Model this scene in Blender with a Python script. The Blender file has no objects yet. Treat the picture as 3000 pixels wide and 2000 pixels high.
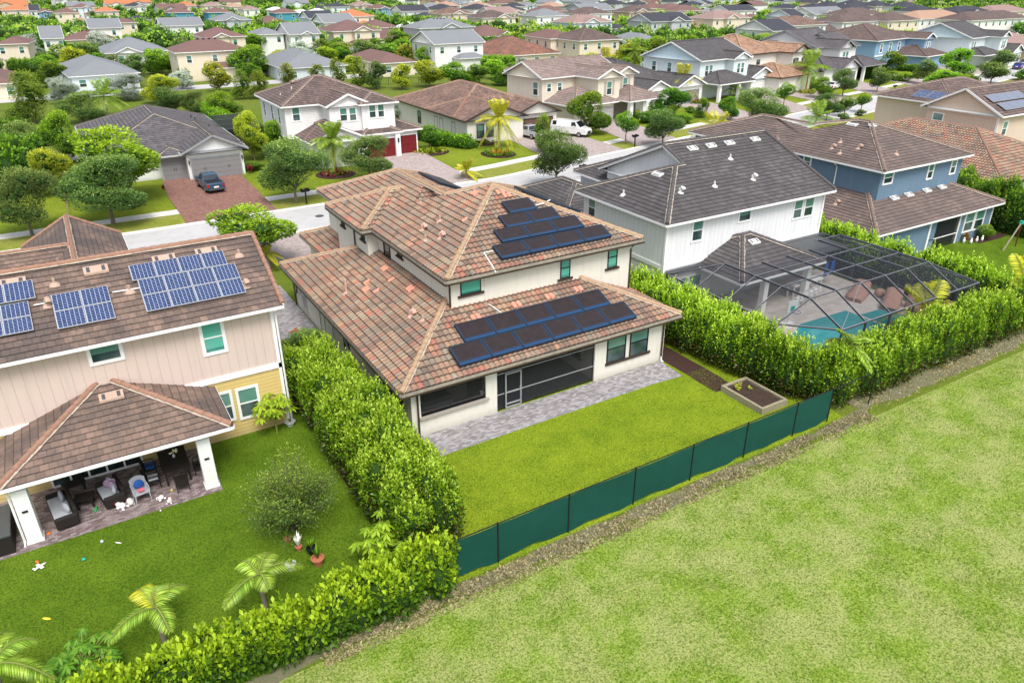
import bpy, bmesh, math, random
import numpy as np
from mathutils import Vector, Matrix
R = math.radians
random.seed(7)
rng = np.random.default_rng(11)
scene = bpy.context.scene
COL = scene.collection

# ------------------------------------------------------------------ camera
# two surveys of the photograph: the near one (houses along this side) and the refined one the camera uses
SURVEY = {'near': (2199.47, .5511007, .4694840, .0062322, 0.0, 0.0, 21.0), 'final': (2153.4617, .54229, .45931, -.00291, .50307, .2736, 20.27589)}
def _axes(yaw, pitch, roll):
    cy, sy = math.cos(yaw), math.sin(yaw)
    f = Vector((sy*math.cos(pitch), cy*math.cos(pitch), -math.sin(pitch)))
    r = Vector((cy, -sy, 0)); u = r.cross(f)
    return math.cos(roll)*r + math.sin(roll)*u, -math.sin(roll)*r + math.cos(roll)*u, f
def use(name):
    global F_PX, AR, AU, AF, CX, CY, CAM_H
    F_PX, yaw, pitch, roll, CX, CY, CAM_H = SURVEY[name]; AR, AU, AF = _axes(yaw, pitch, roll)
def ray(x, y): return AF*F_PX + AR*(x-1500) - AU*(y-1000)
def G(x, y, z=0.0):                       # survey helper: where a sight line meets height z
    d = ray(x, y); t = (z-CAM_H)/d.z
    return (CX+d.x*t, CY+d.y*t)
def PS(x, y, Y):                          # sight line on the plane y=Y -> (x, z)
    d = ray(x, y); t = (Y-CY)/d.y
    return (CX+d.x*t, CAM_H+d.z*t)
def PW(x, y, X):                          # sight line on the plane x=X -> (y, z)
    d = ray(x, y); t = (X-CX)/d.x
    return (CY+d.y*t, CAM_H+d.z*t)
def zat(gx, gy, x, y):
    d = ray(x, y); t = math.hypot(gx-CX, gy-CY)/math.hypot(d.x, d.y)
    return CAM_H + d.z*t
def dist(gx, gy, gz=0):                   # depth along the view axis
    return Vector((gx-CX, gy-CY, gz-CAM_H)).dot(AF)
def pxof(x, y, z):
    v = Vector((x-CX, y-CY, z-CAM_H)); d = v.dot(AF); return 1500+F_PX*v.dot(AR)/d, 1000-F_PX*v.dot(AU)/d
def refine(x, y):                         # ground point of the near survey -> the same spot in the final one
    if y < 50 and x < 71: return x, y
    use('near'); p = pxof(x, y, 0); use('final'); q = G(*p); k_ = max(0, min(1, max((y-50)/8, (x-71)/3)))
    return x+(q[0]-x)*k_, y+(q[1]-y)*k_
use('final')
cam_d = bpy.data.cameras.new("camera"); cam = bpy.data.objects.new("camera", cam_d); COL.objects.link(cam)
cam.matrix_world = Matrix(((AR.x, AU.x, -AF.x, CX), (AR.y, AU.y, -AF.y, CY), (AR.z, AU.z, -AF.z, CAM_H), (0, 0, 0, 1)))
cam_d.sensor_width = 36; cam_d.lens = 36*F_PX/3000; cam_d.clip_end = 8000; cam_d.clip_start = .5
scene.camera = cam

# ------------------------------------------------------------------ light
SUN_EL, SUN_AZ = R(57), R(192)            # azimuth clockwise from +Y
w = bpy.data.worlds.new("World"); scene.world = w; w.use_nodes = True
nt = w.node_tree; nt.nodes.clear()
sky = nt.nodes.new('ShaderNodeTexSky'); sky.sky_type = 'NISHITA'; sky.sun_disc = False
sky.sun_elevation = SUN_EL; sky.sun_rotation = SUN_AZ; sky.air_density = 1.0; sky.dust_density = 3.0; sky.ozone_density = 1.0
hs = nt.nodes.new('ShaderNodeHueSaturation'); hs.inputs['Saturation'].default_value = .45; hs.inputs['Value'].default_value = 1.65
bg = nt.nodes.new('ShaderNodeBackground'); bg.inputs[1].default_value = .15
out = nt.nodes.new('ShaderNodeOutputWorld')
nt.links.new(sky.outputs[0], hs.inputs['Color']); nt.links.new(hs.outputs[0], bg.inputs[0]); nt.links.new(bg.outputs[0], out.inputs[0])
sd = bpy.data.lights.new("sun", 'SUN'); sd.energy = 2.7; sd.angle = R(24); sd.color = (1, .965, .9)
so = bpy.data.objects.new("sun", sd); COL.objects.link(so)
dirv = Vector((math.sin(SUN_AZ)*math.cos(SUN_EL), math.cos(SUN_AZ)*math.cos(SUN_EL), math.sin(SUN_EL)))
so.rotation_euler = dirv.to_track_quat('Z', 'Y').to_euler(); so.location = (0, 0, 60)
scene.view_settings.view_transform = 'Standard'; scene.view_settings.look = 'None'; scene.view_settings.exposure = 0
scene.cycles.max_bounces = 6; scene.cycles.diffuse_bounces = 3; scene.cycles.glossy_bounces = 2
scene.cycles.transparent_max_bounces = 12; scene.cycles.transmission_bounces = 2
scene.cycles.use_denoising = True

# ------------------------------------------------------------------ material helpers
class NT:
    def __init__(s, name):
        s.m = bpy.data.materials.new(name); s.m.use_nodes = True; s.t = s.m.node_tree; s.t.nodes.clear()
        s.o = s.n('ShaderNodeOutputMaterial'); s.b = s.n('ShaderNodeBsdfPrincipled'); s.l(s.b.outputs[0], s.o.inputs[0])
        s.b.inputs['Roughness'].default_value = .8; s.b.inputs['Specular IOR Level'].default_value = .3
    def n(s, t, **k):
        x = s.t.nodes.new(t)
        for a, b in k.items(): setattr(x, a, b)
        return x
    def l(s, a, b): s.t.links.new(a, b)
    def put(s, sock, v):
        if isinstance(v, bpy.types.NodeSocket): s.l(v, sock)
        elif isinstance(v, (tuple, list)) and len(v) == 3 and sock.type == 'RGBA': sock.default_value = (*v, 1)
        else: sock.default_value = v
    def math(s, op, a, b=0.0, c=None):
        x = s.n('ShaderNodeMath', operation=op); s.put(x.inputs[0], a); s.put(x.inputs[1], b)
        if c is not None: s.put(x.inputs[2], c)
        return x.outputs[0]
    def mix(s, f, a, b, mode='MIX'):
        x = s.n('ShaderNodeMix', data_type='RGBA', blend_type=mode)
        s.put(x.inputs[0], f); s.put(x.inputs[6], a); s.put(x.inputs[7], b); return x.outputs[2]
    def ramp(s, f, pts, interp='LINEAR'):
        x = s.n('ShaderNodeValToRGB'); cr = x.color_ramp; cr.interpolation = interp
        while len(cr.elements) < len(pts): cr.elements.new(.5)
        for e, (p, c) in zip(cr.elements, pts): e.position = p; e.color = (*c, 1) if len(c) == 3 else c
        s.put(x.inputs[0], f); return x.outputs[0]
    def noise(s, scale, detail=3, rough=.55, vec=None, out=0):
        x = s.n('ShaderNodeTexNoise'); x.inputs['Scale'].default_value = scale; x.inputs['Detail'].default_value = detail
        x.inputs['Roughness'].default_value = rough
        if vec is not None: s.l(vec, x.inputs['Vector'])
        return x.outputs[out]
    def white(s, a, b=0.0):
        c = s.n('ShaderNodeCombineXYZ'); s.put(c.inputs[0], a); s.put(c.inputs[1], b)
        x = s.n('ShaderNodeTexWhiteNoise', noise_dimensions='3D'); s.l(c.outputs[0], x.inputs['Vector']); return x
    def uv(s):
        x = s.n('ShaderNodeUVMap'); y = s.n('ShaderNodeSeparateXYZ'); s.l(x.outputs[0], y.inputs[0]); return x.outputs[0], y.outputs[0], y.outputs[1]
    def gen(s):
        x = s.n('ShaderNodeTexCoord'); return x.outputs['Object']
    def pos(s):
        return s.n('ShaderNodeNewGeometry').outputs['Position']
    def bump(s, h, strength=.3, distance=.05):
        x = s.n('ShaderNodeBump'); x.inputs['Strength'].default_value = strength; x.inputs['Distance'].default_value = distance
        s.put(x.inputs['Height'], h); s.l(x.outputs[0], s.b.inputs['Normal'])
    def col(s, c): s.put(s.b.inputs['Base Color'], c)
    def ocol(s): return s.n('ShaderNodeObjectInfo').outputs['Color']
    def orand(s): return s.n('ShaderNodeObjectInfo').outputs['Random']

def plain(name, c, rough=.7, metal=0, var=.12, scale=3.0, spec=.3):
    k = NT(name); n = k.noise(scale, 4, vec=k.pos())
    k.col(k.mix(k.math('MULTIPLY', n, 1.0), tuple(x*(1-var) for x in c), tuple(min(1, x*(1+var)) for x in c)))
    k.b.inputs['Roughness'].default_value = rough; k.b.inputs['Metallic'].default_value = metal; k.b.inputs['Specular IOR Level'].default_value = spec
    return k.m
def roof_mat(name, ramp, tw, th, stain=.35, stain_col=(.03, .025, .025), wave=False, bump=.6, line=.55, ucol=False, seam=.25, rough=.85, offset=.5, lw=.12):
    """tiles: per-tile colour, course shadow line, weather stains. UV in metres, u along the eave, v up the slope"""
    k = NT(name); _, u, v = k.uv()
    row = k.math('FLOOR', k.math('DIVIDE', v, th))
    off = k.math('MULTIPLY', k.math('MODULO', row, 2.0), offset*tw)
    us = k.math('DIVIDE', k.math('ADD', u, off), tw); cu = k.math('FLOOR', us)
    fv = k.math('FRACT', k.math('DIVIDE', v, th)); fu = k.math('FRACT', us)
    wn = k.white(cu, row)
    c = k.ramp(wn.outputs['Value'], ramp, 'LINEAR')
    big = k.noise(.35, 5, .65, vec=k.pos()); fine = k.noise(6.0, 4, .7, vec=k.pos())
    st = k.ramp(k.math('ADD', k.math('MULTIPLY', big, .7), k.math('MULTIPLY', fine, .3)), [(.44, (0, 0, 0)), (.56, (1, 1, 1))])
    c = k.mix(k.math('MULTIPLY', st, stain), c, stain_col)
    c = k.mix(k.math('MULTIPLY', fine, .5), c, k.mix(.35, c, (.5, .46, .42)), 'MIX')
    ln = k.math('LESS_THAN', fv, lw)
    sm = k.math('LESS_THAN', fu, .05) if offset else k.ramp(k.math('ABSOLUTE', k.math('SUBTRACT', fu, .5)), [(.34, (0, 0, 0)), (.48, (1, 1, 1))])  # painted valley shade between barrel tiles; narrow dark joints on flat ones
    c = k.mix(k.math('MULTIPLY', ln, line), c, (.015, .012, .012)); c = k.mix(k.math('MULTIPLY', sm, seam), c, (.015, .012, .012))
    k.col(c); k.b.inputs['Roughness'].default_value = rough
    h = k.math('MULTIPLY', k.math('SUBTRACT', 1.0, fv), 1.0)
    if wave: h = k.math('ADD', h, k.math('MULTIPLY', k.math('SINE', k.math('MULTIPLY', us, 6.2832)), 1.1))
    h = k.math('ADD', h, k.math('MULTIPLY', fine, .25))
    if bump: k.bump(h, bump, .05)
    return k.m
def shingle(name, c):
    k = NT(name); _, u, v = k.uv(); n = k.noise(9, 3, .8, vec=k.pos()); b = k.noise(.25, 3, vec=k.pos())
    row = k.math('FLOOR', k.math('DIVIDE', v, .14)); wn = k.white(k.math('FLOOR', k.math('DIVIDE', u, .3)), row)
    cc = k.mix(n, tuple(x*.7 for x in c), tuple(x*1.3 for x in c)); cc = k.mix(k.math('MULTIPLY', wn.outputs[0], .5), cc, tuple(x*.75 for x in c))
    cc = k.mix(k.math('MULTIPLY', b, .4), cc, tuple(x*1.25 for x in c)); k.col(cc); k.b.inputs['Roughness'].default_value = .95
    return k.m
def wall_mat(name, kind):
    """colour comes from the object's own colour; kind: stucco, batten, siding"""
    k = NT(name); _, u, v = k.uv(); c = k.ocol()
    n = k.noise(2.2, 5, .6, vec=k.pos()); g = k.noise(30, 3, .7, vec=k.pos())
    dirt = k.ramp(v, [(0, (1, 1, 1)), (.12, (0, 0, 0))])
    c = k.mix(k.math('MULTIPLY', n, .16), c, k.mix(1.0, c, (.72, .70, .66), 'MULTIPLY'))
    sc = k.n('ShaderNodeCombineXYZ'); k.l(k.math('MULTIPLY', u, 3.0), sc.inputs[0]); k.l(k.math('MULTIPLY', v, .3), sc.inputs[1])
    strk = k.noise(1.2, 3, .6, vec=sc.outputs[0])
    c = k.mix(k.math('MULTIPLY', k.ramp(strk, [(.5, (0, 0, 0)), (.8, (1, 1, 1))]), .25), c, (.35, .33, .3))
    c = k.mix(k.math('MULTIPLY', k.ramp(k.math('ADD', k.math('MULTIPLY', v, .8), k.math('MULTIPLY', strk, .5)), [(.25, (1, 1, 1)), (.6, (0, 0, 0))]), .4), c, (.27, .25, .20))
    if kind == 'batten':
        f = k.math('FRACT', k.math('DIVIDE', u, .42)); ln = k.math('LESS_THAN', f, .07)
        c = k.mix(k.math('MULTIPLY', ln, .28), c, (.2, .2, .2)); k.bump(ln, .6, .03)
    elif kind == 'siding':
        f = k.math('FRACT', k.math('DIVIDE', v, .19)); ln = k.math('LESS_THAN', f, .14)
        c = k.mix(k.math('MULTIPLY', ln, .35), c, (.12, .12, .12)); k.bump(k.math('SUBTRACT', 1.0, f), .5, .03)
    else: k.bump(g, .25, .01)
    k.col(c); k.b.inputs['Roughness'].default_value = .85
    return k.m
def leaf_mat(name, ramp, rough=.5, trans=.25, hue=.03, spec=.35):
    k = NT(name); _, u, v = k.uv()
    c = k.ramp(u, ramp)
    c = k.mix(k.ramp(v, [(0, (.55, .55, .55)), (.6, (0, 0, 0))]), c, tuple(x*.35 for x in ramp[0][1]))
    h = k.n('ShaderNodeHueSaturation'); k.l(c, h.inputs['Color'])
    r = k.orand(); k.l(k.math('MULTIPLY_ADD', r, hue, .5-hue/2), h.inputs['Hue']); k.l(k.math('MULTIPLY_ADD', k.math('FRACT', k.math('MULTIPLY', r, 7.3)), .45, .88), h.inputs['Value'])
    k.put(k.b.inputs['Base Color'], h.outputs[0]); k.b.inputs['Roughness'].default_value = rough; k.b.inputs['Specular IOR Level'].default_value = spec
    if trans:
        tr = k.n('ShaderNodeBsdfTranslucent'); k.l(h.outputs[0], tr.inputs[0]); mx = k.n('ShaderNodeMixShader'); mx.inputs[0].default_value = trans
        k.l(k.b.outputs[0], mx.inputs[1]); k.l(tr.outputs[0], mx.inputs[2]); k.l(mx.outputs[0], k.o.inputs[0])
    return k.m
def brick_mat(name, cols, bw, bh, mortar=(.12, .11, .1), ms=.012, var=.5, herring=False):
    k = NT(name); _, u, v = k.uv()
    row = k.math('FLOOR', k.math('DIVIDE', v, bh)); off = k.math('MULTIPLY', k.math('MODULO', row, 2.0), .5)
    us = k.math('ADD', k.math('DIVIDE', u, bw), off); wn = k.white(k.math('FLOOR', us), row)
    c = k.ramp(wn.outputs[0], cols); fu = k.math('FRACT', us); fv = k.math('FRACT', k.math('DIVIDE', v, bh))
    ln = k.math('MAXIMUM', k.math('LESS_THAN', fu, ms/bw), k.math('LESS_THAN', fv, ms/bh))
    b = k.noise(.5, 5, .6, vec=k.pos()); c = k.mix(k.math('MULTIPLY', b, .45), c, k.mix(1, c, (.55, .53, .5), 'MULTIPLY'))
    c = k.mix(k.math('MULTIPLY', ln, .7), c, mortar); k.col(c); k.bump(k.math('SUBTRACT', 1.0, ln), .3, .01); k.b.inputs['Roughness'].default_value = .9
    return k.m
M = {}
# walls
M['stucco'] = wall_mat('stucco_wall', 'stucco'); M['batten'] = wall_mat('board_and_batten', 'batten'); M['siding'] = wall_mat('lap_siding', 'siding')
M['white'] = plain('white_trim', (.80, .80, .79), .6, var=.05, scale=1.5); M['brown'] = plain('bronze_trim', (.055, .035, .027), .5)
M['gutter_top'] = plain('weathered_gutter', (.30, .27, .22), .7, var=.45, scale=4); M['black'] = plain('black_metal', (.012, .013, .015), .45, var=.3)
M['grey'] = plain('grey_metal', (.28, .29, .3), .5, var=.2); M['darkgrey'] = plain('dark_grey', (.07, .075, .08), .5)
M['lgrey'] = plain('light_grey', (.5, .51, .52), .6); M['silver'] = plain('silver_frame', (.55, .56, .58), .35, .6)
M['blackbrown'] = plain('dark_wicker', (.018, .014, .013), .7, var=.6, scale=60); M['cushion'] = plain('grey_cushion', (.36, .38, .42), .9, var=.15)
M['blue'] = plain('blue_fabric', (.02, .09, .35), .8); M['red'] = plain('red_plastic', (.5, .03, .02), .5); M['orange'] = plain('orange_plastic', (.75, .16, .03), .5)
M['green'] = plain('green_plastic', (.02, .4, .08), .5); M['teal'] = plain('teal_plastic', (.02, .4, .3), .5); M['plush'] = plain('cream_plush', (.75, .68, .66), .95, var=.2, scale=20)
M['pink'] = plain('pink_fabric', (.6, .16, .2), .85); M['purple'] = plain('purple_pattern', (.42, .3, .42), .9, var=.8, scale=22); M['terracotta'] = plain('terracotta', (.42, .15, .08), .8)
M['wood'] = plain('weathered_wood', (.32, .28, .19), .9, var=.35, scale=9); M['soil'] = plain('soil', (.055, .035, .025), 1, var=.6, scale=14)
M['bark'] = plain('bark', (.16, .13, .10), .95, var=.4, scale=10); M['palmbark'] = plain('palm_bark', (.22, .19, .15), .95, var=.4, scale=14)
M['redbark'] = plain('palm_boot', (.17, .05, .03), .95, var=.4, scale=14)
M['tan_cover'] = plain('tan_cover', (.40, .24, .19), .9, var=.15, scale=4); M['tablewood'] = plain('teak', (.16, .075, .04), .6)
M['granite'] = plain('granite', (.36, .33, .29), .5, var=.5, scale=45); M['mortar'] = plain('ridge_mortar', (.42, .37, .30), .95, var=.3, scale=12)
M['rubber'] = plain('tyre_rubber', (.015, .015, .015), .8); M['rim'] = plain('wheel_rim', (.35, .35, .36), .35, .7)
M['vent_pink'] = plain('pink_vent', (.62, .36, .29), .8, var=.2, scale=6); M['vent_tan'] = plain('tan_vent', (.45, .32, .25), .8, var=.2, scale=6); M['vent_light'] = plain('pale_vent', (.62, .62, .6), .7)
M['vent_dark'] = plain('dark_vent', (.02, .02, .025), .8)
M['garage_grey'] = None
def garage_mat(name, c):
    k = NT(name); _, u, v = k.uv(); f = k.math('FRACT', k.math('DIVIDE', v, .53)); ln = k.math('LESS_THAN', f, .05)
    n = k.noise(8, 4, vec=k.pos()); cc = k.mix(n, tuple(x*.85 for x in c), tuple(x*1.12 for x in c)); k.col(k.mix(k.math('MULTIPLY', ln, .6), cc, tuple(x*.25 for x in c)))
    k.bump(k.math('SUBTRACT', 1.0, ln), .5, .02); k.b.inputs['Roughness'].default_value = .55; return k.m
M['garage_grey'] = garage_mat('grey_garage_door', (.22, .22, .225)); M['garage_red'] = garage_mat('red_garage_door', (.16, .012, .015))
M['garage_brown'] = garage_mat('brown_garage_door', (.13, .075, .05)); M['garage_white'] = garage_mat('white_garage_door', (.72, .72, .7))
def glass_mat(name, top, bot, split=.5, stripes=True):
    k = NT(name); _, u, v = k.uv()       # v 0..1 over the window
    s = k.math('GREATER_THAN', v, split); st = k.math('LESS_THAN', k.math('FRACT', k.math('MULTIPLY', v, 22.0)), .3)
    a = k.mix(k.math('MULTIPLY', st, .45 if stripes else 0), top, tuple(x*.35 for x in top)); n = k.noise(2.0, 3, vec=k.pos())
    b = k.mix(n, tuple(x*.4 for x in bot), tuple(x*1.8 for x in bot)); sk = k.ramp(k.noise(.7, 2, .5, vec=k.pos()), [(.45, (0, 0, 0)), (.62, (1, 1, 1))]); k.col(k.mix(k.math('MULTIPLY', sk, .25), k.mix(s, b, a), (.30, .36, .38)))  # sk: pale noise patches painting sky reflections into the pane colour
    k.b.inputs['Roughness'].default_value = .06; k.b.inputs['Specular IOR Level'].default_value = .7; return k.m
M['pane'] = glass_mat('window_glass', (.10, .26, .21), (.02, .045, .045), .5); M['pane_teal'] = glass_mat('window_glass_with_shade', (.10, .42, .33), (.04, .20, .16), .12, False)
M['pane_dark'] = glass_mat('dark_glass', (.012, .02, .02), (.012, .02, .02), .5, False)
M['carglass'] = plain('car_glass', (.01, .014, .018), .05, spec=.8)
def screen_mat(name, opac, c=(.012, .013, .015)):
    k = NT(name); k.col(c); k.b.inputs['Roughness'].default_value = .6; t = k.n('ShaderNodeBsdfTransparent'); mx = k.n('ShaderNodeMixShader'); mx.inputs[0].default_value = opac
    k.l(t.outputs[0], mx.inputs[1]); k.l(k.b.outputs[0], mx.inputs[2]); k.l(mx.outputs[0], k.o.inputs[0]); return k.m
M['screen'] = screen_mat('insect_screen', .45); M['screen_d'] = screen_mat('dark_insect_screen', .62, (.02, .022, .024)); M['cage_screen'] = screen_mat('pool_cage_screen', .34, (.035, .038, .05))
# roofs
TAN3 = [(0, (.13, .085, .06)), (.15, (.36, .17, .095)), (.3, (.30, .225, .15)), (.42, (.42, .13, .075)), (.52, (.27, .21, .15)), (.66, (.43, .22, .12)), (.8, (.32, .26, .18)), (.9, (.22, .16, .12)), (1, (.36, .15, .10))]
M['barrel_main'] = roof_mat('terracotta_barrel_tiles', TAN3, .30, .40, stain=.55, bump=0, line=.8, seam=.48, offset=0, stain_col=(.11, .09, .07))
M['flat_brown'] = roof_mat('brown_flat_tiles', [(0, (.12, .075, .056)), (.5, (.17, .108, .08)), (1, (.24, .15, .11))], .32, .34, stain=.85, stain_col=(.055, .038, .036), bump=0)
M['flat_grey'] = roof_mat('charcoal_flat_tiles', [(0, (.036, .034, .040)), (.5, (.058, .053, .060)), (1, (.095, .085, .088))], .34, .36, stain=.6, stain_col=(.026, .024, .028), bump=0, seam=.12)
M['flat_choc'] = roof_mat('chocolate_flat_tiles', [(0, (.10, .068, .058)), (.5, (.135, .09, .078)), (1, (.17, .12, .105))], .34, .36, stain=.55, stain_col=(.06, .045, .042), bump=0, seam=.12)
M['r_slate'] = roof_mat('grey_tiles', [(0, (.05, .046, .056)), (1, (.12, .11, .125))], .34, .42, stain=.35, line=.75, lw=.2)
M['r_brown'] = roof_mat('brown_tiles', [(0, (.075, .042, .038)), (.5, (.125, .075, .065)), (1, (.17, .11, .095))], .34, .42, stain=.4, line=.75, lw=.2)
M['r_mauve'] = roof_mat('mauve_brown_tiles', [(0, (.20, .14, .12)), (.5, (.25, .18, .16)), (1, (.3, .22, .2))], .34, .42, stain=.2, line=.7, lw=.2)
M['r_barrelbrown'] = roof_mat('brown_barrel_tiles', [(0, (.10, .05, .035)), (.4, (.24, .12, .085)), (.7, (.2, .12, .09)), (1, (.32, .18, .13))], .30, .40, stain=.4, wave=True)
M['r_dark'] = roof_mat('dark_tiles', [(0, (.03, .03, .035)), (1, (.075, .07, .08))], .34, .40, stain=.3)
M['r_barrelorange'] = roof_mat('orange_barrel_tiles', [(0, (.25, .13, .07)), (.5, (.38, .20, .12)), (1, (.45, .27, .17))], .30, .40, stain=.25, wave=True)
M['r_rust'] = roof_mat('rust_tiles', [(0, (.18, .06, .03)), (.5, (.27, .10, .055)), (1, (.32, .14, .09))], .30, .40, stain=.45, wave=True)
M['s_grey'] = shingle('grey_shingles', (.20, .21, .225)); M['s_brown'] = shingle('brown_shingles', (.17, .10, .09)); M['s_dark'] = shingle('dark_shingles', (.05, .052, .065))
M['s_orange'] = shingle('orange_roof', (.45, .17, .08)); M['s_white'] = shingle('white_roof', (.72, .72, .72)); M['s_tan'] = shingle('tan_roof', (.38, .24, .17)); M['s_pinkbrown'] = shingle('pink_brown_roof', (.28, .19, .17))
M['cap_tan'] = plain('tan_ridge_tiles', (.40, .27, .17), .9, var=.4, scale=5); M['cap_brown'] = plain('brown_ridge_tiles', (.30, .17, .12), .9, var=.35, scale=5)
M['cap_grey'] = plain('grey_ridge_tiles', (.10, .09, .09), .9, var=.4, scale=5); M['cap_light'] = plain('pale_ridge_tiles', (.20, .14, .12), .9, var=.3, scale=5)
# ground
M['conc'] = plain('sidewalk_concrete', (.62, .60, .55), .9, var=.12, scale=1.2); M['curb'] = plain('kerb_concrete', (.68, .67, .63), .9, var=.1, scale=1.5)
k = NT('street_asphalt'); n = k.noise(.25, 5, vec=k.pos()); g = k.noise(40, 2, vec=k.pos()); tr_ = k.noise(.9, 6, .7, vec=k.pos()); k.col(k.mix(k.math('MULTIPLY', k.ramp(tr_, [(.5, (0, 0, 0)), (.62, (1, 1, 1))]), .4), k.mix(n, (.40, .39, .39), k.mix(g, (.5, .49, .48), (.6, .59, .575))), (.36, .35, .34))); k.b.inputs['Roughness'].default_value = .95; M['road'] = k.m
M['paver_grey'] = brick_mat('grey_patio_pavers', [(0, (.22, .20, .20)), (.5, (.33, .31, .32)), (1, (.46, .44, .46))], .23, .115, mortar=(.13, .12, .12))
M['paver_red'] = brick_mat('red_brick_driveway', [(0, (.20, .09, .07)), (.5, (.28, .14, .11)), (1, (.34, .20, .16))], .22, .11, mortar=(.1, .06, .05))
M['paver_pink'] = brick_mat('pale_paver_driveway', [(0, (.36, .27, .25)), (.5, (.44, .37, .35)), (1, (.52, .46, .44))], .24, .12, mortar=(.2, .16, .15))
M['paver_deck'] = brick_mat('travertine_deck', [(0, (.50, .46, .42)), (1, (.62, .58, .54))], .6, .4, mortar=(.35, .32, .3))
M['paver_patio'] = brick_mat('patio_bricks', [(0, (.14, .10, .10)), (.5, (.25, .19, .19)), (1, (.36, .30, .30))], .22, .11, mortar=(.1, .09, .09))
k = NT('pool_water'); n = k.noise(3, 3, vec=k.pos()); k.col(k.mix(n, (.015, .24, .27), (.05, .38, .40))); k.b.inputs['Roughness'].default_value = .05; k.b.inputs['Specular IOR Level'].default_value = .6; k.bump(n, .15, .05); M['water'] = k.m
def grass(name, a, b, c, dry=None, dryamt=.5, bs=.5, patch=.35):
    k = NT(name); p = k.pos()
    f = k.noise(8, 5, .8, vec=p); m = k.noise(1.1, 8, .72, vec=p); l = k.noise(patch, 4, .6, vec=p)
    vor = k.n('ShaderNodeTexNoise'); vor.inputs['Scale'].default_value = 14; vor.inputs['Detail'].default_value = 2; k.l(p, vor.inputs['Vector'])
    col = k.mix(k.ramp(m, [(.41, (0, 0, 0)), (.59, (1, 1, 1))]), a, b)
    col = k.mix(k.math('MULTIPLY', k.ramp(f, [(.42, (0, 0, 0)), (.58, (1, 1, 1))]), .8), col, c)
    if dry:
        d = k.math('ADD', k.math('MULTIPLY', l, .55), k.math('MULTIPLY', m, .3)); d = k.math('ADD', d, k.math('MULTIPLY', f, .25))
        col = k.mix(k.math('MULTIPLY', k.ramp(d, [(.48, (0, 0, 0)), (.62, (1, 1, 1))]), dryamt), col, dry)
    else:
        col = k.mix(k.math('MULTIPLY', k.ramp(l, [(.40, (0, 0, 0)), (.62, (1, 1, 1))]), .6), col, (min(1, b[0]*1.7), b[1]*1.4, b[2]*2))
    col = k.mix(k.math('MULTIPLY', k.ramp(vor.outputs[0], [(.38, (1, 1, 1)), (.5, (0, 0, 0))]), .6), col, tuple(x*.45 for x in a))
    k.col(col); k.bump(f, bs, .06); k.b.inputs['Roughness'].default_value = .95; k.b.inputs['Specular IOR Level'].default_value = .1
    return k.m
M['lawn'] = grass('lawn_grass', (.09, .175, .006), (.175, .265, .011), (.26, .33, .025), bs=.9)
M['frontlawn'] = grass('front_lawn_grass', (.09, .15, .008), (.155, .22, .014), (.21, .27, .025), patch=.15)
M['lawn_dark'] = grass('dark_lawn_grass', (.05, .115, .005), (.085, .165, .008), (.13, .20, .014), bs=.9)  # deeper green grass colour for the left, side and right lawns
M['field'] = grass('field_grass', (.10, .20, .010), (.19, .305, .028), (.32, .41, .07), dry=(.44, .43, .19), dryamt=.55, patch=.5, bs=1.0)
M['verge'] = grass('verge_grass', (.16, .22, .02), (.24, .27, .03), (.28, .30, .05), dry=(.36, .30, .12), dryamt=.4)
M['ground'] = grass('far_grass', (.075, .13, .010), (.125, .185, .016), (.165, .22, .025), dry=(.22, .22, .06), dryamt=.3, patch=.03)
k = NT('bare_dirt'); p = k.pos(); n = k.noise(2.5, 6, .7, vec=p); f = k.noise(20, 4, .8, vec=p); k.col(k.mix(f, k.mix(n, (.045, .04, .028), (.20, .17, .12)), k.mix(n, (.12, .17, .03), (.36, .33, .22)))); k.bump(f, .8, .06); k.b.inputs['Roughness'].default_value = 1; M['dirt'] = k.m
M['mulch'] = plain('mulch', (.05, .025, .02), 1, var=.7, scale=18)
k = NT('green_windscreen'); _, u, v = k.uv(); n = k.noise(1.3, 4, vec=k.pos()); k.col(k.mix(n, (.001, .045, .032), (.003, .075, .055)));
wv = k.math('MULTIPLY', k.math('SINE', k.math('MULTIPLY', k.math('ADD', u, v), 90)), k.math('SINE', k.math('MULTIPLY', k.math('SUBTRACT', u, v), 90))); k.bump(wv, .5, .01); k.b.inputs['Roughness'].default_value = .7; M['windscreen'] = k.m
# solar
k = NT('solar_cells'); _, u, v = k.uv(); fu = k.math('FRACT', k.math('MULTIPLY', u, 6)); fv = k.math('FRACT', k.math('MULTIPLY', v, 10)); ln = k.math('MAXIMUM', k.math('LESS_THAN', fu, .09), k.math('LESS_THAN', fv, .09))
wn = k.white(k.math('FLOOR', k.math('MULTIPLY', u, 6)), k.math('FLOOR', k.math('MULTIPLY', v, 10))); c = k.mix(wn.outputs[0], (.005, .016, .075), (.012, .035, .13)); k.col(k.mix(ln, c, (.42, .48, .58))); k.b.inputs['Roughness'].default_value = .15; k.b.inputs['Specular IOR Level'].default_value = .45; M['pv'] = k.m
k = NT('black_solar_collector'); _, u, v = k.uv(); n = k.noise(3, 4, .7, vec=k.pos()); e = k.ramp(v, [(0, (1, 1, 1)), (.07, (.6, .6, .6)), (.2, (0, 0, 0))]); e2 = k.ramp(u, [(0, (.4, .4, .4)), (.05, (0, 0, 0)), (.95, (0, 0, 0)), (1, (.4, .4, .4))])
k.col(k.mix(k.math('MAXIMUM', e, e2), k.mix(n, (.014, .010, .011), (.045, .034, .034)), (.008, .075, .20))); k.b.inputs['Roughness'].default_value = .25; k.b.inputs['Specular IOR Level'].default_value = .3; M['collector'] = k.m  # blue sky reflection painted into the glass colour, strongest at the lower edge
M['collector_frame'] = plain('collector_frame', (.02, .035, .06), .35)
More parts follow.
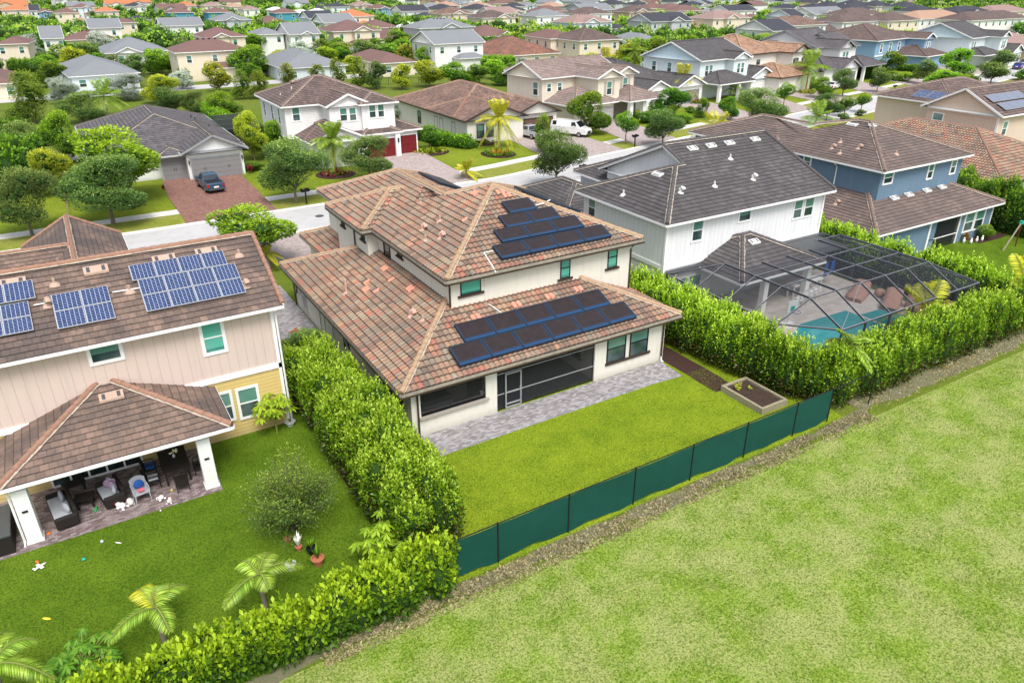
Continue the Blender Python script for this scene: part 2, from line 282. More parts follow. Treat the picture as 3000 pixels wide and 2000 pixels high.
# foliage
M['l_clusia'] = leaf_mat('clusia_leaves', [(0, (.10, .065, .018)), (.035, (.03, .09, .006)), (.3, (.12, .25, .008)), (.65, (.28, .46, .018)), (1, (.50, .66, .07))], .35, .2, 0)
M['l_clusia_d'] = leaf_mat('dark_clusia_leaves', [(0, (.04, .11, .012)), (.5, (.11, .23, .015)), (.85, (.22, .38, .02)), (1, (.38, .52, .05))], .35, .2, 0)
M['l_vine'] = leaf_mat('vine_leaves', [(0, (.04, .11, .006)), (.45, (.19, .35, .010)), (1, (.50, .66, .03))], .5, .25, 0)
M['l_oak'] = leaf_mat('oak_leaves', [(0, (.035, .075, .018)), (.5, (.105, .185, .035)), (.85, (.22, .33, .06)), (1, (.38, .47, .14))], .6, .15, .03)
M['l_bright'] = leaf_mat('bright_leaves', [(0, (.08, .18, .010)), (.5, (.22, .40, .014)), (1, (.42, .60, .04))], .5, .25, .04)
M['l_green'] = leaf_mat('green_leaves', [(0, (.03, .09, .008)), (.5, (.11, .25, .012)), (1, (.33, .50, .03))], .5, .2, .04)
M['l_yellow'] = leaf_mat('yellow_green_leaves', [(0, (.18, .22, .012)), (.5, (.36, .42, .018)), (1, (.58, .60, .05))], .5, .25, .03)
M['l_silver'] = leaf_mat('silver_leaves', [(0, (.24, .29, .22)), (.5, (.40, .46, .37)), (1, (.62, .66, .56))], .7, .15, .02)
M['l_pine'] = leaf_mat('pine_foliage', [(0, (.10, .15, .012)), (.5, (.22, .29, .02)), (1, (.38, .44, .05))], .6, .2, .05)
M['l_palm'] = leaf_mat('palm_fronds', [(0, (.07, .16, .012)), (.5, (.20, .34, .02)), (1, (.42, .56, .08))], .45, .2, .02)
M['l_palmy'] = leaf_mat('yellow_palm_fronds', [(0, (.20, .24, .01)), (.5, (.42, .46, .02)), (1, (.66, .55, .04))], .45, .2, .02)
M['l_red'] = leaf_mat('red_leaves', [(0, (.10, .008, .012)), (.6, (.22, .02, .03)), (1, (.38, .05, .08))], .45, .2, 0)
M['l_orange'] = leaf_mat('croton_leaves', [(0, (.10, .16, .01)), (.5, (.35, .24, .02)), (1, (.5, .12, .02))], .45, .2, 0)
M['flower_w'] = plain('white_blossom', (.8, .78, .72), .8)
M['flower_r'] = plain('red_blossom', (.6, .02, .015), .7)
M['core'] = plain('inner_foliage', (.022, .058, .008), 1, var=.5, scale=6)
M['l_far'] = leaf_mat('distant_leaves', [(0, (.05, .12, .02)), (.35, (.12, .25, .025)), (.7, (.26, .44, .03)), (.9, (.42, .52, .05)), (1, (.44, .48, .34))], .7, .2, 0)
# ------------------------------------------------------------------ objects
def tag(o, label=None, cat=None, group=None, kind=None):
    if label: o['label'] = label
    if cat: o['category'] = cat
    if group: o['group'] = group
    if kind: o['kind'] = kind
    return o
def empty(name, loc, rz=0, label=None, cat=None, group=None):
    o = bpy.data.objects.new(name, None); COL.objects.link(o); o.location = (loc[0], loc[1], loc[2] if len(loc) > 2 else 0); o.rotation_euler = (0, 0, rz)
    o.empty_display_size = .2
    return tag(o, label, cat, group)
def link(name, mesh, parent=None, color=None):
    o = bpy.data.objects.new(name, mesh); COL.objects.link(o)
    if parent:
        o.parent = parent
        if parent.name in KEEP: o.matrix_parent_inverse = Matrix.Translation(-parent.location)
    if color: o.color = (*color, 1)
    return o
KEEP = set()
def world_root(name, loc, label, cat, group=None):     # root at its base; its parts are written in world metres
    o = empty(name, loc, 0, label, cat, group); KEEP.add(o.name); return o
class MB:
    def __init__(s): s.v = []; s.f = []; s.uv = []; s.mi = []; s.mats = []
    def _m(s, m):
        if m not in s.mats: s.mats.append(m)
        return s.mats.index(m)
    def poly(s, pts, m='white', uv=None):
        n = len(s.v); s.v += [tuple(p) for p in pts]; s.f.append(tuple(range(n, n+len(pts)))); s.mi.append(s._m(m))
        if uv is None:                       # planar uv in metres: u horizontal, v up the face
            P = [Vector(p) for p in pts]; nrm = Vector((0, 0, 0))
            for i in range(len(P)): nrm += P[i].cross(P[(i+1) % len(P)])
            if nrm.length < 1e-9: nrm = Vector((0, 0, 1))
            nrm.normalize()
            if abs(nrm.z) > .999: U = Vector((1, 0, 0)); V = Vector((0, 1, 0))
            else: U = Vector((0, 0, 1)).cross(nrm).normalized(); V = nrm.cross(U)
            uv = [(p.dot(U), p.dot(V)) for p in P]
        s.uv += list(uv)
    def quad(s, a, b, c, d, m='white', uv=None): s.poly((a, b, c, d), m, uv)
    def box(s, x0, y0, z0, x1, y1, z1, m='white', bottom=True):
        p = [(x0, y0, z0), (x1, y0, z0), (x1, y1, z0), (x0, y1, z0), (x0, y0, z1), (x1, y0, z1), (x1, y1, z1), (x0, y1, z1)]
        for a, b, c, d in ((0, 1, 5, 4), (1, 2, 6, 5), (2, 3, 7, 6), (3, 0, 4, 7), (4, 5, 6, 7)) + (((3, 2, 1, 0),) if bottom else ()): s.quad(p[a], p[b], p[c], p[d], m)
    def bar(s, a, b, wd, ht, m='white', up=(0, 0, 1)):
        a = Vector(a); b = Vector(b); d = (b-a).normalized(); up = Vector(up)
        if abs(d.dot(up)) > .98: up = Vector((1, 0, 0))
        r = d.cross(up).normalized()*wd/2; u = r.cross(d).normalized()*ht/2
        A = [a-r-u, a+r-u, a+r+u, a-r+u]; B = [p+(b-a) for p in A]
        for i in range(4): s.quad(A[i], A[(i+1) % 4], B[(i+1) % 4], B[i], m)
        s.quad(*A[::-1], m); s.quad(*B, m)
    def tube(s, pts, rad, m='white', n=8, cap=True):
        pts = [Vector(p) for p in pts]; rs = rad if isinstance(rad, (list, tuple)) else [rad]*len(pts)
        rings = []
        for i, p in enumerate(pts):
            d = (pts[min(i+1, len(pts)-1)]-pts[max(i-1, 0)]).normalized(); up = Vector((0, 0, 1)) if abs(d.z) < .9 else Vector((1, 0, 0))
            a = d.cross(up).normalized(); b = a.cross(d).normalized()
            rings.append([p+(a*math.cos(2*math.pi*k/n)+b*math.sin(2*math.pi*k/n))*rs[i] for k in range(n)])
        for i in range(len(rings)-1):
            for k in range(n):
                s.quad(rings[i][k], rings[i][(k+1) % n], rings[i+1][(k+1) % n], rings[i+1][k], m)
        if cap: s.poly(rings[0][::-1], m); s.poly(rings[-1], m)
    def lathe(s, c, prof, m='white', n=16, squash=1.0):
        c = Vector(c)
        R_ = [[c+Vector((r*math.cos(2*math.pi*k/n), r*squash*math.sin(2*math.pi*k/n), z)) for k in range(n)] for r, z in prof]
        for i in range(len(R_)-1):
            for k in range(n): s.quad(R_[i][k], R_[i][(k+1) % n], R_[i+1][(k+1) % n], R_[i+1][k], m)
        if prof[-1][0] > .001: s.poly(R_[-1], m)
        if prof[0][0] > .001: s.poly(R_[0][::-1], m)
    def blob(s, c, rx, ry, rz, m='white', n=10, k=6, jit=0, rot=0):
        c = Vector(c); rr = []
        for i in range(k+1):
            th = math.pi*i/k; ring = []
            for j in range(n):
                ph = 2*math.pi*j/n; q = 1+random.uniform(-jit, jit)
                x, y = math.sin(th)*math.cos(ph)*rx*q, math.sin(th)*math.sin(ph)*ry*q
                ring.append(c+Vector((x*math.cos(rot)-y*math.sin(rot), x*math.sin(rot)+y*math.cos(rot), -math.cos(th)*rz*q)))
            rr.append(ring)
        for i in range(k):
            for j in range(n): s.quad(rr[i][j], rr[i][(j+1) % n], rr[i+1][(j+1) % n], rr[i+1][j], m)
    def mesh(s, name, smooth=False):
        me = bpy.data.meshes.new(name); me.from_pydata([tuple(v) for v in s.v], [], s.f)
        for m in s.mats: me.materials.append(M[m] if isinstance(m, str) else m)
        if s.f:
            me.polygons.foreach_set('material_index', s.mi); l = me.uv_layers.new(name='UVMap')
            l.data.foreach_set('uv', np.array(s.uv, dtype=np.float32).ravel())
            if smooth: me.polygons.foreach_set('use_smooth', [True]*len(s.f))
        me.update(); return me
    def build(s, name, parent=None, color=None, smooth=False, bevel=0):
        o = link(name, s.mesh(name, smooth), parent, color)
        if smooth or bevel:
            bm = bmesh.new(); bm.from_mesh(o.data); bmesh.ops.remove_doubles(bm, verts=bm.verts, dist=.0005); bm.to_mesh(o.data); bm.free()
        if bevel:
            b = o.modifiers.new('edge', 'BEVEL'); b.width = bevel; b.segments = 2; b.limit_method = 'ANGLE'
        return o
def copy_tree(o, parent=None):
    c = o.copy(); COL.objects.link(c); c.parent = parent
    if parent: c.matrix_parent_inverse = o.matrix_parent_inverse.copy()
    for ch in [x for x in bpy.data.objects if x.parent == o]: copy_tree(ch, c)
    return c

# ------------------------------------------------------------------ roofs
def hipfaces(x0, y0, x1, y1, z, s, kind='hip'):
    """list of (polygon from eave-left to ...), ridge/hip edges, gable triangles"""
    w_, d_ = x1-x0, y1-y0; F = []; E = []; T = []
    A, B, C_, D = (x0, y0, z), (x1, y0, z), (x1, y1, z), (x0, y1, z)
    if kind == 'hip':
        if w_ >= d_:
            h = z+s*d_/2; p, q = (x0+d_/2, (y0+y1)/2, h), (x1-d_/2, (y0+y1)/2, h)
            F = [(A, B, q, p), (B, C_, q), (C_, D, p, q), (D, A, p)]; E = [(A, p), (D, p), (B, q), (C_, q)] + ([(p, q)] if w_-d_ > .05 else [])
        else:
            h = z+s*w_/2; p, q = ((x0+x1)/2, y0+w_/2, h), ((x0+x1)/2, y1-w_/2, h)
            F = [(A, B, p), (B, C_, q, p), (C_, D, q), (D, A, p, q)]; E = [(A, p), (B, p), (C_, q), (D, q), (p, q)]
    elif kind == 'gx':
        h = z+s*d_/2; p, q = (x0, (y0+y1)/2, h), (x1, (y0+y1)/2, h); F = [(A, B, q, p), (C_, D, p, q)]; E = [(p, q)]; T = ['W', 'E']
    elif kind == 'gy':
        h = z+s*w_/2; p, q = ((x0+x1)/2, y0, h), ((x0+x1)/2, y1, h); F = [(B, C_, q, p), (D, A, p, q)]; E = [(p, q)]; T = ['S', 'N']
    elif kind == 'hgx':                       # hip on the west end, gable on the east
        h = z+s*d_/2; p, q = (x0+d_/2, (y0+y1)/2, h), (x1, (y0+y1)/2, h); F = [(A, B, q, p), (C_, D, p, q), (D, A, p)]; E = [(A, p), (D, p), (p, q)]; T = ['E']
    elif kind == 'hgy':                       # gable to the south, hip on the north
        h = z+s*w_/2; p, q = ((x0+x1)/2, y0, h), ((x0+x1)/2, y1-w_/2, h); F = [(B, C_, q, p), (D, A, p, q), (C_, D, q)]; E = [(C_, q), (D, q), (p, q)]; T = ['S']
    return F, E, T
def tile_surface(mb, face, mat, tw, th, amp, kind, lift=.03):
    """real overlapping tiles on one roof face"""
    P = [Vector(p) for p in face]; e0, e1 = P[0], P[1]; U = (e1-e0).normalized()
    n = (P[1]-P[0]).cross(P[2]-P[0]).normalized()
    if n.z < 0: n = -n
    V = n.cross(U).normalized()
    if V.z < 0: V = -V
    us = [(p-e0).dot(U) for p in P]; vs = [(p-e0).dot(V) for p in P]; u0, u1, v1 = min(us), max(us), max(vs)
    bm = bmesh.new(); uvl = bm.loops.layers.uv.new('UVMap'); k = 6 if kind == 'barrel' else 1
    nu = int(math.ceil((u1-u0)/tw))+1; nv = int(math.ceil((v1+.06)/th))
    for r in range(nv):
        va, vb = r*th-.06, (r+1)*th-.06+.02; cols = []
        for i in range(nu*k+1):
            u = u0+i*tw/k
            if kind == 'barrel': ph = (i % k)/k; hgt = amp*(.5-.5*math.cos(2*math.pi*ph))**.8
            else: hgt = 0
            cols.append((u, hgt))
        if kind == 'barrel':
            A_ = [bm.verts.new(e0+U*u+V*va+n*(h+lift)) for u, h in cols]; B_ = [bm.verts.new(e0+U*u+V*vb+n*(h*.85)) for u, h in cols]
            L_ = [bm.verts.new(e0+U*u+V*(va+.002)+n*(h*.3-.01)) for u, h in cols]
            for i in range(len(cols)-1):
                for q, uvv in (((A_[i], A_[i+1], B_[i+1], B_[i]), (va, va, vb, vb)), ((L_[i], L_[i+1], A_[i+1], A_[i]), (va, va, va+.02, va+.02))):
                    f = bm.faces.new(q); f.smooth = True
                    for l, uu, vv in zip(f.loops, (cols[i][0], cols[i+1][0], cols[i+1][0], cols[i][0]), uvv): l[uvl].uv = (min(max(uu-u0, (math.floor(i/k))*tw+.001), (math.floor(i/k)+1)*tw-.001), vv+.06+.001)
        else:
            off = 0 if r % 2 == 0 else -tw*.5
            for i in range(nu+1):
                ua = u0+i*tw+off+.004; ub = ua+tw-.008; j = random.uniform(0, .008)
                a, b, c, d = [bm.verts.new(q) for q in (e0+U*ua+V*va+n*(lift+j), e0+U*ub+V*va+n*(lift+j), e0+U*ub+V*vb+n*(.003+j), e0+U*ua+V*vb+n*(.003+j))]
                e, f_ = bm.verts.new(e0+U*ua+V*va-n*.01), bm.verts.new(e0+U*ub+V*va-n*.01)
                for q in ((a, b, c, d), (e, f_, b, a)):
                    f = bm.faces.new(q)
                    cu = i*tw+tw*.5
                    for l, t in zip(f.loops, ((0, 0), (1, 0), (1, 1), (0, 1)) if q[0] is a else ((0, 0), (1, 0), (1, .05), (0, .05))):
                        l[uvl].uv = (i*tw+off+.004+t[0]*(tw-.008)+(0 if r % 2 == 0 else 0)-0.0, r*th+.001+t[1]*(th-.004))
    for i in range(len(P)):
        a, b = P[i], P[(i+1) % len(P)]
        pn = (b-a).normalized().cross(n)
        c = sum(P, Vector())/len(P)
        if (c-a).dot(pn) > 0: pn = -pn
        if i == 0: a = a+pn*.075
        bmesh.ops.bisect_plane(bm, geom=bm.verts[:]+bm.edges[:]+bm.faces[:], dist=1e-5, plane_co=a, plane_no=pn, clear_outer=True)
    bm.verts.ensure_lookup_table(); base = len(mb.v); mb.v += [tuple(v.co) for v in bm.verts]; bm.verts.index_update(); mi = mb._m(mat)
    for f in bm.faces:
        mb.f.append(tuple(base+v.index for v in f.verts)); mb.mi.append(mi); mb.uv += [tuple(l[uvl].uv) for l in f.loops]
    bm.free()
def cap_line(mb, a, b, mat, rad, mortar=True, seg=.42):
    a = Vector(a); b = Vector(b); d = b-a; L = d.length; d.normalize(); n = max(1, int(L/seg)); up = Vector((0, 0, 1)); r = d.cross(up).normalized(); u = r.cross(d).normalized()
    if d.z < 0: pass
    for i in range(n):
        p, q = a+d*(i*L/n), a+d*((i+1)*L/n+.03); r0, r1 = rad*1.12, rad*.92
        ring = []
        for P_, R0 in ((p, r0), (q, r1)): ring.append([P_+(r*math.cos(t)+u*math.sin(t)*1.1)*R0 for t in [math.pi*k_/5 for k_ in range(6)]])
        for k_ in range(5): mb.quad(ring[0][k_], ring[0][k_+1], ring[1][k_+1], ring[1][k_], mat, [(0, 0)]*4)
        mb.poly(ring[0][::-1], mat, [(0, 0)]*6)
        if mortar:
            for sgn in (-1, 1):
                j = random.uniform(.015, .06); mb.quad(p+r*sgn*(rad*.8)+u*.02, q+r*sgn*(rad*.8)+u*.02, q+r*sgn*(rad*1.12+j)-u*.03, p+r*sgn*(rad*1.12+j)-u*.03, 'mortar', [(0, 0)]*4)
def volumes(root, vols, roofmat, capmat, tile=None, trim='white', gutter='white', wallmat='stucco', wallcol=(.7, .7, .68), ov=.5, lod=0, gable_in=None):
    """vols: dicts kind,x0,y0,x1,y1,z,s [,base, nowall, kindwall, col, g_over]. Builds parts under root: roof, ridge_cap, fascia, wall, soffit."""
    rf = MB(); cp = MB(); fa = MB(); gt = MB(); wl = {}
    for vi, V_ in enumerate(vols):
        k_, x0, y0, x1, y1, z, s = V_['k'], *V_['r'], V_['z'], V_.get('s', .4); eps = .004*vi; z += eps
        F, E, T = hipfaces(x0, y0, x1, y1, z, s, k_)
        for f in F:
            if tile and not V_.get('plain'):
                low = [(p[0], p[1], p[2]-.06) for p in f]; rf.poly(low, roofmat)
                tile_surface(rf, f, roofmat, *tile)
            else: rf.poly([(p[0], p[1], p[2]+(.03 if tile else 0)) for p in f], roofmat)
        for a, b in (V_['caps'] if 'caps' in V_ else E):
            if V_.get('nocap'): continue
            lift = .06 if tile else .02
            a2, b2 = (a[0], a[1], a[2]+lift), (b[0], b[1], b[2]+lift)
            if a2[2] > b2[2]: a2, b2 = b2, a2
            if lod == 0: cap_line(cp, a2, b2, capmat, .13, mortar=True)
            elif lod == 1: cap_line(cp, a2, b2, capmat, .13, mortar=False, seg=2.0)
        # eaves
        C4 = [(x0, y0), (x1, y0), (x1, y1), (x0, y1)]; names = 'SENW'; gh = .13
        for i in range(4):
            a, b = C4[i], C4[(i+1) % 4]; side = names[i]
            if side in T and 'rk' in V_: continue
            if side in T:
                ap = Vector(((a[0]+b[0])/2, (a[1]+b[1])/2, z+s*math.hypot(a[0]-b[0], a[1]-b[1])/2)); A_, B_ = Vector((*a, z)), Vector((*b, z))
                for q in (A_, B_): fa.bar(q-Vector((0, 0, .06)), ap-Vector((0, 0, .06)), .07, .2, trim)
                if tile:                      # rake cap tiles
                    for q in (A_, B_): cap_line(cp, q+Vector((0, 0, .05)), ap+Vector((0, 0, .05)), capmat, .11, mortar=False)
            else:
                m = gutter; d = .09 if lod < 2 else .04
                outn = {'S': (0, -1), 'E': (1, 0), 'N': (0, 1), 'W': (-1, 0)}[side]
                xa, xb = sorted((a[0], b[0])); ya, yb = sorted((a[1], b[1]))
                if side in 'SN': yy = a[1]+outn[1]*d/2; gt.box(xa-.02, yy-d/2-eps, z-gh-.04, xb+.02, yy+d/2+eps, z-.02, m)
                else: xx = a[0]+outn[0]*d/2; gt.box(xx-d/2-eps, ya-.02, z-gh-.041, xx+d/2+eps, yb+.02, z-.021, m)
        for (pa, pb) in V_.get('rk', ()):
            fa.bar(Vector(pa)-Vector((0, 0, .06)), Vector(pb)-Vector((0, 0, .06)), .07, .2, trim)
            if tile: cap_line(cp, Vector(pa)+Vector((0, 0, .05)), Vector(pb)+Vector((0, 0, .05)), capmat, .11, mortar=False)
        # soffit
        fa.quad((x0+.02, y0+.02, z-.10-eps), (x0+.02, y1-.02, z-.10-eps), (x1-.02, y1-.02, z-.10-eps), (x1-.02, y0+.02, z-.10-eps), trim)
        # walls
        if not V_.get('nowall'):
            o = V_.get('ov', ov); X0, Y0, X1, Y1 = x0+o, y0+o, x1-o, y1-o
            key = (V_.get('wm', wallmat), V_.get('col', wallcol)); wb = wl.setdefault(key, MB()); zb = V_.get('base', 0)
            P4 = [(X0, Y0), (X1, Y0), (X1, Y1), (X0, Y1)]
            for i in range(4):
                a, b = P4[i], P4[(i+1) % 4]; side = names[i]; zt = z-.11
                pts = [(a[0], a[1], zb), (b[0], b[1], zb), (b[0], b[1], zt), (a[0], a[1], zt)]
                hor = [a[0]+a[1], 0]; L = math.hypot(b[0]-a[0], b[1]-a[1]); uv = [(0, zb), (L, zb), (L, zt), (0, zt)]
                wb.poly(pts, key[0], uv)
                if side in T:
                    hh = s*(math.hypot(C4[i][0]-C4[(i+1) % 4][0], C4[i][1]-C4[(i+1) % 4][1])/2)
                    gm = V_.get('gm', key[0]); gk = (gm, V_.get('gcol', key[1])); gb = wl.setdefault(gk, MB())
                    mx, my = (a[0]+b[0])/2, (a[1]+b[1])/2; gb.poly([(a[0], a[1], zt+o*s*.7), (b[0], b[1], zt+o*s*.7), (mx, my, z+hh-.06)], gm, [(0, zt), (L, zt), (L/2, z+hh)])
                    gb.poly([(a[0], a[1], zt), (b[0], b[1], zt), (b[0], b[1], zt+o*s*.7), (a[0], a[1], zt+o*s*.7)], gm, [(0, zt), (L, zt), (L, zt+.2), (0, zt+.2)])
    r = rf.build('roof', root)
    if cp.f: cp.build('ridge_cap', r)
    if fa.f: fa.build('fascia', r)
    if gt.f: gt.build('gutter', root)
    for (wm, c), b in wl.items(): b.build('wall', root, c)
    return r
# windows: face, plane coordinate, centre along the wall, sill height, width, height
_wm = {}
def window(root, face, plane, c, z0, w_, h_, frame='white', pane='pane', fw=.11, sill=None, lod=0, mull=True, name='window'):
    key = (round(w_, 2), round(h_, 2), frame, pane, fw, lod, mull)
    if key not in _wm:
        f = MB(); d = .05
        if lod < 2:
            f.box(-w_/2-fw, -d, -fw, w_/2+fw, .02, 0, frame); f.box(-w_/2-fw, -d, h_, w_/2+fw, .02, h_+fw, frame)
            f.box(-w_/2-fw, -d, 0, -w_/2, .02, h_, frame); f.box(w_/2, -d, 0, w_/2+fw, .02, h_, frame)
            if mull: f.box(-w_/2, -.035, h_*.48, w_/2, .015, h_*.48+.06, frame)
        p = MB(); p.quad((-w_/2, -.012, 0), (w_/2, -.012, 0), (w_/2, -.012, h_), (-w_/2, -.012, h_), pane, [(0, 0), (1, 0), (1, 1), (0, 1)])
        if lod >= 2:
            p.quad((-w_/2-.08, -.006, -.08), (w_/2+.08, -.006, -.08), (w_/2+.08, -.006, h_+.08), (-w_/2-.08, -.006, h_+.08), frame)
        _wm[key] = (f.mesh('window') if f.f else None, p.mesh('pane'))
    fm, pm = _wm[key]; rz = {'S': 0, 'W': -math.pi/2, 'E': math.pi/2, 'N': math.pi}[face]; e = .004
    loc = {'S': (c, plane-e, z0), 'N': (c, plane+e, z0), 'W': (plane-e, c, z0), 'E': (plane+e, c, z0)}[face]
    if fm:
        o = link(name, fm, root); o.location = loc; o.rotation_euler = (0, 0, rz); q = link('pane', pm, o)
        if sill:
            b = MB(); b.box(-w_/2-.22, -.10, -sill[1]-.05, w_/2+.22, .0, -.05, sill[0]); b.build('sill', o)
    else: o = link(name, pm, root); o.location = loc; o.rotation_euler = (0, 0, rz)
    return o
def garage(root, face, plane, c, w_, h_, mat, frame='white', handles=True, z0=0):
    b = MB(); b.box(-w_/2, -.02, z0, w_/2, .03, z0+h_, mat); rz = {'S': 0, 'W': -math.pi/2}[face]
    o = b.build('garage_door', root); o.location = (c, plane-.02, 0) if face == 'S' else (plane-.02, c, 0); o.rotation_euler = (0, 0, rz)
    f = MB()
    for x in (-w_/2-.12, w_/2): f.box(x, -.06, z0, x+.12, .03, z0+h_, frame)
    f.box(-w_/2-.12, -.06, z0+h_, w_/2+.12, .03, z0+h_+.15, frame); f.build('door_frame', o)
    if handles:
        h = MB()
        for cx in ((-w_/4, w_/4) if w_ > 3 else (0,)):
            for dx in (-.09, .09): h.box(cx+dx-.02, -.05, .95, cx+dx+.02, -.021, 1.25, 'black')
        h.build('handle', o)
    return o
def downspout(root, pts, mat='white', rad=.05):
    b = MB(); b.tube(pts, rad, mat, 6); return b.build('downspout', root)
def vent_block(root, x, y, z, slope_dir, s, mat='vent_tan', w_=.9, d_=.35, face='S'):
    b = MB(); nz = 1/math.sqrt(1+s*s); zz = z+.07
    if face == 'S': P_ = [(x-w_/2, y-d_/2, zz-d_/2*s), (x+w_/2, y-d_/2, zz-d_/2*s), (x+w_/2, y+d_/2, zz+d_/2*s), (x-w_/2, y+d_/2, zz+d_/2*s)]
    else: P_ = [(x-d_/2, y-w_/2, zz-d_/2*s), (x+d_/2, y-w_/2, zz+d_/2*s), (x+d_/2, y+w_/2, zz+d_/2*s), (x-d_/2, y+w_/2, zz-d_/2*s)]
    T_ = [(p[0], p[1], p[2]+.1) for p in P_]
    b.quad(*T_, mat)
    for i in range(4): b.quad(P_[i], P_[(i+1) % 4], T_[(i+1) % 4], T_[i], mat)
    c = [Vector(p) for p in T_]
    for t in (.12, .74):
        a0 = c[0].lerp(c[1], t); a1 = c[0].lerp(c[1], t+.14); b0 = c[3].lerp(c[2], t); b1 = c[3].lerp(c[2], t+.14)
        u = Vector((0, 0, .012)); b.quad(a0.lerp(b0, .15)+u, a1.lerp(b1, .15)+u, a1.lerp(b1, .85)+u, a0.lerp(b0, .85)+u, 'darkgrey')
    return b.build('roof_vent', root)
def pipe_vent(root, x, y, z, h=.45, mat='vent_tan', goose=False, cone=True):
    b = MB()
    if cone: b.lathe((x, y, z-.05), [(.26, 0), (.2, .08), (.09, .16), (.07, .17)], mat, 10)
    b.tube([(x, y, z), (x, y, z+h)], .065, mat, 8)
    if goose: b.tube([(x, y, z), (x, y, z+h*.8), (x+.03, y-.08, z+h), (x+.05, y-.22, z+h*.95), (x+.05, y-.28, z+h*.7)], .13, mat, 8)
    return b.build('vent_pipe', root, smooth=False)
use('near')
# ------------------------------------------------------------------ main house
WH = (.70, .675, .60)
MH = world_root('tiled_roof_house', (19.5, 36, 0), 'cream stucco two-storey house with terracotta barrel tile roof and black solar collectors', 'house')
BT = (.30, .40, .075, 'barrel')
LX, RX, RY, UY, UX, EZ, UZ = 11.95, 27.95, 28.65, 32.275, 16.075, 3.0, 6.5
volumes(MH, [
    dict(k='hip', r=(11.3, 28.15, 28.6, 48.4), z=EZ, s=.4, nowall=True, nocap=False),
    dict(k='hip', r=(15.6, 31.8, 28.5, 45.0), z=UZ, s=.4, base=3.2, wm='stucco', col=WH, ov=.48, caps=[((15.6, 31.8, 6.5), (22.05, 38.25, 9.08)), ((28.5, 31.8, 6.5), (22.05, 38.25, 9.08)), ((22.05, 38.25, 9.08), (22.05, 38.55, 9.08)), ((28.5, 45, 6.5), (22.05, 38.55, 9.08)), ((20.0, 40.6, 8.26), (22.05, 38.55, 9.08))]),
    dict(k='hip', r=(15.62, 39, 24.4, 52.6), z=UZ, s=.4, base=3.0, col=WH, ov=.48, caps=[((15.62, 52.6, 6.5), (20.01, 48.2, 8.26)), ((24.4, 52.6, 6.5), (20.01, 48.2, 8.26)), ((20.01, 40.7, 8.26), (20.01, 48.2, 8.26))]),
    dict(k='hip', r=(14.9, 41.85, 24, 48.55), z=UZ, s=.4, base=0, col=WH, ov=.48, caps=[((14.9, 41.85, 6.5), (18.25, 45.2, 7.84)), ((14.9, 48.55, 6.5), (18.25, 45.2, 7.84)), ((18.25, 45.2, 7.84), (19.0, 45.2, 7.84))]),
    dict(k='hip', r=(14.3, 46.5, 27.5, 54), z=EZ, s=.38, base=0, col=WH, ov=.5)],
    'barrel_main', 'cap_tan', tile=BT, trim='brown', gutter='gutter_top', wallcol=WH)
# brown fascia line under the weathered gutter lip
b = MB()
for z, x0, y0, x1, y1 in ((EZ, 11.3, 28.15, 28.6, 48.4), (UZ, 15.6, 31.8, 28.5, 41.9), (UZ, 14.9, 41.85, 15.6, 48.55)):
    b.box(x0-.10, y0-.105, z-.27, x1+.10, y0+.03, z-.175, 'brown'); b.box(x0-.105, y0-.10, z-.275, x0+.03, y1, z-.176, 'brown'); b.box(x1-.03, y0-.1, z-.272, x1+.104, y1, z-.177, 'brown')
b.build('fascia', MH)
# lower walls with the screened porch recess
b = MB()
def wq(x0, y0, x1, y1, z0, z1, m='stucco'):
    L = math.hypot(x1-x0, y1-y0); b.poly([(x0, y0, z0), (x1, y0 if y0 == y1 else y1, z0), (x1, y1, z1), (x0, y0, z1)], m, [(0, z0), (L, z0), (L, z1), (0, z1)])
kx0, kx1 = PS(1228, 1130, RY)[0], PS(1422, 1100, RY)[0]          # kitchen screen
kz = PS(1228, 1225, RY)[1]
sx0, sx1 = PS(1455, 1150, RY)[0], PS(1739, 1080, RY)[0]          # big screen
top = 2.78; PD = 33.0
b.box(LX, RY, 0, kx0, RY+.35, top, 'stucco'); b.box(kx0, RY, 0, kx1, RY+.25, kz, 'stucco'); b.box(kx1, RY, 0, sx0, RY+.35, top, 'stucco')
b.box(sx1, RY, 0, RX, RY+.3, top, 'stucco'); b.box(RX-.3, RY+.3, 0, RX, 46, top, 'stucco')
lw0, lw1 = PW(800+.3507*915, 800+.3507*870, LX)[0], PW(800+.3507*1080, 800+.3507*1000, LX)[0]   # far and near jamb of the side screen
wz0 = .95
b.box(LX, RY+.35, 0, LX+.25, lw1, top, 'stucco'); b.box(LX, lw1, 0, LX+.25, lw0, wz0, 'stucco'); b.box(LX, lw0, 0, LX+.25, 48, top, 'stucco')
b.box(LX+.25, 33.1, 0, sx1+.02, 33.3, top, 'stucco'); b.box(sx1, RY+.3, 0, sx1+.2, 33.1, top, 'stucco')
b.box(LX+.02, RY+.02, top, RX-.02, 34, top+.06, 'stucco')
b.build('wall', MH, WH)
b = MB(); b.box(kx0-.12, RY-.16, kz-.11, kx1+.12, RY+.4, kz, 'granite'); b.box(LX+.3, 30.8, .0, kx1, 31.2, .9, 'granite'); b.build('counter', MH)
b = MB(); b.box(LX+.25, RY+.3, .01, sx1, 33.1, .05, 'darkgrey'); b.build('porch_floor', MH)
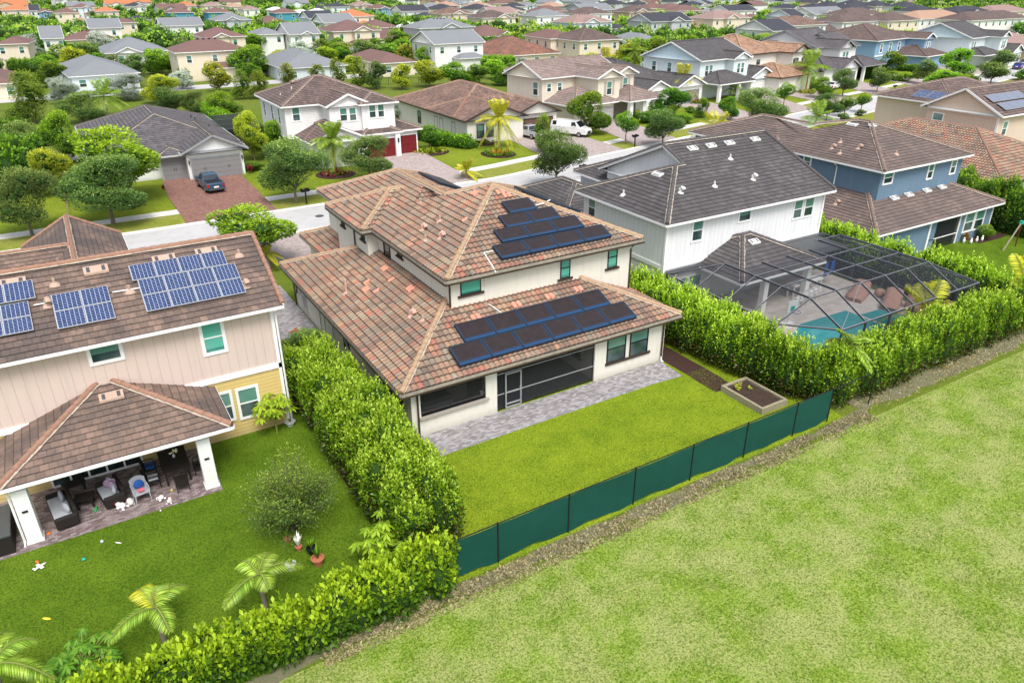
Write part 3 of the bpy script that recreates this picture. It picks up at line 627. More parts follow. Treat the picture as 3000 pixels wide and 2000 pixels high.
# screens
def screened(x0, x1, z0, z1, rails, posts, y=RY+.12):
    f = MB(); t = .045
    for x in [x0+t/2, x1-t/2]+posts: f.box(x-t/2, y-t/2, z0, x+t/2, y+t/2, z1, 'black')
    for z in [z0+t/2, z1-t/2]: f.box(x0, y-t/2-.002, z-t/2, x1, y+t/2+.002, z+t/2, 'black')
    for (ra, rb, rz_) in rails: f.box(ra, y-t/2-.003, rz_-t/2, rb, y+t/2+.003, rz_+t/2, 'grey')
    o = f.build('screen_frame', MH); p = MB(); p.quad((x0, y, z0), (x1, y, z0), (x1, y, z1), (x0, y, z1), 'screen_d'); p.build('screen_mesh', o); return o
screened(kx0, kx1, kz, top, [], [])
dx0, dx1 = PS(1400+.3*265, 1200, RY)[0], PS(1400+.3*425, 1190, RY)[0]
screened(sx0, sx1, .03, top, [(sx0, dx0, .95), (dx1, sx1, .95), (sx0, sx1, 2.15)], [dx0, dx1])
d = MB()
for x in (dx0+.05, dx1-.05): d.box(x-.035, RY+.03, .05, x+.035, RY+.09, 2.1, 'grey')
for z in (.08, .30, .98, 2.07): d.box(dx0+.05, RY+.031, z-.035, dx1-.05, RY+.089, z+.035, 'grey')
dd = d.build('screen_door', MH); h = MB(); h.box(dx1-.14, RY-.01, 1.05, dx1-.10, RY+.03, 1.2, 'silver'); h.build('handle', dd)
f = MB(); f.box(LX-.01, lw1, wz0, LX+.05, lw0, wz0+.05, 'black'); f.box(LX-.01, lw1, top-.05, LX+.05, lw0, top, 'black'); o = f.build('screen_frame', MH)
p = MB(); p.quad((LX+.02, lw0, wz0), (LX+.02, lw1, wz0), (LX+.02, lw1, top), (LX+.02, lw0, top), 'screen_d'); p.build('screen_mesh', o)
# porch back wall: sliding door, tv, windows on the side wall
window(MH, 'S', 33.1, 19.6, .12, 4.4, 2.1, 'darkgrey', 'pane_dark', name='sliding_door', mull=False)
window(MH, 'S', 33.1, 14.0, 1.25, 1.5, .95, 'black', 'pane_dark', mull=False)
window(MH, 'W', sx1, 30.9, .95, 1.7, 1.2, 'brown', 'pane_dark', sill=('brown', .1))
# windows
def pxwin(root, Y, l, r, t, bt, **k):
    (xa, _), (xb, _) = PS(l, (t+bt)/2, Y), PS(r, (t+bt)/2, Y); c = (l+r)/2; z1 = PS(c, t, Y)[1]; z0 = PS(c, bt, Y)[1]
    return window(root, 'S', Y, (xa+xb)/2, z0, xb-xa, z1-z0, **k)
pxwin(MH, UY, 1350, 1405, 818, 857, frame='black', pane='pane_teal', fw=.05, sill=('brown', .12), mull=False)
pxwin(MH, UY, 1643, 1667, 757, 811, frame='black', pane='pane_teal', fw=.05, sill=('brown', .12))
pxwin(MH, UY, 1782, 1805, 724, 780, frame='black', pane='pane_teal', fw=.05, sill=('brown', .12))
pxwin(MH, RY, 1779, 1828, 980, 1056, frame='black', fw=.06)
pxwin(MH, RY, 1846, 1893, 961, 1037, frame='black', fw=.06)
b = MB(); q0, q1 = PS(1770, 1072, RY), PS(1900, 1030, RY); b.box(q0[0], RY-.1, q0[1]-.02, q1[0], RY-.005, q0[1]+.11, 'brown'); b.build('sill', MH)
for (px, py, w_, h_) in ((1129, 715, .9, 1.25), (1168, 733, .55, .5)):
    y, z = PW(px, py, UX); window(MH, 'W', UX, y, z-h_/2, w_, h_, frame='black', pane='pane_dark', fw=.05, sill=('brown', .12), mull=False)
for (px, py, w_, h_) in ((1058, 682, .5, .5), (998, 640, .5, .5)):
    y, z = PW(px, py, 15.38); window(MH, 'W', 15.38, y, z-h_/2, w_, h_, frame='black', pane='pane', fw=.05, sill=('brown', .12), mull=False)
y, z = PW(1011, 1000, LX); window(MH, 'W', LX, y, 1.0, .8, 1.5, frame='black', pane='pane_dark', fw=.05)
y, z = PW(1090, 1120, LX)
# downspouts
downspout(MH, [(15.75, 31.95, 6.3), (15.9, 32.1, 6.1), (15.98, 32.22, 5.9), (15.98, 32.22, 4.8)], 'brown')
downspout(MH, [(12.0, 28.3, 2.8), (12.25, 28.55, 2.6), (12.25, 28.55, .1)], 'brown')
downspout(MH, [(28.4, 31.9, 6.3), (28.1, 32.2, 6.0), (28.05, 32.24, 5.8), (28.05, 32.24, 3.2)], 'brown')
downspout(MH, [(28.2, 28.3, 2.8), (27.75, 28.55, 2.55), (27.75, 28.55, .35)], 'brown'); downspout(MH, [(27.75, 28.55, .35), (27.75, 28.5, .1), (27.75, 28.35, .06)], 'white', .06)
downspout(MH, [(15.3, 44.5, 6.35), (15.3, 44.5, 4.0)], 'brown'); downspout(MH, [(11.4, 47.9, 2.8), (11.85, 47.9, 2.6), (11.85, 47.9, .1)], 'brown')
# vents
LS = lambda x: EZ+.4*(x-11.3)
ULS = lambda x: UZ+.4*(x-15.6)
RS = lambda y: EZ+.4*(y-28.15)
URS = lambda y: UZ+.4*(y-31.8)
def on_left(px, py, z0, x0, s=.4):        # sight line on the plane z = z0+s*(x-x0)
    dd_ = ray(px, py); t = (z0-s*x0-CAM_H+s*CX)/(dd_.z-s*dd_.x); return dd_.x*t, dd_.y*t, CAM_H+dd_.z*t
def on_rear(px, py, z0, y0, s=.4):
    dd_ = ray(px, py); t = (z0-s*y0-CAM_H)/(dd_.z-s*dd_.y); return dd_.x*t, dd_.y*t, CAM_H+dd_.z*t
for px, py, gz, m in ((1238, 671, 1, 'vent_pink'), (1291, 696, 1, 'vent_pink'), (1287, 645, 0, 'vent_tan'), (1245, 702, 0, 'vent_tan')):
    pipe_vent(MH, *on_left(px, py, UZ, 15.6), h=.35, mat=m, goose=bool(gz))
for px, py, gz, hh in ((1010, 856, 0, .9), (1205, 925, 1, .35), (1238, 940, 0, .25)):
    pipe_vent(MH, *on_left(px, py, EZ, 11.3), h=hh, mat='vent_pink' if hh != .25 else 'vent_tan', goose=bool(gz))
def pink_tiles(root, fn, pts, n=2):
    b = MB()
    for px, py in pts:
        P0 = Vector(fn(px, py))+Vector((0, 0, .02))
        for i in range(n):
            if fn is fr or fn is fur: u = Vector((1, 0, 0)); v = Vector((0, 1, .4)).normalized()
            else: u = Vector((0, -1, 0)); v = Vector((1, 0, .4)).normalized()
            o_ = P0+u*(.3*i); ring = []
            for t in (0, .42):
                ring.append([o_+v*t+u*(-.13*math.cos(math.pi*k_/5))+Vector((0, 0, .05+.075*math.sin(math.pi*k_/5))) for k_ in range(6)])
            for k_ in range(5): b.quad(ring[0][k_], ring[0][k_+1], ring[1][k_+1], ring[1][k_], 'pinktile')
    return b.build('replacement_tiles', root)
M['pinktile'] = plain('new_pink_tiles', (.62, .27, .19), .85, var=.15, scale=3)
fl = lambda a, c: on_left(a, c, EZ, 11.3); ful = lambda a, c: on_left(a, c, UZ, 15.6); fr = lambda a, c: on_rear(a, c, EZ, 28.15); fur = lambda a, c: on_rear(a, c, UZ, 31.8)
pink_tiles(MH, fl, [(1110, 788), (1185, 850), (1055, 850)]); pink_tiles(MH, fl, [(1088, 858), (1060, 830), (1133, 825)], 1)
pink_tiles(MH, ful, [(1375, 568)]); pink_tiles(MH, ful, [(1350, 650)], 1)
pink_tiles(MH, fr, [(1393, 945), (1513, 907), (1610, 882), (1694, 860)]); pink_tiles(MH, fur, [(1465, 570), (1485, 580)])
# solar collectors: each rests on the roof
def collector(fn, n_dir_up, pl, n, group, lab, tops):
    pass
def panel_rows(fn, rows, proto_group, lab, w_, d_, th=.18, cat='solar panel'):
    """rows: (px,py of lower-left corner, count)"""
    out_ = []
    for (px, py, n) in rows:
        P0 = Vector(fn(px, py))
        for i in range(n): out_.append(P0+Vector((i*(w_+.02), 0, 0)))
    return out_
def make_collector(w_, d_):
    o = MB(); th = .13; f = MB()
    f.box(0, 0, 0, w_, d_, th, 'collector_frame')
    for a in ((0, 0, .05, d_), (w_-.05, 0, w_, d_), (.05, 0, w_-.05, .05), (.05, d_-.05, w_-.05, d_)): f.box(a[0], a[1], th, a[2], a[3], th+.02, 'collector_frame')
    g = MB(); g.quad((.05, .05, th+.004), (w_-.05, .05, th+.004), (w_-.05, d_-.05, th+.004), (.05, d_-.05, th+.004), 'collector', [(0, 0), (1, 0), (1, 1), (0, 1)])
    return f.mesh('frame'), g.mesh('glass')
sl = math.atan(.4)
def place_collectors(fn, rows, w_, d_, group, labs, lift=.17):
    fm, gm = make_collector(w_, d_); k_ = 0
    for (px, py, n) in rows:
        P0 = Vector(fn(px, py))
        for i in range(n):
            r = empty('solar_collector', P0+Vector((i*(w_+.02), -.0, lift)), 0, labs[k_], 'solar panel', group); r.rotation_euler = (sl, 0, 0)
            link('frame', fm, r); link('glass', gm, r); k_ += 1
A4 = (1300, 450, .34014)
def zz(a, x, y): return a[0]+a[2]*x, a[1]+a[2]*y
up_lab = ['first', 'second', 'third', 'fourth']
w1 = (fur(*zz(A4, 1440, 735))[0]-fur(*zz(A4, 500, 940))[0])/4-.02
rowpx = [(500, 940), (505, 797), (545, 668), (572, 540)]; cnt = [4, 3, 2, 1]; rn = ['bottom', 'second', 'third', 'top']
labs = []
for r_, n in zip(rn, cnt):
    for i in range(n): labs.append('black solar collector on the upper rear roof, ' + ('alone in the top row' if n == 1 else f'{up_lab[i]} from left in the {r_} row'))
Pb = Vector(fur(*zz(A4, 500, 940))); rows = []
DP = (fur(*zz(A4, 572, 540))[1]-Pb.y)/3*math.sqrt(1.16); print('panel pitch', DP, w1)
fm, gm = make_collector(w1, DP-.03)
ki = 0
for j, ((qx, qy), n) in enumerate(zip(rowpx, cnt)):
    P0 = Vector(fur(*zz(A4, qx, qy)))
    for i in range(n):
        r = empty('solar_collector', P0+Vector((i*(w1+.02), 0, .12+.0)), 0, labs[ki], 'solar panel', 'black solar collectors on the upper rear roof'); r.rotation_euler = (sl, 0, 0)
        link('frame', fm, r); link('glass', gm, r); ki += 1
A5 = (1300, 800, .29979)
pl_ = Vector(fr(800+.3507*1560, 800+.3507*815)); pr_ = Vector(fr(1400+.29979*1545, 850+.29979*300)); tl_ = Vector(fr(800+.3507*1605, 800+.3507*615)); tr_ = Vector(fr(1400+.29979*1285, 850+.29979*180))
w2 = (pr_.x-pl_.x)/6-.02
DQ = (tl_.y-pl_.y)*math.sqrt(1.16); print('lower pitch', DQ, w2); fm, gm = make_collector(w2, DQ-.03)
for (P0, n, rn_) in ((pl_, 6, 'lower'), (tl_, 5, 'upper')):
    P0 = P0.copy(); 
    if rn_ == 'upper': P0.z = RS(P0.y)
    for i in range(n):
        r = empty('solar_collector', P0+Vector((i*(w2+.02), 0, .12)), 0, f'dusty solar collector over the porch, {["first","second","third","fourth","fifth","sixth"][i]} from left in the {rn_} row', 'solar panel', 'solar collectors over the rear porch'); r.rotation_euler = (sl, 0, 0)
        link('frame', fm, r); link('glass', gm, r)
# collectors on the right hand slopes, seen edge on
for (x, y0, z, n, lab) in ((22.3, 46.0, UZ+.4*(24.4-22.3), 3, 'black solar collector low on the front right roof slope'), (24.8, 35.4, UZ+.4*(28.5-24.8), 4, 'black solar collector on the right roof slope behind the hip')):
    for i in range(n):
        r = empty('solar_collector', (x, y0+i*1.25+1.2, z+.16), 0, f'{lab}, {["nearest","second","third","farthest"][i if i < n-1 else 3]}', 'solar panel', 'collectors on the right hand slopes'); r.rotation_euler = Matrix.Rotation(sl, 3, 'Y').to_4x4().to_euler()
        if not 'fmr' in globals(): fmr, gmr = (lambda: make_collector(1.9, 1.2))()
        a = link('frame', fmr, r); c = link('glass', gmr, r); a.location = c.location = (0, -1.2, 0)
# white conduits
b = MB(); Q = [Vector(fur(*zz(A4, *p)))+Vector((0, 0, .12)) for p in ((425, 855), (345, 870), (420, 990))]; Q.append(Q[-1]+Vector((0, -.35, -.25))); b.tube(Q, .035, 'white', 6)
Q = [Vector(fur(*zz(A4, *p)))+Vector((0, 0, .12)) for p in ((790, 455), (880, 430), (915, 405))]; b.tube(Q, .035, 'white', 6); b.build('conduit', MH)
b = MB(); x = PS(1421, 840, UY)[0]; b.tube([(x, UY-.04, 6.2), (x, UY-.04, 4.6), (x+.1, 31.6, 4.52), (x+.4, 30.9, 4.25)], .025, 'white', 6); b.build('conduit', MH)
# left wall equipment
b = MB(); y, z = PW(800+.3507*235, 800+.3507*200, LX); b.box(LX-.16, y-.25, z-.5, LX-.005, y+.25, z+.35, 'lgrey'); b.build('meter_box', MH)
for dy, zt in ((-.6, 1.9), (.6, 2.2), (-3.5, 2.4), (-6, 1.6), (-4.4, 2.5)): b = MB(); b.tube([(LX-.05, y+dy, .05), (LX-.05, y+dy, zt)], .03, 'lgrey', 6); b.build('wall_pipe', MH)
b = MB()
b.tube([(LX-.05, 38, 2.4), (LX-.05, 37.9, 1.5), (LX-.05, 37.2, 1.0), (LX-.05, 36.6, .9)], .035, 'lgrey', 6); b.build('wall_pipe', MH)
b = MB()
for i in range(14):
    a = i*math.tau/14; b.bar((LX-.2, 47.2+.35*math.cos(a), 1.6+.35*math.sin(a)), (LX-.2, 47.2+.35*math.cos(a+.5), 1.6+.35*math.sin(a+.5)), .09, .09, 'bark')
b.build('hose_reel', MH)
# grill standing on the porch counter
gr = world_root('grill', (13.6, 30.0, 0), 'black built-in barbecue grill behind the kitchen screen', 'grill')
b = MB(); b.box(12.9, 29.6, .0, 14.6, 30.3, 1.05, 'black'); b.box(12.9, 29.5, .85, 14.6, 29.6, 1.0, 'silver'); b.build('body', gr)
b = MB(); b.tube([(12.9, 29.75, 1.05), (12.9, 29.9, 1.25), (12.9, 30.2, 1.3)], .02, 'silver'); b.box(12.95, 29.62, 1.05, 14.55, 30.28, 1.25, 'darkgrey'); b.build('lid', gr)
for i in range(5):
    b = MB(); b.tube([(13.1+i*.3, 29.5, .92), (13.1+i*.3, 29.46, .92)], .035, 'lgrey', 8); b.build('knob', gr)
po = world_root('plant_pot', (16.1, 29.6, 0), 'small pale pot with a plant on the porch kitchen ledge', 'pot')
b = MB(); b.lathe((16.0, 29.0, kz), [(.07, 0), (.11, .2), (.12, .2)], 'plush', 10); b.build('pot', po)

# ------------------------------------------------------------------ left house
LHc = (.62, .50, .44); YEL = (.62, .46, .17)
LH = world_root('left_house', (0, 37, 0), 'pink and yellow two-storey house with brown tiles and blue cell solar panels', 'house')
LH.name = 'pink_yellow_house'; KEEP.add('pink_yellow_house')
FT = (.32, .34, 0, 'flat')
volumes(LH, [
    dict(k='gx', r=(-12, 32.9, 7.65, 41.7), z=6.6, s=.5, base=3.4, wm='batten', col=LHc, ov=.5),
    dict(k='hip', r=(-4.6, 29.5, 4.0, 38), z=3.0, s=.36, nowall=True),
    dict(k='gy', r=(-3.6, 44, 2.75, 60.8), z=3.2, s=.56, base=0, col=LHc, plain=False),
    dict(k='gx', r=(-13, 50, -.6, 57.0), z=3.2, s=.51, base=0, col=LHc)],
    'flat_brown', 'cap_brown', tile=FT, trim='white', gutter='white', wallcol=LHc)
b = MB(); b.box(-11.5, 33.4, 0, 7.15, 41, 3.35, 'siding'); b.build('wall', LH, YEL)
b = MB(); b.box(-11.55, 33.33, 3.2, 7.22, 33.45, 3.46, 'white'); b.box(7.1, 33.33, 3.2, 7.22, 41, 3.46, 'white')
for x in (7.08,): b.box(x, 33.325, 0, x+.145, 33.5, 3.2, 'white'); b.box(x, 33.325, 3.46, x+.145, 33.5, 6.4, 'white')
b.build('trim_board', LH)
pxwin(LH, 33.4, 265, 352, 1010, 1055, fw=.15, lod=0, mull=False); pxwin(LH, 33.4, 595, 651, 945, 1030, fw=.15, pane='pane_teal')
pxwin(LH, 33.4, 640, 676, 1152, 1230, fw=.13); pxwin(LH, 33.4, 700, 753, 1136, 1216, fw=.13)
x0 = PS(155, 1420, 33.4)[0]; x1 = PS(415, 1350, 33.4)[0]
b = MB()
for i in range(6): xx = x0+(x1-x0)*i/5; b.box(xx-.04, 33.3, .1, xx+.04, 33.38, 2.3, 'white')
b.box(x0, 33.31, .05, x1, 33.37, .14, 'white'); b.box(x0, 33.31, 2.3, x1, 33.38, 2.4, 'white'); sdr = b.build('sliding_door', LH)
b = MB(); b.quad((x0, 33.35, .1), (x1, 33.35, .1), (x1, 33.35, 2.3), (x0, 33.35, 2.3), 'pane_dark', [(0, 0), (1, 0), (1, 1), (0, 1)]); b.build('pane', sdr)
b = MB(); b.box(-4.3, 29.85, 2.55, 3.6, 30.15, 2.88, 'white'); b.box(-4.3, 30.15, 2.56, -4.0, 33.3, 2.87, 'white'); b.box(3.3, 30.15, 2.56, 3.6, 33.3, 2.87, 'white'); b.build('beam', LH)
for cx, lb in ((-4.05, None), (2.75, None)):
    b = MB(); b.box(cx-.27, 29.75, 0, cx+.27, 30.28, 2.55, 'white'); b.box(cx-.31, 29.71, 0, cx+.31, 30.32, .12, 'white'); c = b.build('column', LH, bevel=.01)
    b = MB(); b.box(cx-.1, 29.70, 1.55, cx+.1, 29.75, 1.62, 'black'); b.build('lamp', c)
downspout(LH, [(-4.5, 29.6, 2.8), (-4.42, 29.9, 2.5), (-4.42, 29.9, .15), (-4.42, 29.6, .08)]); downspout(LH, [(7.6, 33.0, 6.35), (7.3, 33.25, 6.1), (7.3, 33.25, .1)])
fp = lambda a, c: on_rear(a, c, 3.0, 29.5, .36); flh = lambda a, c: on_rear(a, c, 6.6, 32.9, .5)
L1z = (0, 400, .38265)
q = fp(329, 1168); vent_block(LH, q[0], q[1], q[2], 'S', .36, w_=.95, d_=.42)
for p_ in ((100, 1135), (735, 1035), (1255, 950), (1580, 893)): q = flh(*zz(L1z, *p_)); vent_block(LH, q[0], q[1], q[2], 'S', .5, w_=1.0, d_=.4)
for p_, g_ in (((415, 1130), 0), ((370, 1290), 1), ((993, 1185), 0), ((1826, 905), 0), ((1880, 1145), 1)): q = flh(*zz(L1z, *p_)); pipe_vent(LH, *q, h=.3, goose=bool(g_))
# photovoltaic panels
def pv_mesh(w_, d_):
    f = MB(); f.box(0, 0, 0, w_, d_, .04, 'silver'); g = MB(); g.quad((.03, .03, .044), (w_-.03, .03, .044), (w_-.03, d_-.03, .044), (.03, d_-.03, .044), 'pv', [(0, 0), (1, 0), (1, 1), (0, 1)]) 
    return f.mesh('frame'), g.mesh('cells')
sl5 = math.atan(.5)
def pv_array(fn, quads_, slope, nx, ny, group, lab, zlift=.15):
    """corner pixels: lower-left, lower-right, upper-left"""
    ll, lr, ul = [Vector(fn(*p)) for p in quads_]
    W_ = lr.x-ll.x; D_ = math.hypot(ul.y-ll.y, ul.z-ll.z); w_, d_ = W_/nx-.015, D_/ny-.015; fm, gm = pv_mesh(w_, d_); a = math.atan(slope); k_ = 0
    for j in range(ny):
        for i in range(nx):
            s_ = j*(d_+.015); P = Vector((ll.x+i*(w_+.015), ll.y+s_*math.cos(a), ll.z+s_*math.sin(a)+zlift))
            rn = (['lower', 'upper'][j]+' row, ' if ny == 2 else '')
            r = empty('photovoltaic_module', P, 0, f'{lab}, {rn}{["first","second","third","fourth"][i]} from left', 'solar panel', group); r.rotation_euler = (a, 0, 0); link('frame', fm, r); link('cells', gm, r)
Z = lambda *p: zz(L1z, *p)
pv_array(flh, (Z(455, 1505), Z(900, 1415), Z(425, 1235)), .5, 2, 2, 'blue cell solar panels', 'blue cell panel in the middle block of four')
pv_array(flh, (Z(1132, 1370), Z(1893, 1220), Z(1075, 1120)), .5, 4, 2, 'blue cell solar panels', 'blue cell panel in the large right block')
pv_array(flh, (Z(1020, 1130), Z(1748, 1000), Z(993, 1010)), .5, 4, 1, 'blue cell solar panels', 'blue cell panel in the single strip below the ridge')
pv_array(flh, (Z(-185, 1600), Z(282, 1540), Z(-200, 1360)), .5, 2, 2, 'blue cell solar panels', 'blue cell panel in the block at the far left')
pv_array(flh, (Z(-190, 1345), Z(285, 1260), Z(-180, 1190)), .5, 2, 1, 'blue cell solar panels', 'blue cell panel in the strip above the far left block')
b = MB()
for a_, c_ in (((265, 1310), (425, 1280)), ((865, 1210), (1080, 1175))): b.tube([Vector(flh(*Z(*a_)))+Vector((0, 0, .12)), Vector(flh(*Z(*c_)))+Vector((0, 0, .12))], .03, 'white', 6)
b.build('conduit', LH)

# ------------------------------------------------------------------ white house to the right
WC = (.74, .75, .76)
WHs = world_root('white_house', (40, 40, 0), 'white board-and-batten two-storey house with charcoal tiles beside the pool cage', 'house')
GT = (.34, .36, 0, 'flat')
volumes(WHs, [
    dict(k='gx', r=(37.5, 33.3, 47.9, 47.9), z=6.4, s=.42, base=3.3, wm='batten', col=WC, ov=.5, rk=[((37.5, 38.25, 8.48), (37.5, 40.6, 9.47)), ((37.5, 47.9, 6.4), (37.5, 40.6, 9.47)), ((47.9, 33.3, 6.4), (47.9, 40.6, 9.47)), ((47.9, 47.9, 6.4), (47.9, 40.6, 9.47))]),
    dict(k='hip', r=(31.75, 33.3, 44, 43.2), z=6.4, s=.42, nowall=True, caps=[((31.75, 33.3, 6.4), (36.7, 38.25, 8.48)), ((31.75, 43.2, 6.4), (36.7, 38.25, 8.48)), ((36.7, 38.25, 8.48), (37.5, 38.25, 8.48))]),
    dict(k='hip', r=(35.2, 29.75, 43.2, 37), z=2.95, s=.42, nowall=True),
    dict(k='hip', r=(37.6, 46, 45, 51.5), z=5.4, s=.42, base=0, wm='siding', col=WC, ov=.45),
    dict(k='hip', r=(31.4, 44.5, 41, 56), z=3.0, s=.42, base=0, wm='siding', col=WC, ov=.45)],
    'flat_grey', 'cap_grey', tile=GT, trim='white', gutter='white', wallmat='batten', wallcol=WC)
b = MB(); b.box(32.25, 33.8, 0, 47.4, 47, 3.25, 'siding'); b.build('wall', WHs, WC)
b = MB(); b.box(32.25, 33.803, 3.251, 38.5, 42.7, 6.28, 'batten'); b.build('wall', WHs, WC)
b = MB(); b.box(32.17, 33.72, 3.1, 47.48, 33.85, 3.38, 'white'); b.box(32.17, 33.85, 3.1, 32.28, 43, 3.38, 'white')
for x in (32.17, 47.3): b.box(x, 33.715, 3.38, x+.18, 33.9, 6.2, 'white')
b.box(32.17, 33.715, 0, 32.35, 33.9, 3.1, 'white'); b.build('trim_board', WHs)
W1 = (1650, 350, .34014)
def zw(l, r, t, bt, A): return dict(l=A[0]+A[2]*l, r=A[0]+A[2]*r, t=A[1]+A[2]*t, bt=A[1]+A[2]*bt)
pxwin(WHs, 33.8, **zw(1117, 1195, 865, 1030, W1), fw=.13); pxwin(WHs, 33.8, **zw(1520, 1610, 780, 860, W1), fw=.13, mull=False)
pxwin(WHs, 33.8, **zw(1992, 2055, 695, 835, W1), fw=.12); pxwin(WHs, 33.8, **zw(2085, 2150, 675, 815, W1), fw=.12)
y, z = PW(1650+.34*245, 350+.34*740, 32.25); window(WHs, 'W', 32.25, y, z-.65, .75, 1.35, fw=.12)
window(WHs, 'S', 33.8, 34.0, .1, 1.0, 2.1, fw=.08); window(WHs, 'S', 33.8, 35.2, .1, 1.0, 2.1, fw=.08)
frr = lambda a, c: on_rear(a, c, 6.4, 33.3, .42); fll = lambda a, c: on_left(a, c, 6.4, 31.75, .42); fsr = lambda a, c: on_rear(a, c, 2.95, 29.75, .42)
ZW = lambda *p: zz(W1, *p)
for p_ in ((1118, 243), (1278, 219), (1437, 195), (1660, 163)): q = frr(*ZW(*p_)); vent_block(WHs, *q, 'S', .42, mat='vent_light', w_=.85, d_=.4)
q = fll(*ZW(812, 470)); vent_block(WHs, *q, 'W', .42, mat='vent_light', w_=.9, d_=.4, face='W'); q = fsr(*ZW(1645, 1062)); vent_block(WHs, *q, 'S', .42, mat='vent_light', w_=.85, d_=.4)
for p_, g_ in (((1010, 620), 1), ((1637, 505), 1), ((1305, 565), 0), ((1442, 325), 0)): pipe_vent(WHs, *frr(*ZW(*p_)), h=.35, mat='vent_light', goose=bool(g_))
pipe_vent(WHs, *fll(*ZW(517, 635)), h=.35, mat='vent_light')
# lanai columns and flat roof at right
for cx in (38.2, 42.4): b = MB(); b.box(cx-.2, 30.2, 0, cx+.2, 30.6, 2.85, 'white'); b.build('column', WHs)
b = MB(); b.box(43.2, 30.7, 2.95, 47.0, 33.7, 3.05, 'darkgrey'); b.build('flat_roof', WHs)

# ------------------------------------------------------------------ blue house
BC = (.13, .21, .30)
BH = world_root('blue_house', (60, 42, 0), 'slate blue two-storey house with chocolate brown hipped tile roofs', 'house')
volumes(BH, [
    dict(k='hip', r=(51.2, 31.4, 68.7, 50), z=2.9, s=.41, base=0, col=BC, nowall=True),
    dict(k='hip', r=(54.7, 34.1, 66.9, 47.5), z=6.7, s=.37, base=3, col=BC, ov=.5, caps=[((54.7, 34.1, 6.7), (60.8, 40.2, 8.96)), ((66.9, 34.1, 6.7), (60.8, 40.2, 8.96)), ((60.8, 40.2, 8.96), (60.8, 41.4, 8.96)), ((66.9, 47.5, 6.7), (60.8, 41.4, 8.96)), ((58.25, 43.95, 8.46), (60.8, 41.4, 8.96))]),
    dict(k='hip', r=(53.5, 43.5, 63, 54.5), z=6.7, s=.37, base=3, col=BC, ov=.5, caps=[((53.5, 54.5, 6.7), (58.25, 49.75, 8.46)), ((63, 54.5, 6.7), (58.25, 49.75, 8.46)), ((58.25, 44.5, 8.46), (58.25, 49.75, 8.46)), ((53.5, 43.5, 6.7), (55.3, 45.3, 7.37))]),
    dict(k='hip', r=(52.2, 47.5, 62, 58), z=2.95, s=.4, base=0, col=BC, ov=.5)],
    'flat_choc', 'cap_light', tile=GT, trim='white', gutter='white', wallcol=BC)
U1 = (2300, 350, .29979)
b = MB(); b.box(51.7, 31.9, 0, 60.0, 45, 2.75, 'stucco'); b.box(63.3, 31.9, 0, 68.2, 45, 2.75, 'stucco'); b.box(60, 35.0, 0, 63.3, 45, 2.75, 'stucco'); b.build('wall', BH, BC)
b = MB(); b.box(59.0, 31.88, 0, 59.25, 32.1, 2.7, 'white'); b.box(63.25, 31.87, 0, 63.4, 32.1, 2.7, 'white'); b.box(59.2, 31.9, .9, 63.3, 31.96, .97, 'white'); b.box(68.1, 31.87, 0, 68.25, 32.1, 2.7, 'white'); b.build('trim_board', BH)
b = MB(); b.quad((59.2, 31.93, 0), (63.3, 31.93, 0), (63.3, 31.93, 2.7), (59.2, 31.93, 2.7), 'screen_d'); b.build('screen_mesh', BH)
for (l, r, t, bt) in ((980, 1055, 510, 605), (1412, 1452, 430, 555), (1637, 1675, 390, 505)): pxwin(BH, 34.6, **zw(l, r, t, bt, U1), fw=.14)
for (l, r, t, bt) in ((1765, 1840, 915, 1070), (1868, 1940, 885, 1045)): pxwin(BH, 31.9, **zw(l, r, t, bt, U1), fw=.14)
y, z = PW(2300+.3*225, 350+.3*395, 55.2); window(BH, 'W', 55.2, y, z-.4, .6, .9, fw=.14)
downspout(BH, [(54.75, 38.6, 6.45), (55.1, 38.6, 6.2), (55.1, 38.6, 4.7)])
fbu = lambda a, c: on_rear(a, c, 6.7, 34.1, .37); fbl = lambda a, c: on_rear(a, c, 2.9, 31.4, .41); fbw = lambda a, c: on_left(a, c, 6.7, 54.7, .37); fbw2 = lambda a, c: on_left(a, c, 2.9, 51.2, .41)
ZU = lambda *p: zz(U1, *p)
for p_ in ((1075, 768), (1218, 735), (1395, 693), (1542, 660)): vent_block(BH, *fbl(*ZU(*p_)), 'S', .41, mat='vent_light', w_=.9, d_=.4)
vent_block(BH, *fbw(*ZU(667, 35)), 'W', .37, mat='vent_light', w_=1, d_=.4, face='W'); vent_block(BH, *fbu(*ZU(868, 48)), 'S', .37, mat='vent_light', w_=.8, d_=.35)
for p_, g_ in (((470, 260), 1), ((728, 265), 1), ((553, 200), 0), ((548, 312), 0)): pipe_vent(BH, *fbw(*ZU(*p_)), h=.3, goose=bool(g_))
pipe_vent(BH, *fbu(*ZU(1097, 325)), h=.3); pipe_vent(BH, *fbw2(*ZU(500, 810)), h=.3, goose=True)

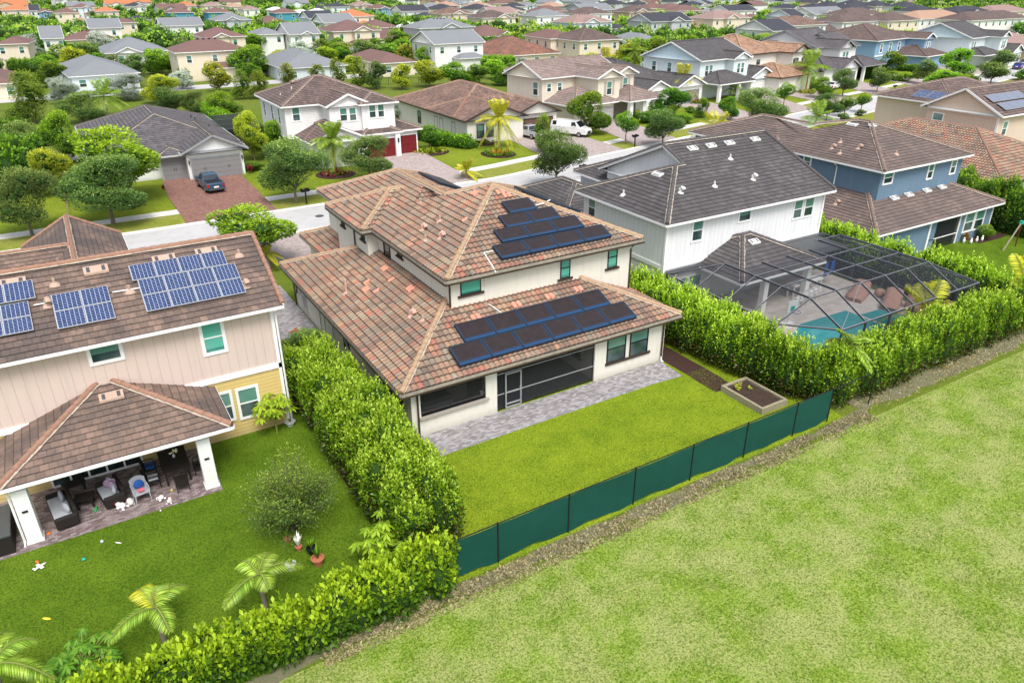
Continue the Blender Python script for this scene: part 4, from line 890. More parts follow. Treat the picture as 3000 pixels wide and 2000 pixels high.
# ------------------------------------------------------------------ barrel tile house at the right edge, tan solar house behind
RH = world_root('barrel_tile_house', (80, 45, 0), 'one-storey house with brown and red barrel tiles behind the tall hedge', 'house')
volumes(RH, [dict(k='hip', r=(73, 34, 88, 56), z=2.95, s=.4, base=0, col=WH)], 'barrel_main', 'cap_brown', tile=BT, trim='brown', gutter='brown', wallcol=WH)
TC = (.66, .53, .42)
TH = empty('tan_solar_house', (88.1, 47.7), 0, 'tan two-storey gabled house with grey solar panels at the right edge', 'house')
volumes(TH, [dict(k='gx', r=(0, -4.6, 22, 4.6), z=6.2, s=.51, base=0, wm='batten', col=TC, gm='stucco', ov=.5), dict(k='hip', r=(4.4, 3, 20, 14), z=6.0, s=.36, base=0, col=TC, wm='stucco')],
    'r_brown', 'cap_light', trim='white', wallmat='batten', wallcol=TC, lod=0)
b = MB(); b.box(.42, -4.1, 5.9, .5, 4.1, 6.2, 'white'); b.box(.42, -4.15, 0, .5, -3.9, 5.9, 'white'); b.build('trim_board', TH)
window(TH, 'W', .5, 2.6, 4.0, 1.1, 1.5, lod=0, fw=.14); window(TH, 'S', -4.1, 2.0, 4.0, .8, 1.4, fw=.14)
fth = lambda a, c: on_rear(a, c, 6.2, 43.1, .51)
M['pv_pale'] = plain('pale_solar_glass', (.16, .18, .24), .12, var=.1, spec=.8)
def flat_panel(name, P, w_, d_, a, axis, mat, lab, group):
    r = empty(name, P, 0, lab, 'solar panel', group); r.rotation_euler = (a, 0, 0) if axis == 'X' else (a, 0, -math.pi/2)
    f = MB(); f.box(0, 0, 0, w_, d_, .04, 'silver'); f.build('frame', r); g = MB(); g.quad((.03, .03, .045), (w_-.03, .03, .045), (w_-.03, d_-.03, .045), (.03, d_-.03, .045), mat, [(0, 0), (1, 0), (1, 1), (0, 1)]); g.build('cells', r)
for px, py, n, ln in ((2200+.34*2085, .34*905, 4, 'upper row'), (2200+.34*2190, .34*975, 4, 'lower row')):
    q = fth(px, py)
    for i in range(n): flat_panel('photovoltaic_module', (q[0]+i*1.75, q[1], q[2]+.14), 1.7, 1.25, math.atan(.51), 'X', 'pv_pale', f'pale grey solar panel on the tan house, {ln}, {["leftmost", "second", "third", "rightmost"][i]}', 'pale solar panels on the tan house')
for i in range(2):
    flat_panel('photovoltaic_module', (93.2, 56.9-i*1.75, 6.28), 1.7, 1.9, math.atan(.36), 'Y', 'pv', f'dark purple solar panel on the low side roof of the tan house, {["far", "near"][i]} one', 'side roof solar panels')

def settle(o):
    x, y = o.location.x, o.location.y; a = refine(x-4, y); c = refine(x+4, y); s_ = math.hypot(c[0]-a[0], c[1]-a[1])/8; q = refine(x, y); o.location = (q[0], q[1], o.location.z); o.scale = tuple(v*s_ for v in o.scale); use('near')
T0_ = TH.location.copy(); settle(RH); settle(TH)
for o in list(bpy.data.objects):
    if o.parent is None and o.location.x > 85 and 'module' in o.name: o.location = TH.location+(o.location-T0_)*TH.scale.x; o.scale = TH.scale
use('final')
# ------------------------------------------------------------------ ground
def sheet(name, pts, z, mat, uvscale=1.0, kind='structure', edge=0):
    if name not in ('ground', 'field'): pts = [refine(*p) for p in pts]
    b = MB(); b.poly([(x, y, z) for x, y in pts], mat, [(x*uvscale, y*uvscale) for x, y in pts])
    if edge:
        n = len(pts)
        for i in range(n):
            (xa, ya), (xb, yb) = pts[i], pts[(i+1) % n]; b.quad((xa, ya, z-edge), (xb, yb, z-edge), (xb, yb, z), (xa, ya, z), mat)
    o = b.build(name); tag(o, kind=kind); return o
def rr(x0, y0, x1, y1): return [(x0, y0), (x1, y0), (x1, y1), (x0, y1)]
sheet('ground', rr(-3000, -1000, 4000, 5000), 0, 'ground')
sheet('field', rr(-40, -10, 120, 18.2), .004, 'field')
def wob(pts, n=6, a=.15):
    out_ = []
    for i, p in enumerate(pts):
        q = pts[(i+1) % len(pts)]; L = math.hypot(q[0]-p[0], q[1]-p[1]); m = max(1, int(L/1.2))
        for j in range(m): out_.append((p[0]+(q[0]-p[0])*j/m+random.uniform(-a, a), p[1]+(q[1]-p[1])*j/m+random.uniform(-a, a)))
    return out_
sheet('dirt_strip', wob(rr(9.3, 18.35, 33, 18.95), a=.22), .008, 'dirt'); sheet('dirt_strip', wob(rr(32.8, 18.7, 70, 20.3), a=.3), .009, 'dirt'); sheet('dirt_strip', wob(rr(-4, 18.2, 9.4, 18.9), a=.25), .0085, 'dirt')
sheet('left_lawn', rr(-25, 18.7, 9.3, 33.4), .012, 'lawn_dark'); sheet('lawn', rr(9.3, 19.0, 29.6, 30), .013, 'lawn'); sheet('side_lawn', rr(7, 33, 12, 52), .014, 'lawn_dark'); sheet('side_lawn', rr(28, 19.0, 31.7, 46), .0145, 'lawn')
sheet('right_lawn', rr(50, 21, 72, 33), .012, 'lawn_dark')
sheet('mulch_bed', wob(rr(27.9, 24.2, 29.3, 33), a=.1), .018, 'mulch'); sheet('mulch_bed', wob(rr(65.0, 30.6, 69.4, 31.9), a=.1), .018, 'mulch')
sheet('mulch_bed', wob(rr(8.0, 25.0, 9.4, 31), a=.15), .018, 'mulch')
sheet('patio', [(12.3, 26.65), (25.6, 26.7), (27.6, 26.55), (27.75, 28.6), (12.3, 28.64)], .03, 'paver_grey', edge=.03)
sheet('left_patio', wob([(-5.5, 29.3), (3.1, 29.4), (3.1, 33.4), (-5.5, 33.4)], a=.03), .03, 'paver_patio', edge=.03)
sheet('side_path', rr(8.6, 43, 11.9, 52), .022, 'paver_grey')
sheet('pool_deck', [(32.4, 22.4), (48.2, 22.3), (48.2, 33.8), (32.4, 33.8)], .05, 'paver_deck', edge=.05)
b = MB(); b.poly([(x, y, .062) for x, y in ((36.5, 23.0), (43.3, 23.0), (43.3, 27.55), (38.9, 27.7), (36.5, 26.5))], 'water'); tag(b.build('pool_water'), kind='structure')
b = MB(); b.poly([(x, y, .064) for x, y in ((43.5, 23.4), (46.2, 23.4), (45.6, 26.5), (43.5, 26.6))], 'water'); tag(b.build('spa_water'), kind='structure')
# street: straight to x=42, then bending
def fb(x): return 0 if x < 40 else .165*(x-40)-.0*(x-40)**2 if x > 46 else .165*(x-40)*((x-40)/12+.5)
XS = [-120, -60, -20, 0, 10, 20, 30, 40, 43, 46, 50, 60, 70, 80, 90, 100, 115, 130, 150, 170, 200, 260]
def strip(name, y0, y1, z, mat, xs=XS, edge=0):
    b = MB(); Q = lambda x, yy, z_: (*refine(x, yy+fb(x)), z_)
    for a, c in zip(xs[:-1], xs[1:]):
        b.quad(Q(a, y0, z), Q(c, y0, z), Q(c, y1, z), Q(a, y1, z), mat)
        if edge:
            b.quad(Q(a, y0, 0), Q(c, y0, 0), Q(c, y0, z), Q(a, y0, z), mat); b.quad(Q(c, y1, 0), Q(a, y1, 0), Q(a, y1, z), Q(c, y1, z), mat)
    return tag(b.build(name), kind='structure')
strip('street', 62.7, 69.1, .02, 'road'); strip('kerb', 62.15, 62.7, .09, 'curb', edge=1); strip('kerb', 69.1, 69.6, .09, 'curb', edge=1)
strip('verge', 69.6, 73.0, .03, 'verge'); strip('sidewalk', 73.0, 74.5, .05, 'conc', edge=1); strip('verge', 55, 62.15, .03, 'verge')
strip('front_lawn', 74.5, 87, .026, 'frontlawn')
b = MB(); 
for x in np.arange(-40, 200, 1.55): b.quad(*[(*refine(u_, v_+fb(x)), .056) for u_, v_ in ((x, 73.0), (x+.05, 73.0), (x+.05, 74.5), (x, 74.5))], 'lgrey')
tag(b.build('sidewalk_joint'), kind='structure')
mh = MB(); q = G(936, 633, .02); mh.lathe((q[0], q[1], .02), [(.42, 0), (.42, .012), (.0, .012)], 'darkgrey', 20); o = mh.build('manhole_cover'); tag(o, 'round dark manhole cover in the pale street', 'manhole cover')
def drive(name, pts, mat, z=.1): sheet(name, pts, z, mat, edge=.1)
drive('driveway', [(8.9, 69.7), (16.9, 69.7), (17.2, 84.6), (12.2, 84.9), (12.2, 86), (9.4, 86), (8.9, 79.6)], 'paver_red')
drive('driveway', [(29.8, 69.7), (38, 69.7), (38.9, 85), (31, 85)], 'paver_pink'); drive('driveway', [(13, 52), (23, 52), (23, 62.2), (13, 62.2)], 'paver_pink', .05)
drive('driveway', [(-8, 57), (2.5, 57), (2.5, 62.2), (-8, 62.2)], 'paver_pink', .05)
drive('driveway', [(50, 71.3), (61.2, 73.2), (61.5, 84.5), (59.8, 87), (52, 87)], 'paver_pink'); drive('driveway', [(64, 73.5), (71.5, 75), (73.5, 90), (67, 90)], 'paver_pink')
drive('driveway', [(87, 77.5), (94, 78.5), (96, 95), (89, 94)], 'paver_pink'); drive('driveway', [(100, 79.6), (106, 80.6), (112, 98), (106, 98)], 'paver_pink')
drive('driveway', [(112, 81.6), (121, 83), (122, 100), (114, 99)], 'paver_pink'); drive('driveway', [(127, 84), (135, 85.4), (142, 102), (134, 102)], 'paver_pink'); drive('driveway', [(143, 86.6), (151, 88), (156, 103), (148, 102)], 'paver_pink')
drive('driveway', [(31, 51), (40, 51), (40, 62.2), (31, 62.2)], 'paver_pink', .05); drive('driveway', [(113, 68), (122, 69), (121, 75.2), (112, 74)], 'paver_pink', .05)
drive('driveway', [(170, 91), (180, 92), (184, 104), (174, 104)], 'paver_pink')
def far_road(pts, wd=7, z=.02, name='far_street'):
    b = MB()
    for (xa, ya), (xb, yb) in zip(pts[:-1], pts[1:]):
        d = Vector((xb-xa, yb-ya, 0)).normalized(); n = Vector((-d.y, d.x, 0))*wd/2; b.quad(Vector((xa, ya, z))-n, Vector((xb, yb, z))-n, Vector((xb, yb, z))+n, Vector((xa, ya, z))+n, 'road')
    tag(b.build(name), kind='structure')
far_road([(-150, 170), (60, 172), (130, 180), (330, 215)]); far_road([(-150, 250), (100, 255), (400, 300)]); far_road([(-40, 100), (-12, 108), (8, 110)], 4); far_road([(200, 90), (330, 120)], 8)

# ------------------------------------------------------------------ leaf clouds
def leaf_mesh(name, P, N, size, mat, aspect=.5, rnd=None, hgt=None, core=None, extra=None, kite=True):
    """P centres, N unit directions the leaf blade points along"""
    n = len(P); up = rng.normal(size=(n, 3)); side = np.cross(N, up); side /= np.linalg.norm(side, axis=1, keepdims=True)+1e-9
    nr = np.cross(side, N); sz = size*rng.uniform(.7, 1.3, n)[:, None]
    a = P; tip = P+N*sz; mid = P+N*sz*.55
    fold = nr*sz*.10
    V = np.stack([a, mid+side*sz*aspect*.5+fold, tip, mid-side*sz*aspect*.5+fold], 1).reshape(-1, 3)
    if rnd is None: rnd = rng.uniform(0, 1, n)
    if hgt is None: hgt = np.ones(n)
    V0 = 0; verts = V; faces = np.arange(4*n).reshape(-1, 4)
    me = bpy.data.meshes.new(name)
    cv, cf = (np.zeros((0, 3)), np.zeros((0, 4), int))
    if core is not None: cv, cf = core
    allv = np.vstack([verts, cv]); nf = n+len(cf); loops = np.concatenate([faces.ravel(), (cf+4*n).ravel()]).astype(np.int32)
    me.vertices.add(len(allv)); me.vertices.foreach_set('co', allv.astype(np.float32).ravel())
    me.loops.add(len(loops)); me.loops.foreach_set('vertex_index', loops)
    me.polygons.add(nf); me.polygons.foreach_set('loop_start', np.arange(0, 4*nf, 4, dtype=np.int32))
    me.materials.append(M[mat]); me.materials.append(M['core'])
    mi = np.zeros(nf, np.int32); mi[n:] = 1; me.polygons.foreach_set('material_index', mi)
    uv = np.zeros((nf*4, 2), np.float32); uv[:4*n, 0] = np.repeat(rnd, 4); uv[:4*n, 1] = np.repeat(hgt, 4)
    me.uv_layers.new(name='UVMap').data.foreach_set('uv', uv.ravel())
    me.update(calc_edges=True); me.validate(); return me
def unit(v): return v/(np.linalg.norm(v, axis=-1, keepdims=True)+1e-9)
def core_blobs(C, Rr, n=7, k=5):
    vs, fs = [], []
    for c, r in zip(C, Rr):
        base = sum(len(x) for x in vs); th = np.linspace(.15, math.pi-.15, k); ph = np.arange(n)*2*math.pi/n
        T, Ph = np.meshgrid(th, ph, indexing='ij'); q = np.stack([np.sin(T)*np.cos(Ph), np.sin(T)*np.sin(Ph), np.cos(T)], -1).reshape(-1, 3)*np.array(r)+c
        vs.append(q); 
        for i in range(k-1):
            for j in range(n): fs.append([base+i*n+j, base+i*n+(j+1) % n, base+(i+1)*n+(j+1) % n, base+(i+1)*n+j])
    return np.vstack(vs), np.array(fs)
def blob_leaves(C, Rr, per_area, size, up=.35, shell=(.8, 1.05), zmin=0.05):
    """leaves on the outside of ellipsoids; leaves that fall deep inside another ellipsoid are dropped"""
    Ps, Ns, W = [], [], []
    C = np.array(C, float); Rr = np.array([r if hasattr(r, '__len__') else (r, r, r) for r in Rr], float)
    for i, (c, r) in enumerate(zip(C, Rr)):
        area = 4*math.pi*((r[0]*r[1])**1.6+(r[0]*r[2])**1.6+(r[1]*r[2])**1.6)**(1/1.6)/3**(1/1.6)
        n = max(6, int(area*per_area)); d = unit(rng.normal(size=(n, 3))); s = rng.uniform(*shell, n)[:, None]
        p = c+d*r*s; nn = unit(d*np.array([1, 1, .9])+np.array([0, 0, up])+rng.normal(size=(n, 3))*.55); keep = np.ones(n, bool)
        near = np.where((np.abs(C-c).max(1) < (r.max()+Rr.max())) & (np.arange(len(C)) != i))[0]
        for j in near: keep &= (((p-C[j])/Rr[j])**2).sum(1) > .55
        keep &= p[:, 2] > zmin; Ps.append(p[keep]); Ns.append(nn[keep]); W.append(d[keep, 2]*.5+.5)
    return np.vstack(Ps), np.vstack(Ns), np.concatenate(W)
def hedge(name, line, wd, h, size, dens, mat, label, group=None, lump=.9, jitter=.34, shoots=True, cat='hedge', hvar=.22, zlow=.12):
    """a clipped-free hedge along a polyline of (x,y)"""
    C, Rr = [], []
    for (xa, ya), (xb, yb) in zip(line[:-1], line[1:]):
        L = math.hypot(xb-xa, yb-ya); nn = max(1, int(L/(lump*.62)))
        for i in range(nn+1):
            t = i/nn; x, y = xa+(xb-xa)*t, ya+(yb-ya)*t; dx, dy = -(yb-ya)/L, (xb-xa)/L
            for off in np.arange(-wd/2+lump*.5, wd/2-lump*.5+.01, max(.45, lump*.6)) if wd > lump*1.2 else [0]:
                hh = h*(1+random.uniform(-hvar, hvar)); o = off+random.uniform(-jitter, jitter)*.6; a = random.uniform(-jitter, jitter)
                edge = abs(off)/(wd/2+.01); top = hh*(1-.13*edge**2)
                r = lump*random.uniform(.5, .7)
                C.append((x+dx*o+a*dy, y+dy*o-a*dx, top-r)); Rr.append((r, r, r))
                C.append((x+dx*(o+(.12 if off > 0 else -.12)), y+dy*(o), top*.5)); Rr.append((r*1.0, r*1.0, top*.5))
    P, N, W = blob_leaves(C, Rr, dens, size, shell=(.74, 1.16))
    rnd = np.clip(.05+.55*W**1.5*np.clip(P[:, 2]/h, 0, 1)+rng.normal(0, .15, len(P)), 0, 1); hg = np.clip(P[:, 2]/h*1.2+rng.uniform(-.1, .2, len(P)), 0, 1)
    if shoots:
        m = rng.random(len(P)) < .085*(P[:, 2] > h*.3)*(W > .35); Q = P[m]; k_ = 9
        SP = np.repeat(Q, k_, 0)+np.tile(np.arange(k_), len(Q))[:, None]*np.array([0, 0, .052])*np.repeat(rng.uniform(.5, 1.5, len(Q)), k_)[:, None]+rng.normal(0, .018, (len(Q)*k_, 3)); ang = rng.uniform(0, 2*math.pi, len(SP))
        SN = unit(np.stack([np.cos(ang)*.75, np.sin(ang)*.75, np.full(len(SP), .8)], 1)+np.repeat(N[m], k_, 0)*.3); P = np.vstack([P, SP]); N = np.vstack([N, SN])
        rnd = np.concatenate([rnd, np.clip(.35+.3*np.repeat(W[m], k_)+.035*np.tile(np.arange(k_), len(Q))+rng.normal(0, .12, len(SP)), 0, 1)]); hg = np.concatenate([hg, np.ones(len(SP))])
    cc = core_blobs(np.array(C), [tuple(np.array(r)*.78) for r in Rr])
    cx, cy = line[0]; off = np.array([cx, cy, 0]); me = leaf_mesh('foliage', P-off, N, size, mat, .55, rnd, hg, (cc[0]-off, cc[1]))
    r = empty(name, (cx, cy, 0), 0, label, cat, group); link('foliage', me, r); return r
hedge('hedge', [(9.0, 35.2), (9.35, 32), (9.35, 28), (9.45, 24), (9.5, 21.2)], 2.7, 3.0, .13, 130, 'l_clusia', 'tall bright clusia hedge between the pink house and the tiled house')
hedge('hedge', [(-6, 19.3), (0, 19.3), (5, 19.4), (9.0, 19.6)], 1.7, 1.7, .19, 85, 'l_vine', 'low drooping vine-leaved hedge along the bottom left boundary', shoots=True, lump=.8)
hedge('hedge', [(30.1, 37.5), (30.4, 33), (30.7, 28), (30.9, 25.0)], 2.0, 2.85, .13, 110, 'l_clusia', 'tall clusia hedge right of the tiled house beside the patio')
hedge('hedge', [(31.2, 25), (31.4, 22.3), (32.3, 20.5), (36, 20.4), (41, 20.4), (46, 20.4), (51, 20.4), (58, 20.4)], 1.9, 2.75, .14, 100, 'l_clusia', 'long bushy clusia hedge in front of the pool cage')
hedge('hedge', [(49.9, 42), (49.9, 36), (50.0, 30), (50.1, 24), (50.2, 21.5)], 1.6, 2.9, .14, 80, 'l_clusia', 'straight clusia hedge between the pool cage and the blue house')
hedge('hedge', [(70.3, 43), (70.4, 36), (70.5, 30), (70.8, 22)], 2.0, 3.9, .16, 60, 'l_clusia_d', 'tall dark hedge at the right edge behind the blue house')

# ------------------------------------------------------------------ plants and trees
def limb_tubes(mb, base, top, r0, n, spread, mat='bark', crown_h=1.0):
    mb.tube([base, (base[0]+.03, base[1]+.02, (base[2]+top)*.5), (base[0], base[1], top)], [r0, r0*.8, r0*.62], mat, 8)
    for i in range(n):
        a = i*2.4+random.uniform(-.4, .4); L = spread*random.uniform(.6, 1); z0 = top*random.uniform(.75, 1)
        mb.tube([(base[0], base[1], z0), (base[0]+math.cos(a)*L*.45, base[1]+math.sin(a)*L*.45, z0+crown_h*.35), (base[0]+math.cos(a)*L, base[1]+math.sin(a)*L, z0+crown_h*.7)], [r0*.5, r0*.3, r0*.1], mat, 5)
_tree = {}
def tree_proto(kind, variant=0, lod=0):
    """unit tree: total height 1, crown diameter cw; scaled when placed"""
    key = (kind, variant, lod)
    if key in _tree: return _tree[key]
    st = random.getstate(); random.seed(hash((kind, variant)) % 9999 if False else sum(map(ord, kind))*7+variant*31)
    S = dict(oak=(.24, .40, 1.0, 26, .24, 'l_oak'), bright=(.16, .40, 1.0, 22, .26, 'l_bright'), green=(.13, .38, 1.0, 24, .25, 'l_green'), lolly=(.38, .30, .95, 8, .33, 'l_green'), silver=(.12, .42, 1.1, 24, .25, 'l_silver'),
             yellow=(.14, .38, 1.0, 22, .25, 'l_yellow'), pine=(.08, .26, 1.0, 22, .17, 'l_pine'), shrub=(.02, .48, 1.3, 9, .36, 'l_green'), bshrub=(.02, .48, 1.3, 9, .36, 'l_bright'), dark=(.12, .40, 1.0, 24, .25, 'l_oak'), cone=(.1, .22, .7, 11, .22, 'l_green'))[kind]
    tr_h, rad, _, nc, cr, mat = S; C, Rr = [], []; H = 10.0
    for i in range(nc):
        t = i/max(1, nc-1); zc = tr_h+cr*.32+(1-tr_h-cr*1.0)*((i*.618) % 1.0)
        prof = max(math.sin(math.pi*min(.93, max(.2, (zc-tr_h)/(1-tr_h)*.82+.18)))**.55, .2)
        if kind in ('cone', 'pine'): prof = (1.05-(zc-tr_h)/(1-tr_h))*1.1
        a = i*2.399+random.uniform(-.3, .3); rr_ = max(0, rad-cr*.42)*prof*(1.0 if i % 4 else .35)*random.uniform(.85, 1.1)
        r = cr*random.uniform(.42, .68)*(1 if kind not in ('cone', 'pine') else .5+.55*prof)
        C.append((math.cos(a)*rr_*H, math.sin(a)*rr_*H, zc*H)); Rr.append((r*H, r*H, r*H*.82))
    C.append((0, 0, (tr_h+(1-tr_h)*.5)*H)); Rr.append((rad*.6*H, rad*.6*H, (1-tr_h)*.40*H))
    dens, size = {0: (30, .30), 1: (10, .50), 2: (3.2, .85)}[lod]
    if kind in ('silver', 'oak', 'dark', 'pine') and lod == 0: dens, size = 48, .22
    shell = (.68, 1.2) if kind in ('oak', 'pine', 'silver', 'dark') else (.8, 1.1)
    P, N, W = blob_leaves(C, Rr, dens, size, up=.25, shell=shell, zmin=tr_h*H*.7)
    zs_ = H/float(np.percentile(P[:, 2], 98)); P[:, 2] *= zs_; C = [(c[0], c[1], c[2]*zs_) for c in C]
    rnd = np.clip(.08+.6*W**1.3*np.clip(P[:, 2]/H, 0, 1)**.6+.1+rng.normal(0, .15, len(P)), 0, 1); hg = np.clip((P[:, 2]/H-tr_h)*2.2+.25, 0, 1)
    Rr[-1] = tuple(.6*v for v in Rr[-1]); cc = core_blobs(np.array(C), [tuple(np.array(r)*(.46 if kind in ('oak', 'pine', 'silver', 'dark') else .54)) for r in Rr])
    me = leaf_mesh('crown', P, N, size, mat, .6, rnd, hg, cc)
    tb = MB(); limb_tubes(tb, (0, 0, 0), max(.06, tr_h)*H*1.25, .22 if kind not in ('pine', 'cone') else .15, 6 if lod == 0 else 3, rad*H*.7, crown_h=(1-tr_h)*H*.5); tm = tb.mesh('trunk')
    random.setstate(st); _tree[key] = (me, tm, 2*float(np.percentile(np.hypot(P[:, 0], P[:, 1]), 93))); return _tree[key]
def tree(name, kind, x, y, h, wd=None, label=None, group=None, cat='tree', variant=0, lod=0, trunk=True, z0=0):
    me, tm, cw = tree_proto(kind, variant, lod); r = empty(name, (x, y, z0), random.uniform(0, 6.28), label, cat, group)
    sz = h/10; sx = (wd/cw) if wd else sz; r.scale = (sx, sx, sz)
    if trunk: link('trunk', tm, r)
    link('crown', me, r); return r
def frond(mb, base, az, L, elev, droop, mat, nleaf=26, lw=.30, llen=.5, rachis='palmbark'):
    """one pinnate frond"""
    base = Vector(base); d = Vector((math.cos(az), math.sin(az), 0)); side = Vector((-math.sin(az), math.cos(az), 0)); pts = []
    for i in range(nleaf+1):
        t = i/nleaf; pts.append(base+d*(L*math.cos(elev)*t)+Vector((0, 0, L*math.sin(elev)*t-droop*L*t*t)))
    for i in range(1, nleaf):
        t = i/nleaf; w_ = llen*math.sin(math.pi*(.12+.86*t))**.6; tan = (pts[i+1]-pts[i-1]).normalized()
        for s_ in (-1, 1):
            o = (side*s_*1.0+tan*.55+Vector((0, 0, -.28-random.uniform(0, .3)))).normalized()
            tip = pts[i]+o*w_; mid = pts[i]+o*w_*.5+Vector((0, 0, .03)); ww = tan*(lw*.09)
            u = random.uniform(.2, 1)
            mb.quad(pts[i]-ww*.4, mid-ww, tip, mid+ww, mat, [(u, 1)]*4)
    for i in range(0, nleaf-1, 3): mb.bar(pts[i], pts[min(i+3, nleaf)], .035, .03, mat if False else 'frond_stem')
M['frond_stem'] = plain('frond_stem', (.22, .26, .06), .7)
def palm(name, x, y, trunk_h, n, L, label, mat='l_palm', droop=.55, elev=(.1, 1.2), llen=.5, tr=.14, tmat='palmbark', group=None, lod=0, z0=0, nleaf=None, shaft=True, lean=0):
    r = empty(name, (x, y, z0), random.uniform(0, 6.28), label, 'palm tree', group)
    tb = MB(); tb.tube([(0, 0, 0), (lean*.4, 0, trunk_h*.5), (lean, 0, trunk_h)], [tr*1.25, tr, tr*.85], tmat, 9)
    if shaft: tb.tube([(lean, 0, trunk_h-.05), (lean, 0, trunk_h+.5)], [tr*.8, tr*.3], 'frond_stem', 8)
    tb.build('trunk', r)
    nl = nleaf or (30 if lod == 0 else 16); meshes = []
    for k_ in range(3):
        b = MB(); frond(b, (0, 0, 0), 0, L, elev[0]+(elev[1]-elev[0])*k_/2, droop*(1-.25*k_), mat, nl, lw=.46*30/nl, llen=llen); meshes.append(b.mesh('frond'))
    for i in range(n):
        o = link('frond', meshes[i % 3], r); o.location = (lean, 0, trunk_h+.25+(.1*(i % 3))); o.rotation_euler = (random.uniform(-.08, .08), random.uniform(-.1, .1), i*2.399+random.uniform(-.2, .2)); s_ = random.uniform(.88, 1.1); o.scale = (s_, s_, s_)
    return r
def star_plant(name, x, y, h, n, R0, label, mat='l_green', leafsize=.32, cat='plant', group=None, z0=0):
    """papaya / cassava like plant: stalks that end in star shaped leaves"""
    r = empty(name, (x, y, z0), 0, label, cat, group); b = MB(); s = MB()
    s.tube([(0, 0, 0), (.03, 0, h*.6), (0, 0, h*.9)], [.05, .035, .02], 'frond_stem', 6)
    for i in range(n):
        a = i*2.399; e = random.uniform(.15, 1.0); c = Vector((math.cos(a)*R0*e, math.sin(a)*R0*e, h*(.55+.5*random.random()))); s.bar((0, 0, h*.45), c, .02, .02, 'frond_stem')
        for k_ in range(7):
            aa = a+k_*2*math.pi/7+random.uniform(-.15, .15); o = Vector((math.cos(aa), math.sin(aa), -.55)).normalized(); sd_ = Vector((-math.sin(aa), math.cos(aa), 0)); L = leafsize*random.uniform(.8, 1.2)
            b.quad(c, c+o*L*.55+sd_*L*.17, c+o*L, c+o*L*.55-sd_*L*.17, mat, [(random.uniform(.5, 1), 1)]+[(random.uniform(.2, .8), 1)]*3)
    s.build('stem', r); b.build('leaves', r); return r
use('near'); MIDS = set(bpy.data.objects)
# ------------------------------------------------------------------ houses across the street
def hroot(name, x, y, rot, label): return empty(name, (x, y, 0), R(rot), label, 'house')
PW_ = (.76, .76, .75); CR = (.70, .64, .52)
# charcoal roofed one-storey house with grey garage doors
o = hroot('grey_roof_house', 11, 90, 0, 'one-storey white house with charcoal tile roof and two grey garage doors'); KEEP.add(o.name)
volumes(o, [dict(k='hip', r=(3.2, 86.3, 18.4, 108), z=2.9, s=.37, base=0, ov=.5), dict(k='hgy', r=(11.55, 83.9, 18.25, 97), z=2.9, s=.48, base=0, gm='siding'), dict(k='hip', r=(9.2, 84.9, 12.5, 90), z=2.7, s=.37, nowall=True)],
    'r_slate', 'cap_grey', trim='grey', gutter='lgrey', wallcol=PW_, lod=0)
b = MB(); b.box(9.6, 85.6, 0, 12.2, 88, 2.6, 'stucco'); b.build('wall', o, PW_)
b = MB(); b.box(12.0, 84.3, 2.65, 17.8, 84.41, 2.95, 'grey'); b.build('trim_board', o)
garage(o, 'S', 84.35, 14.9, 4.9, 2.15, 'garage_grey', frame='grey'); garage(o, 'S', 85.55, 10.9, 2.4, 2.1, 'garage_grey', frame='grey')
for x in (12.2, 17.6):
    b = MB(); b.box(x-.06, 84.15, 1.7, x+.06, 84.3, 2.1, 'black'); b.build('lamp', o)
for x, y in ((15.6, 98), (15.5, 100), (16.4, 94)): pipe_vent(o, x, y, 2.9+.37*(18.4-x), h=.3, mat='vent_dark', cone=False)
M['screen_dd'] = screen_mat('black_lanai_screen', .85)
# white two-storey house with red garage doors
o = hroot('red_garage_house', 30, 90, 0, 'white two-storey house with brown tile roofs and dark red garage doors'); KEEP.add(o.name)
volumes(o, [dict(k='hip', r=(23.2, 87.1, 35.9, 98.8), z=6.2, s=.4, base=2.5, wm='siding', ov=.45), dict(k='hgy', r=(27.5, 84.4, 32.8, 93), z=6.2, s=.45, base=2.5, wm='siding', ov=.4), dict(k='hip', r=(31.2, 84.0, 36.0, 95), z=6.2, s=.4, base=2.5, wm='siding', ov=.4),
    dict(k='hip', r=(24.4, 84.0, 38.8, 96), z=2.9, s=.38, base=0, ov=.45), dict(k='hgy', r=(24.5, 81.5, 31.2, 90), z=2.9, s=.45, base=0, ov=.4), dict(k='hip', r=(31.0, 83.4, 36.0, 91), z=2.92, s=.38, base=0, ov=.4)],
    'r_brown', 'cap_light', trim='white', wallcol=PW_, lod=0)
T2z = (700, 0, .34014); T3z = (1450, 0, .34014); T4z = (2200, 0, .34014); T1z = (0, 0, .34014)
for (l, r_, t, bt, Y) in ((880, 935, 945, 1050, 84.8), (960, 1012, 940, 1045, 84.8), (1130, 1180, 918, 1020, 84.4), (1205, 1252, 912, 1015, 84.4), (470, 527, 938, 1045, 87.55)): pxwin(o, Y, **zw(l, r_, t, bt, T2z), fw=.14)
for py_, yy in ((900, 96.5), (935, 93), (970, 90)):
    window(o, 'W', 23.65, yy, 3.9, .7, 1.7, fw=.13)
garage(o, 'S', 84.4, 37.05, 2.2, 2.2, 'garage_red'); garage(o, 'S', 83.75, 33.4, 3.6, 2.2, 'garage_red'); b = MB(); b.box(35.1, 83.4, 0, 35.7, 84.3, 2.7, 'white'); b.build('column', o)
for x in (35.4, 38.4):
    b = MB(); b.box(x-.07, 83.2 if x < 36 else 84.2, 1.7, x+.07, 83.38 if x < 36 else 84.38, 2.2, 'black'); b.build('lamp', o)
pipe_vent(o, 26.0, 92, 6.2+.4*2.8, h=.35, mat='vent_light', cone=False); pipe_vent(o, 24.6, 92, 6.2+.4*1.4, h=.25, mat='vent_light', cone=False)
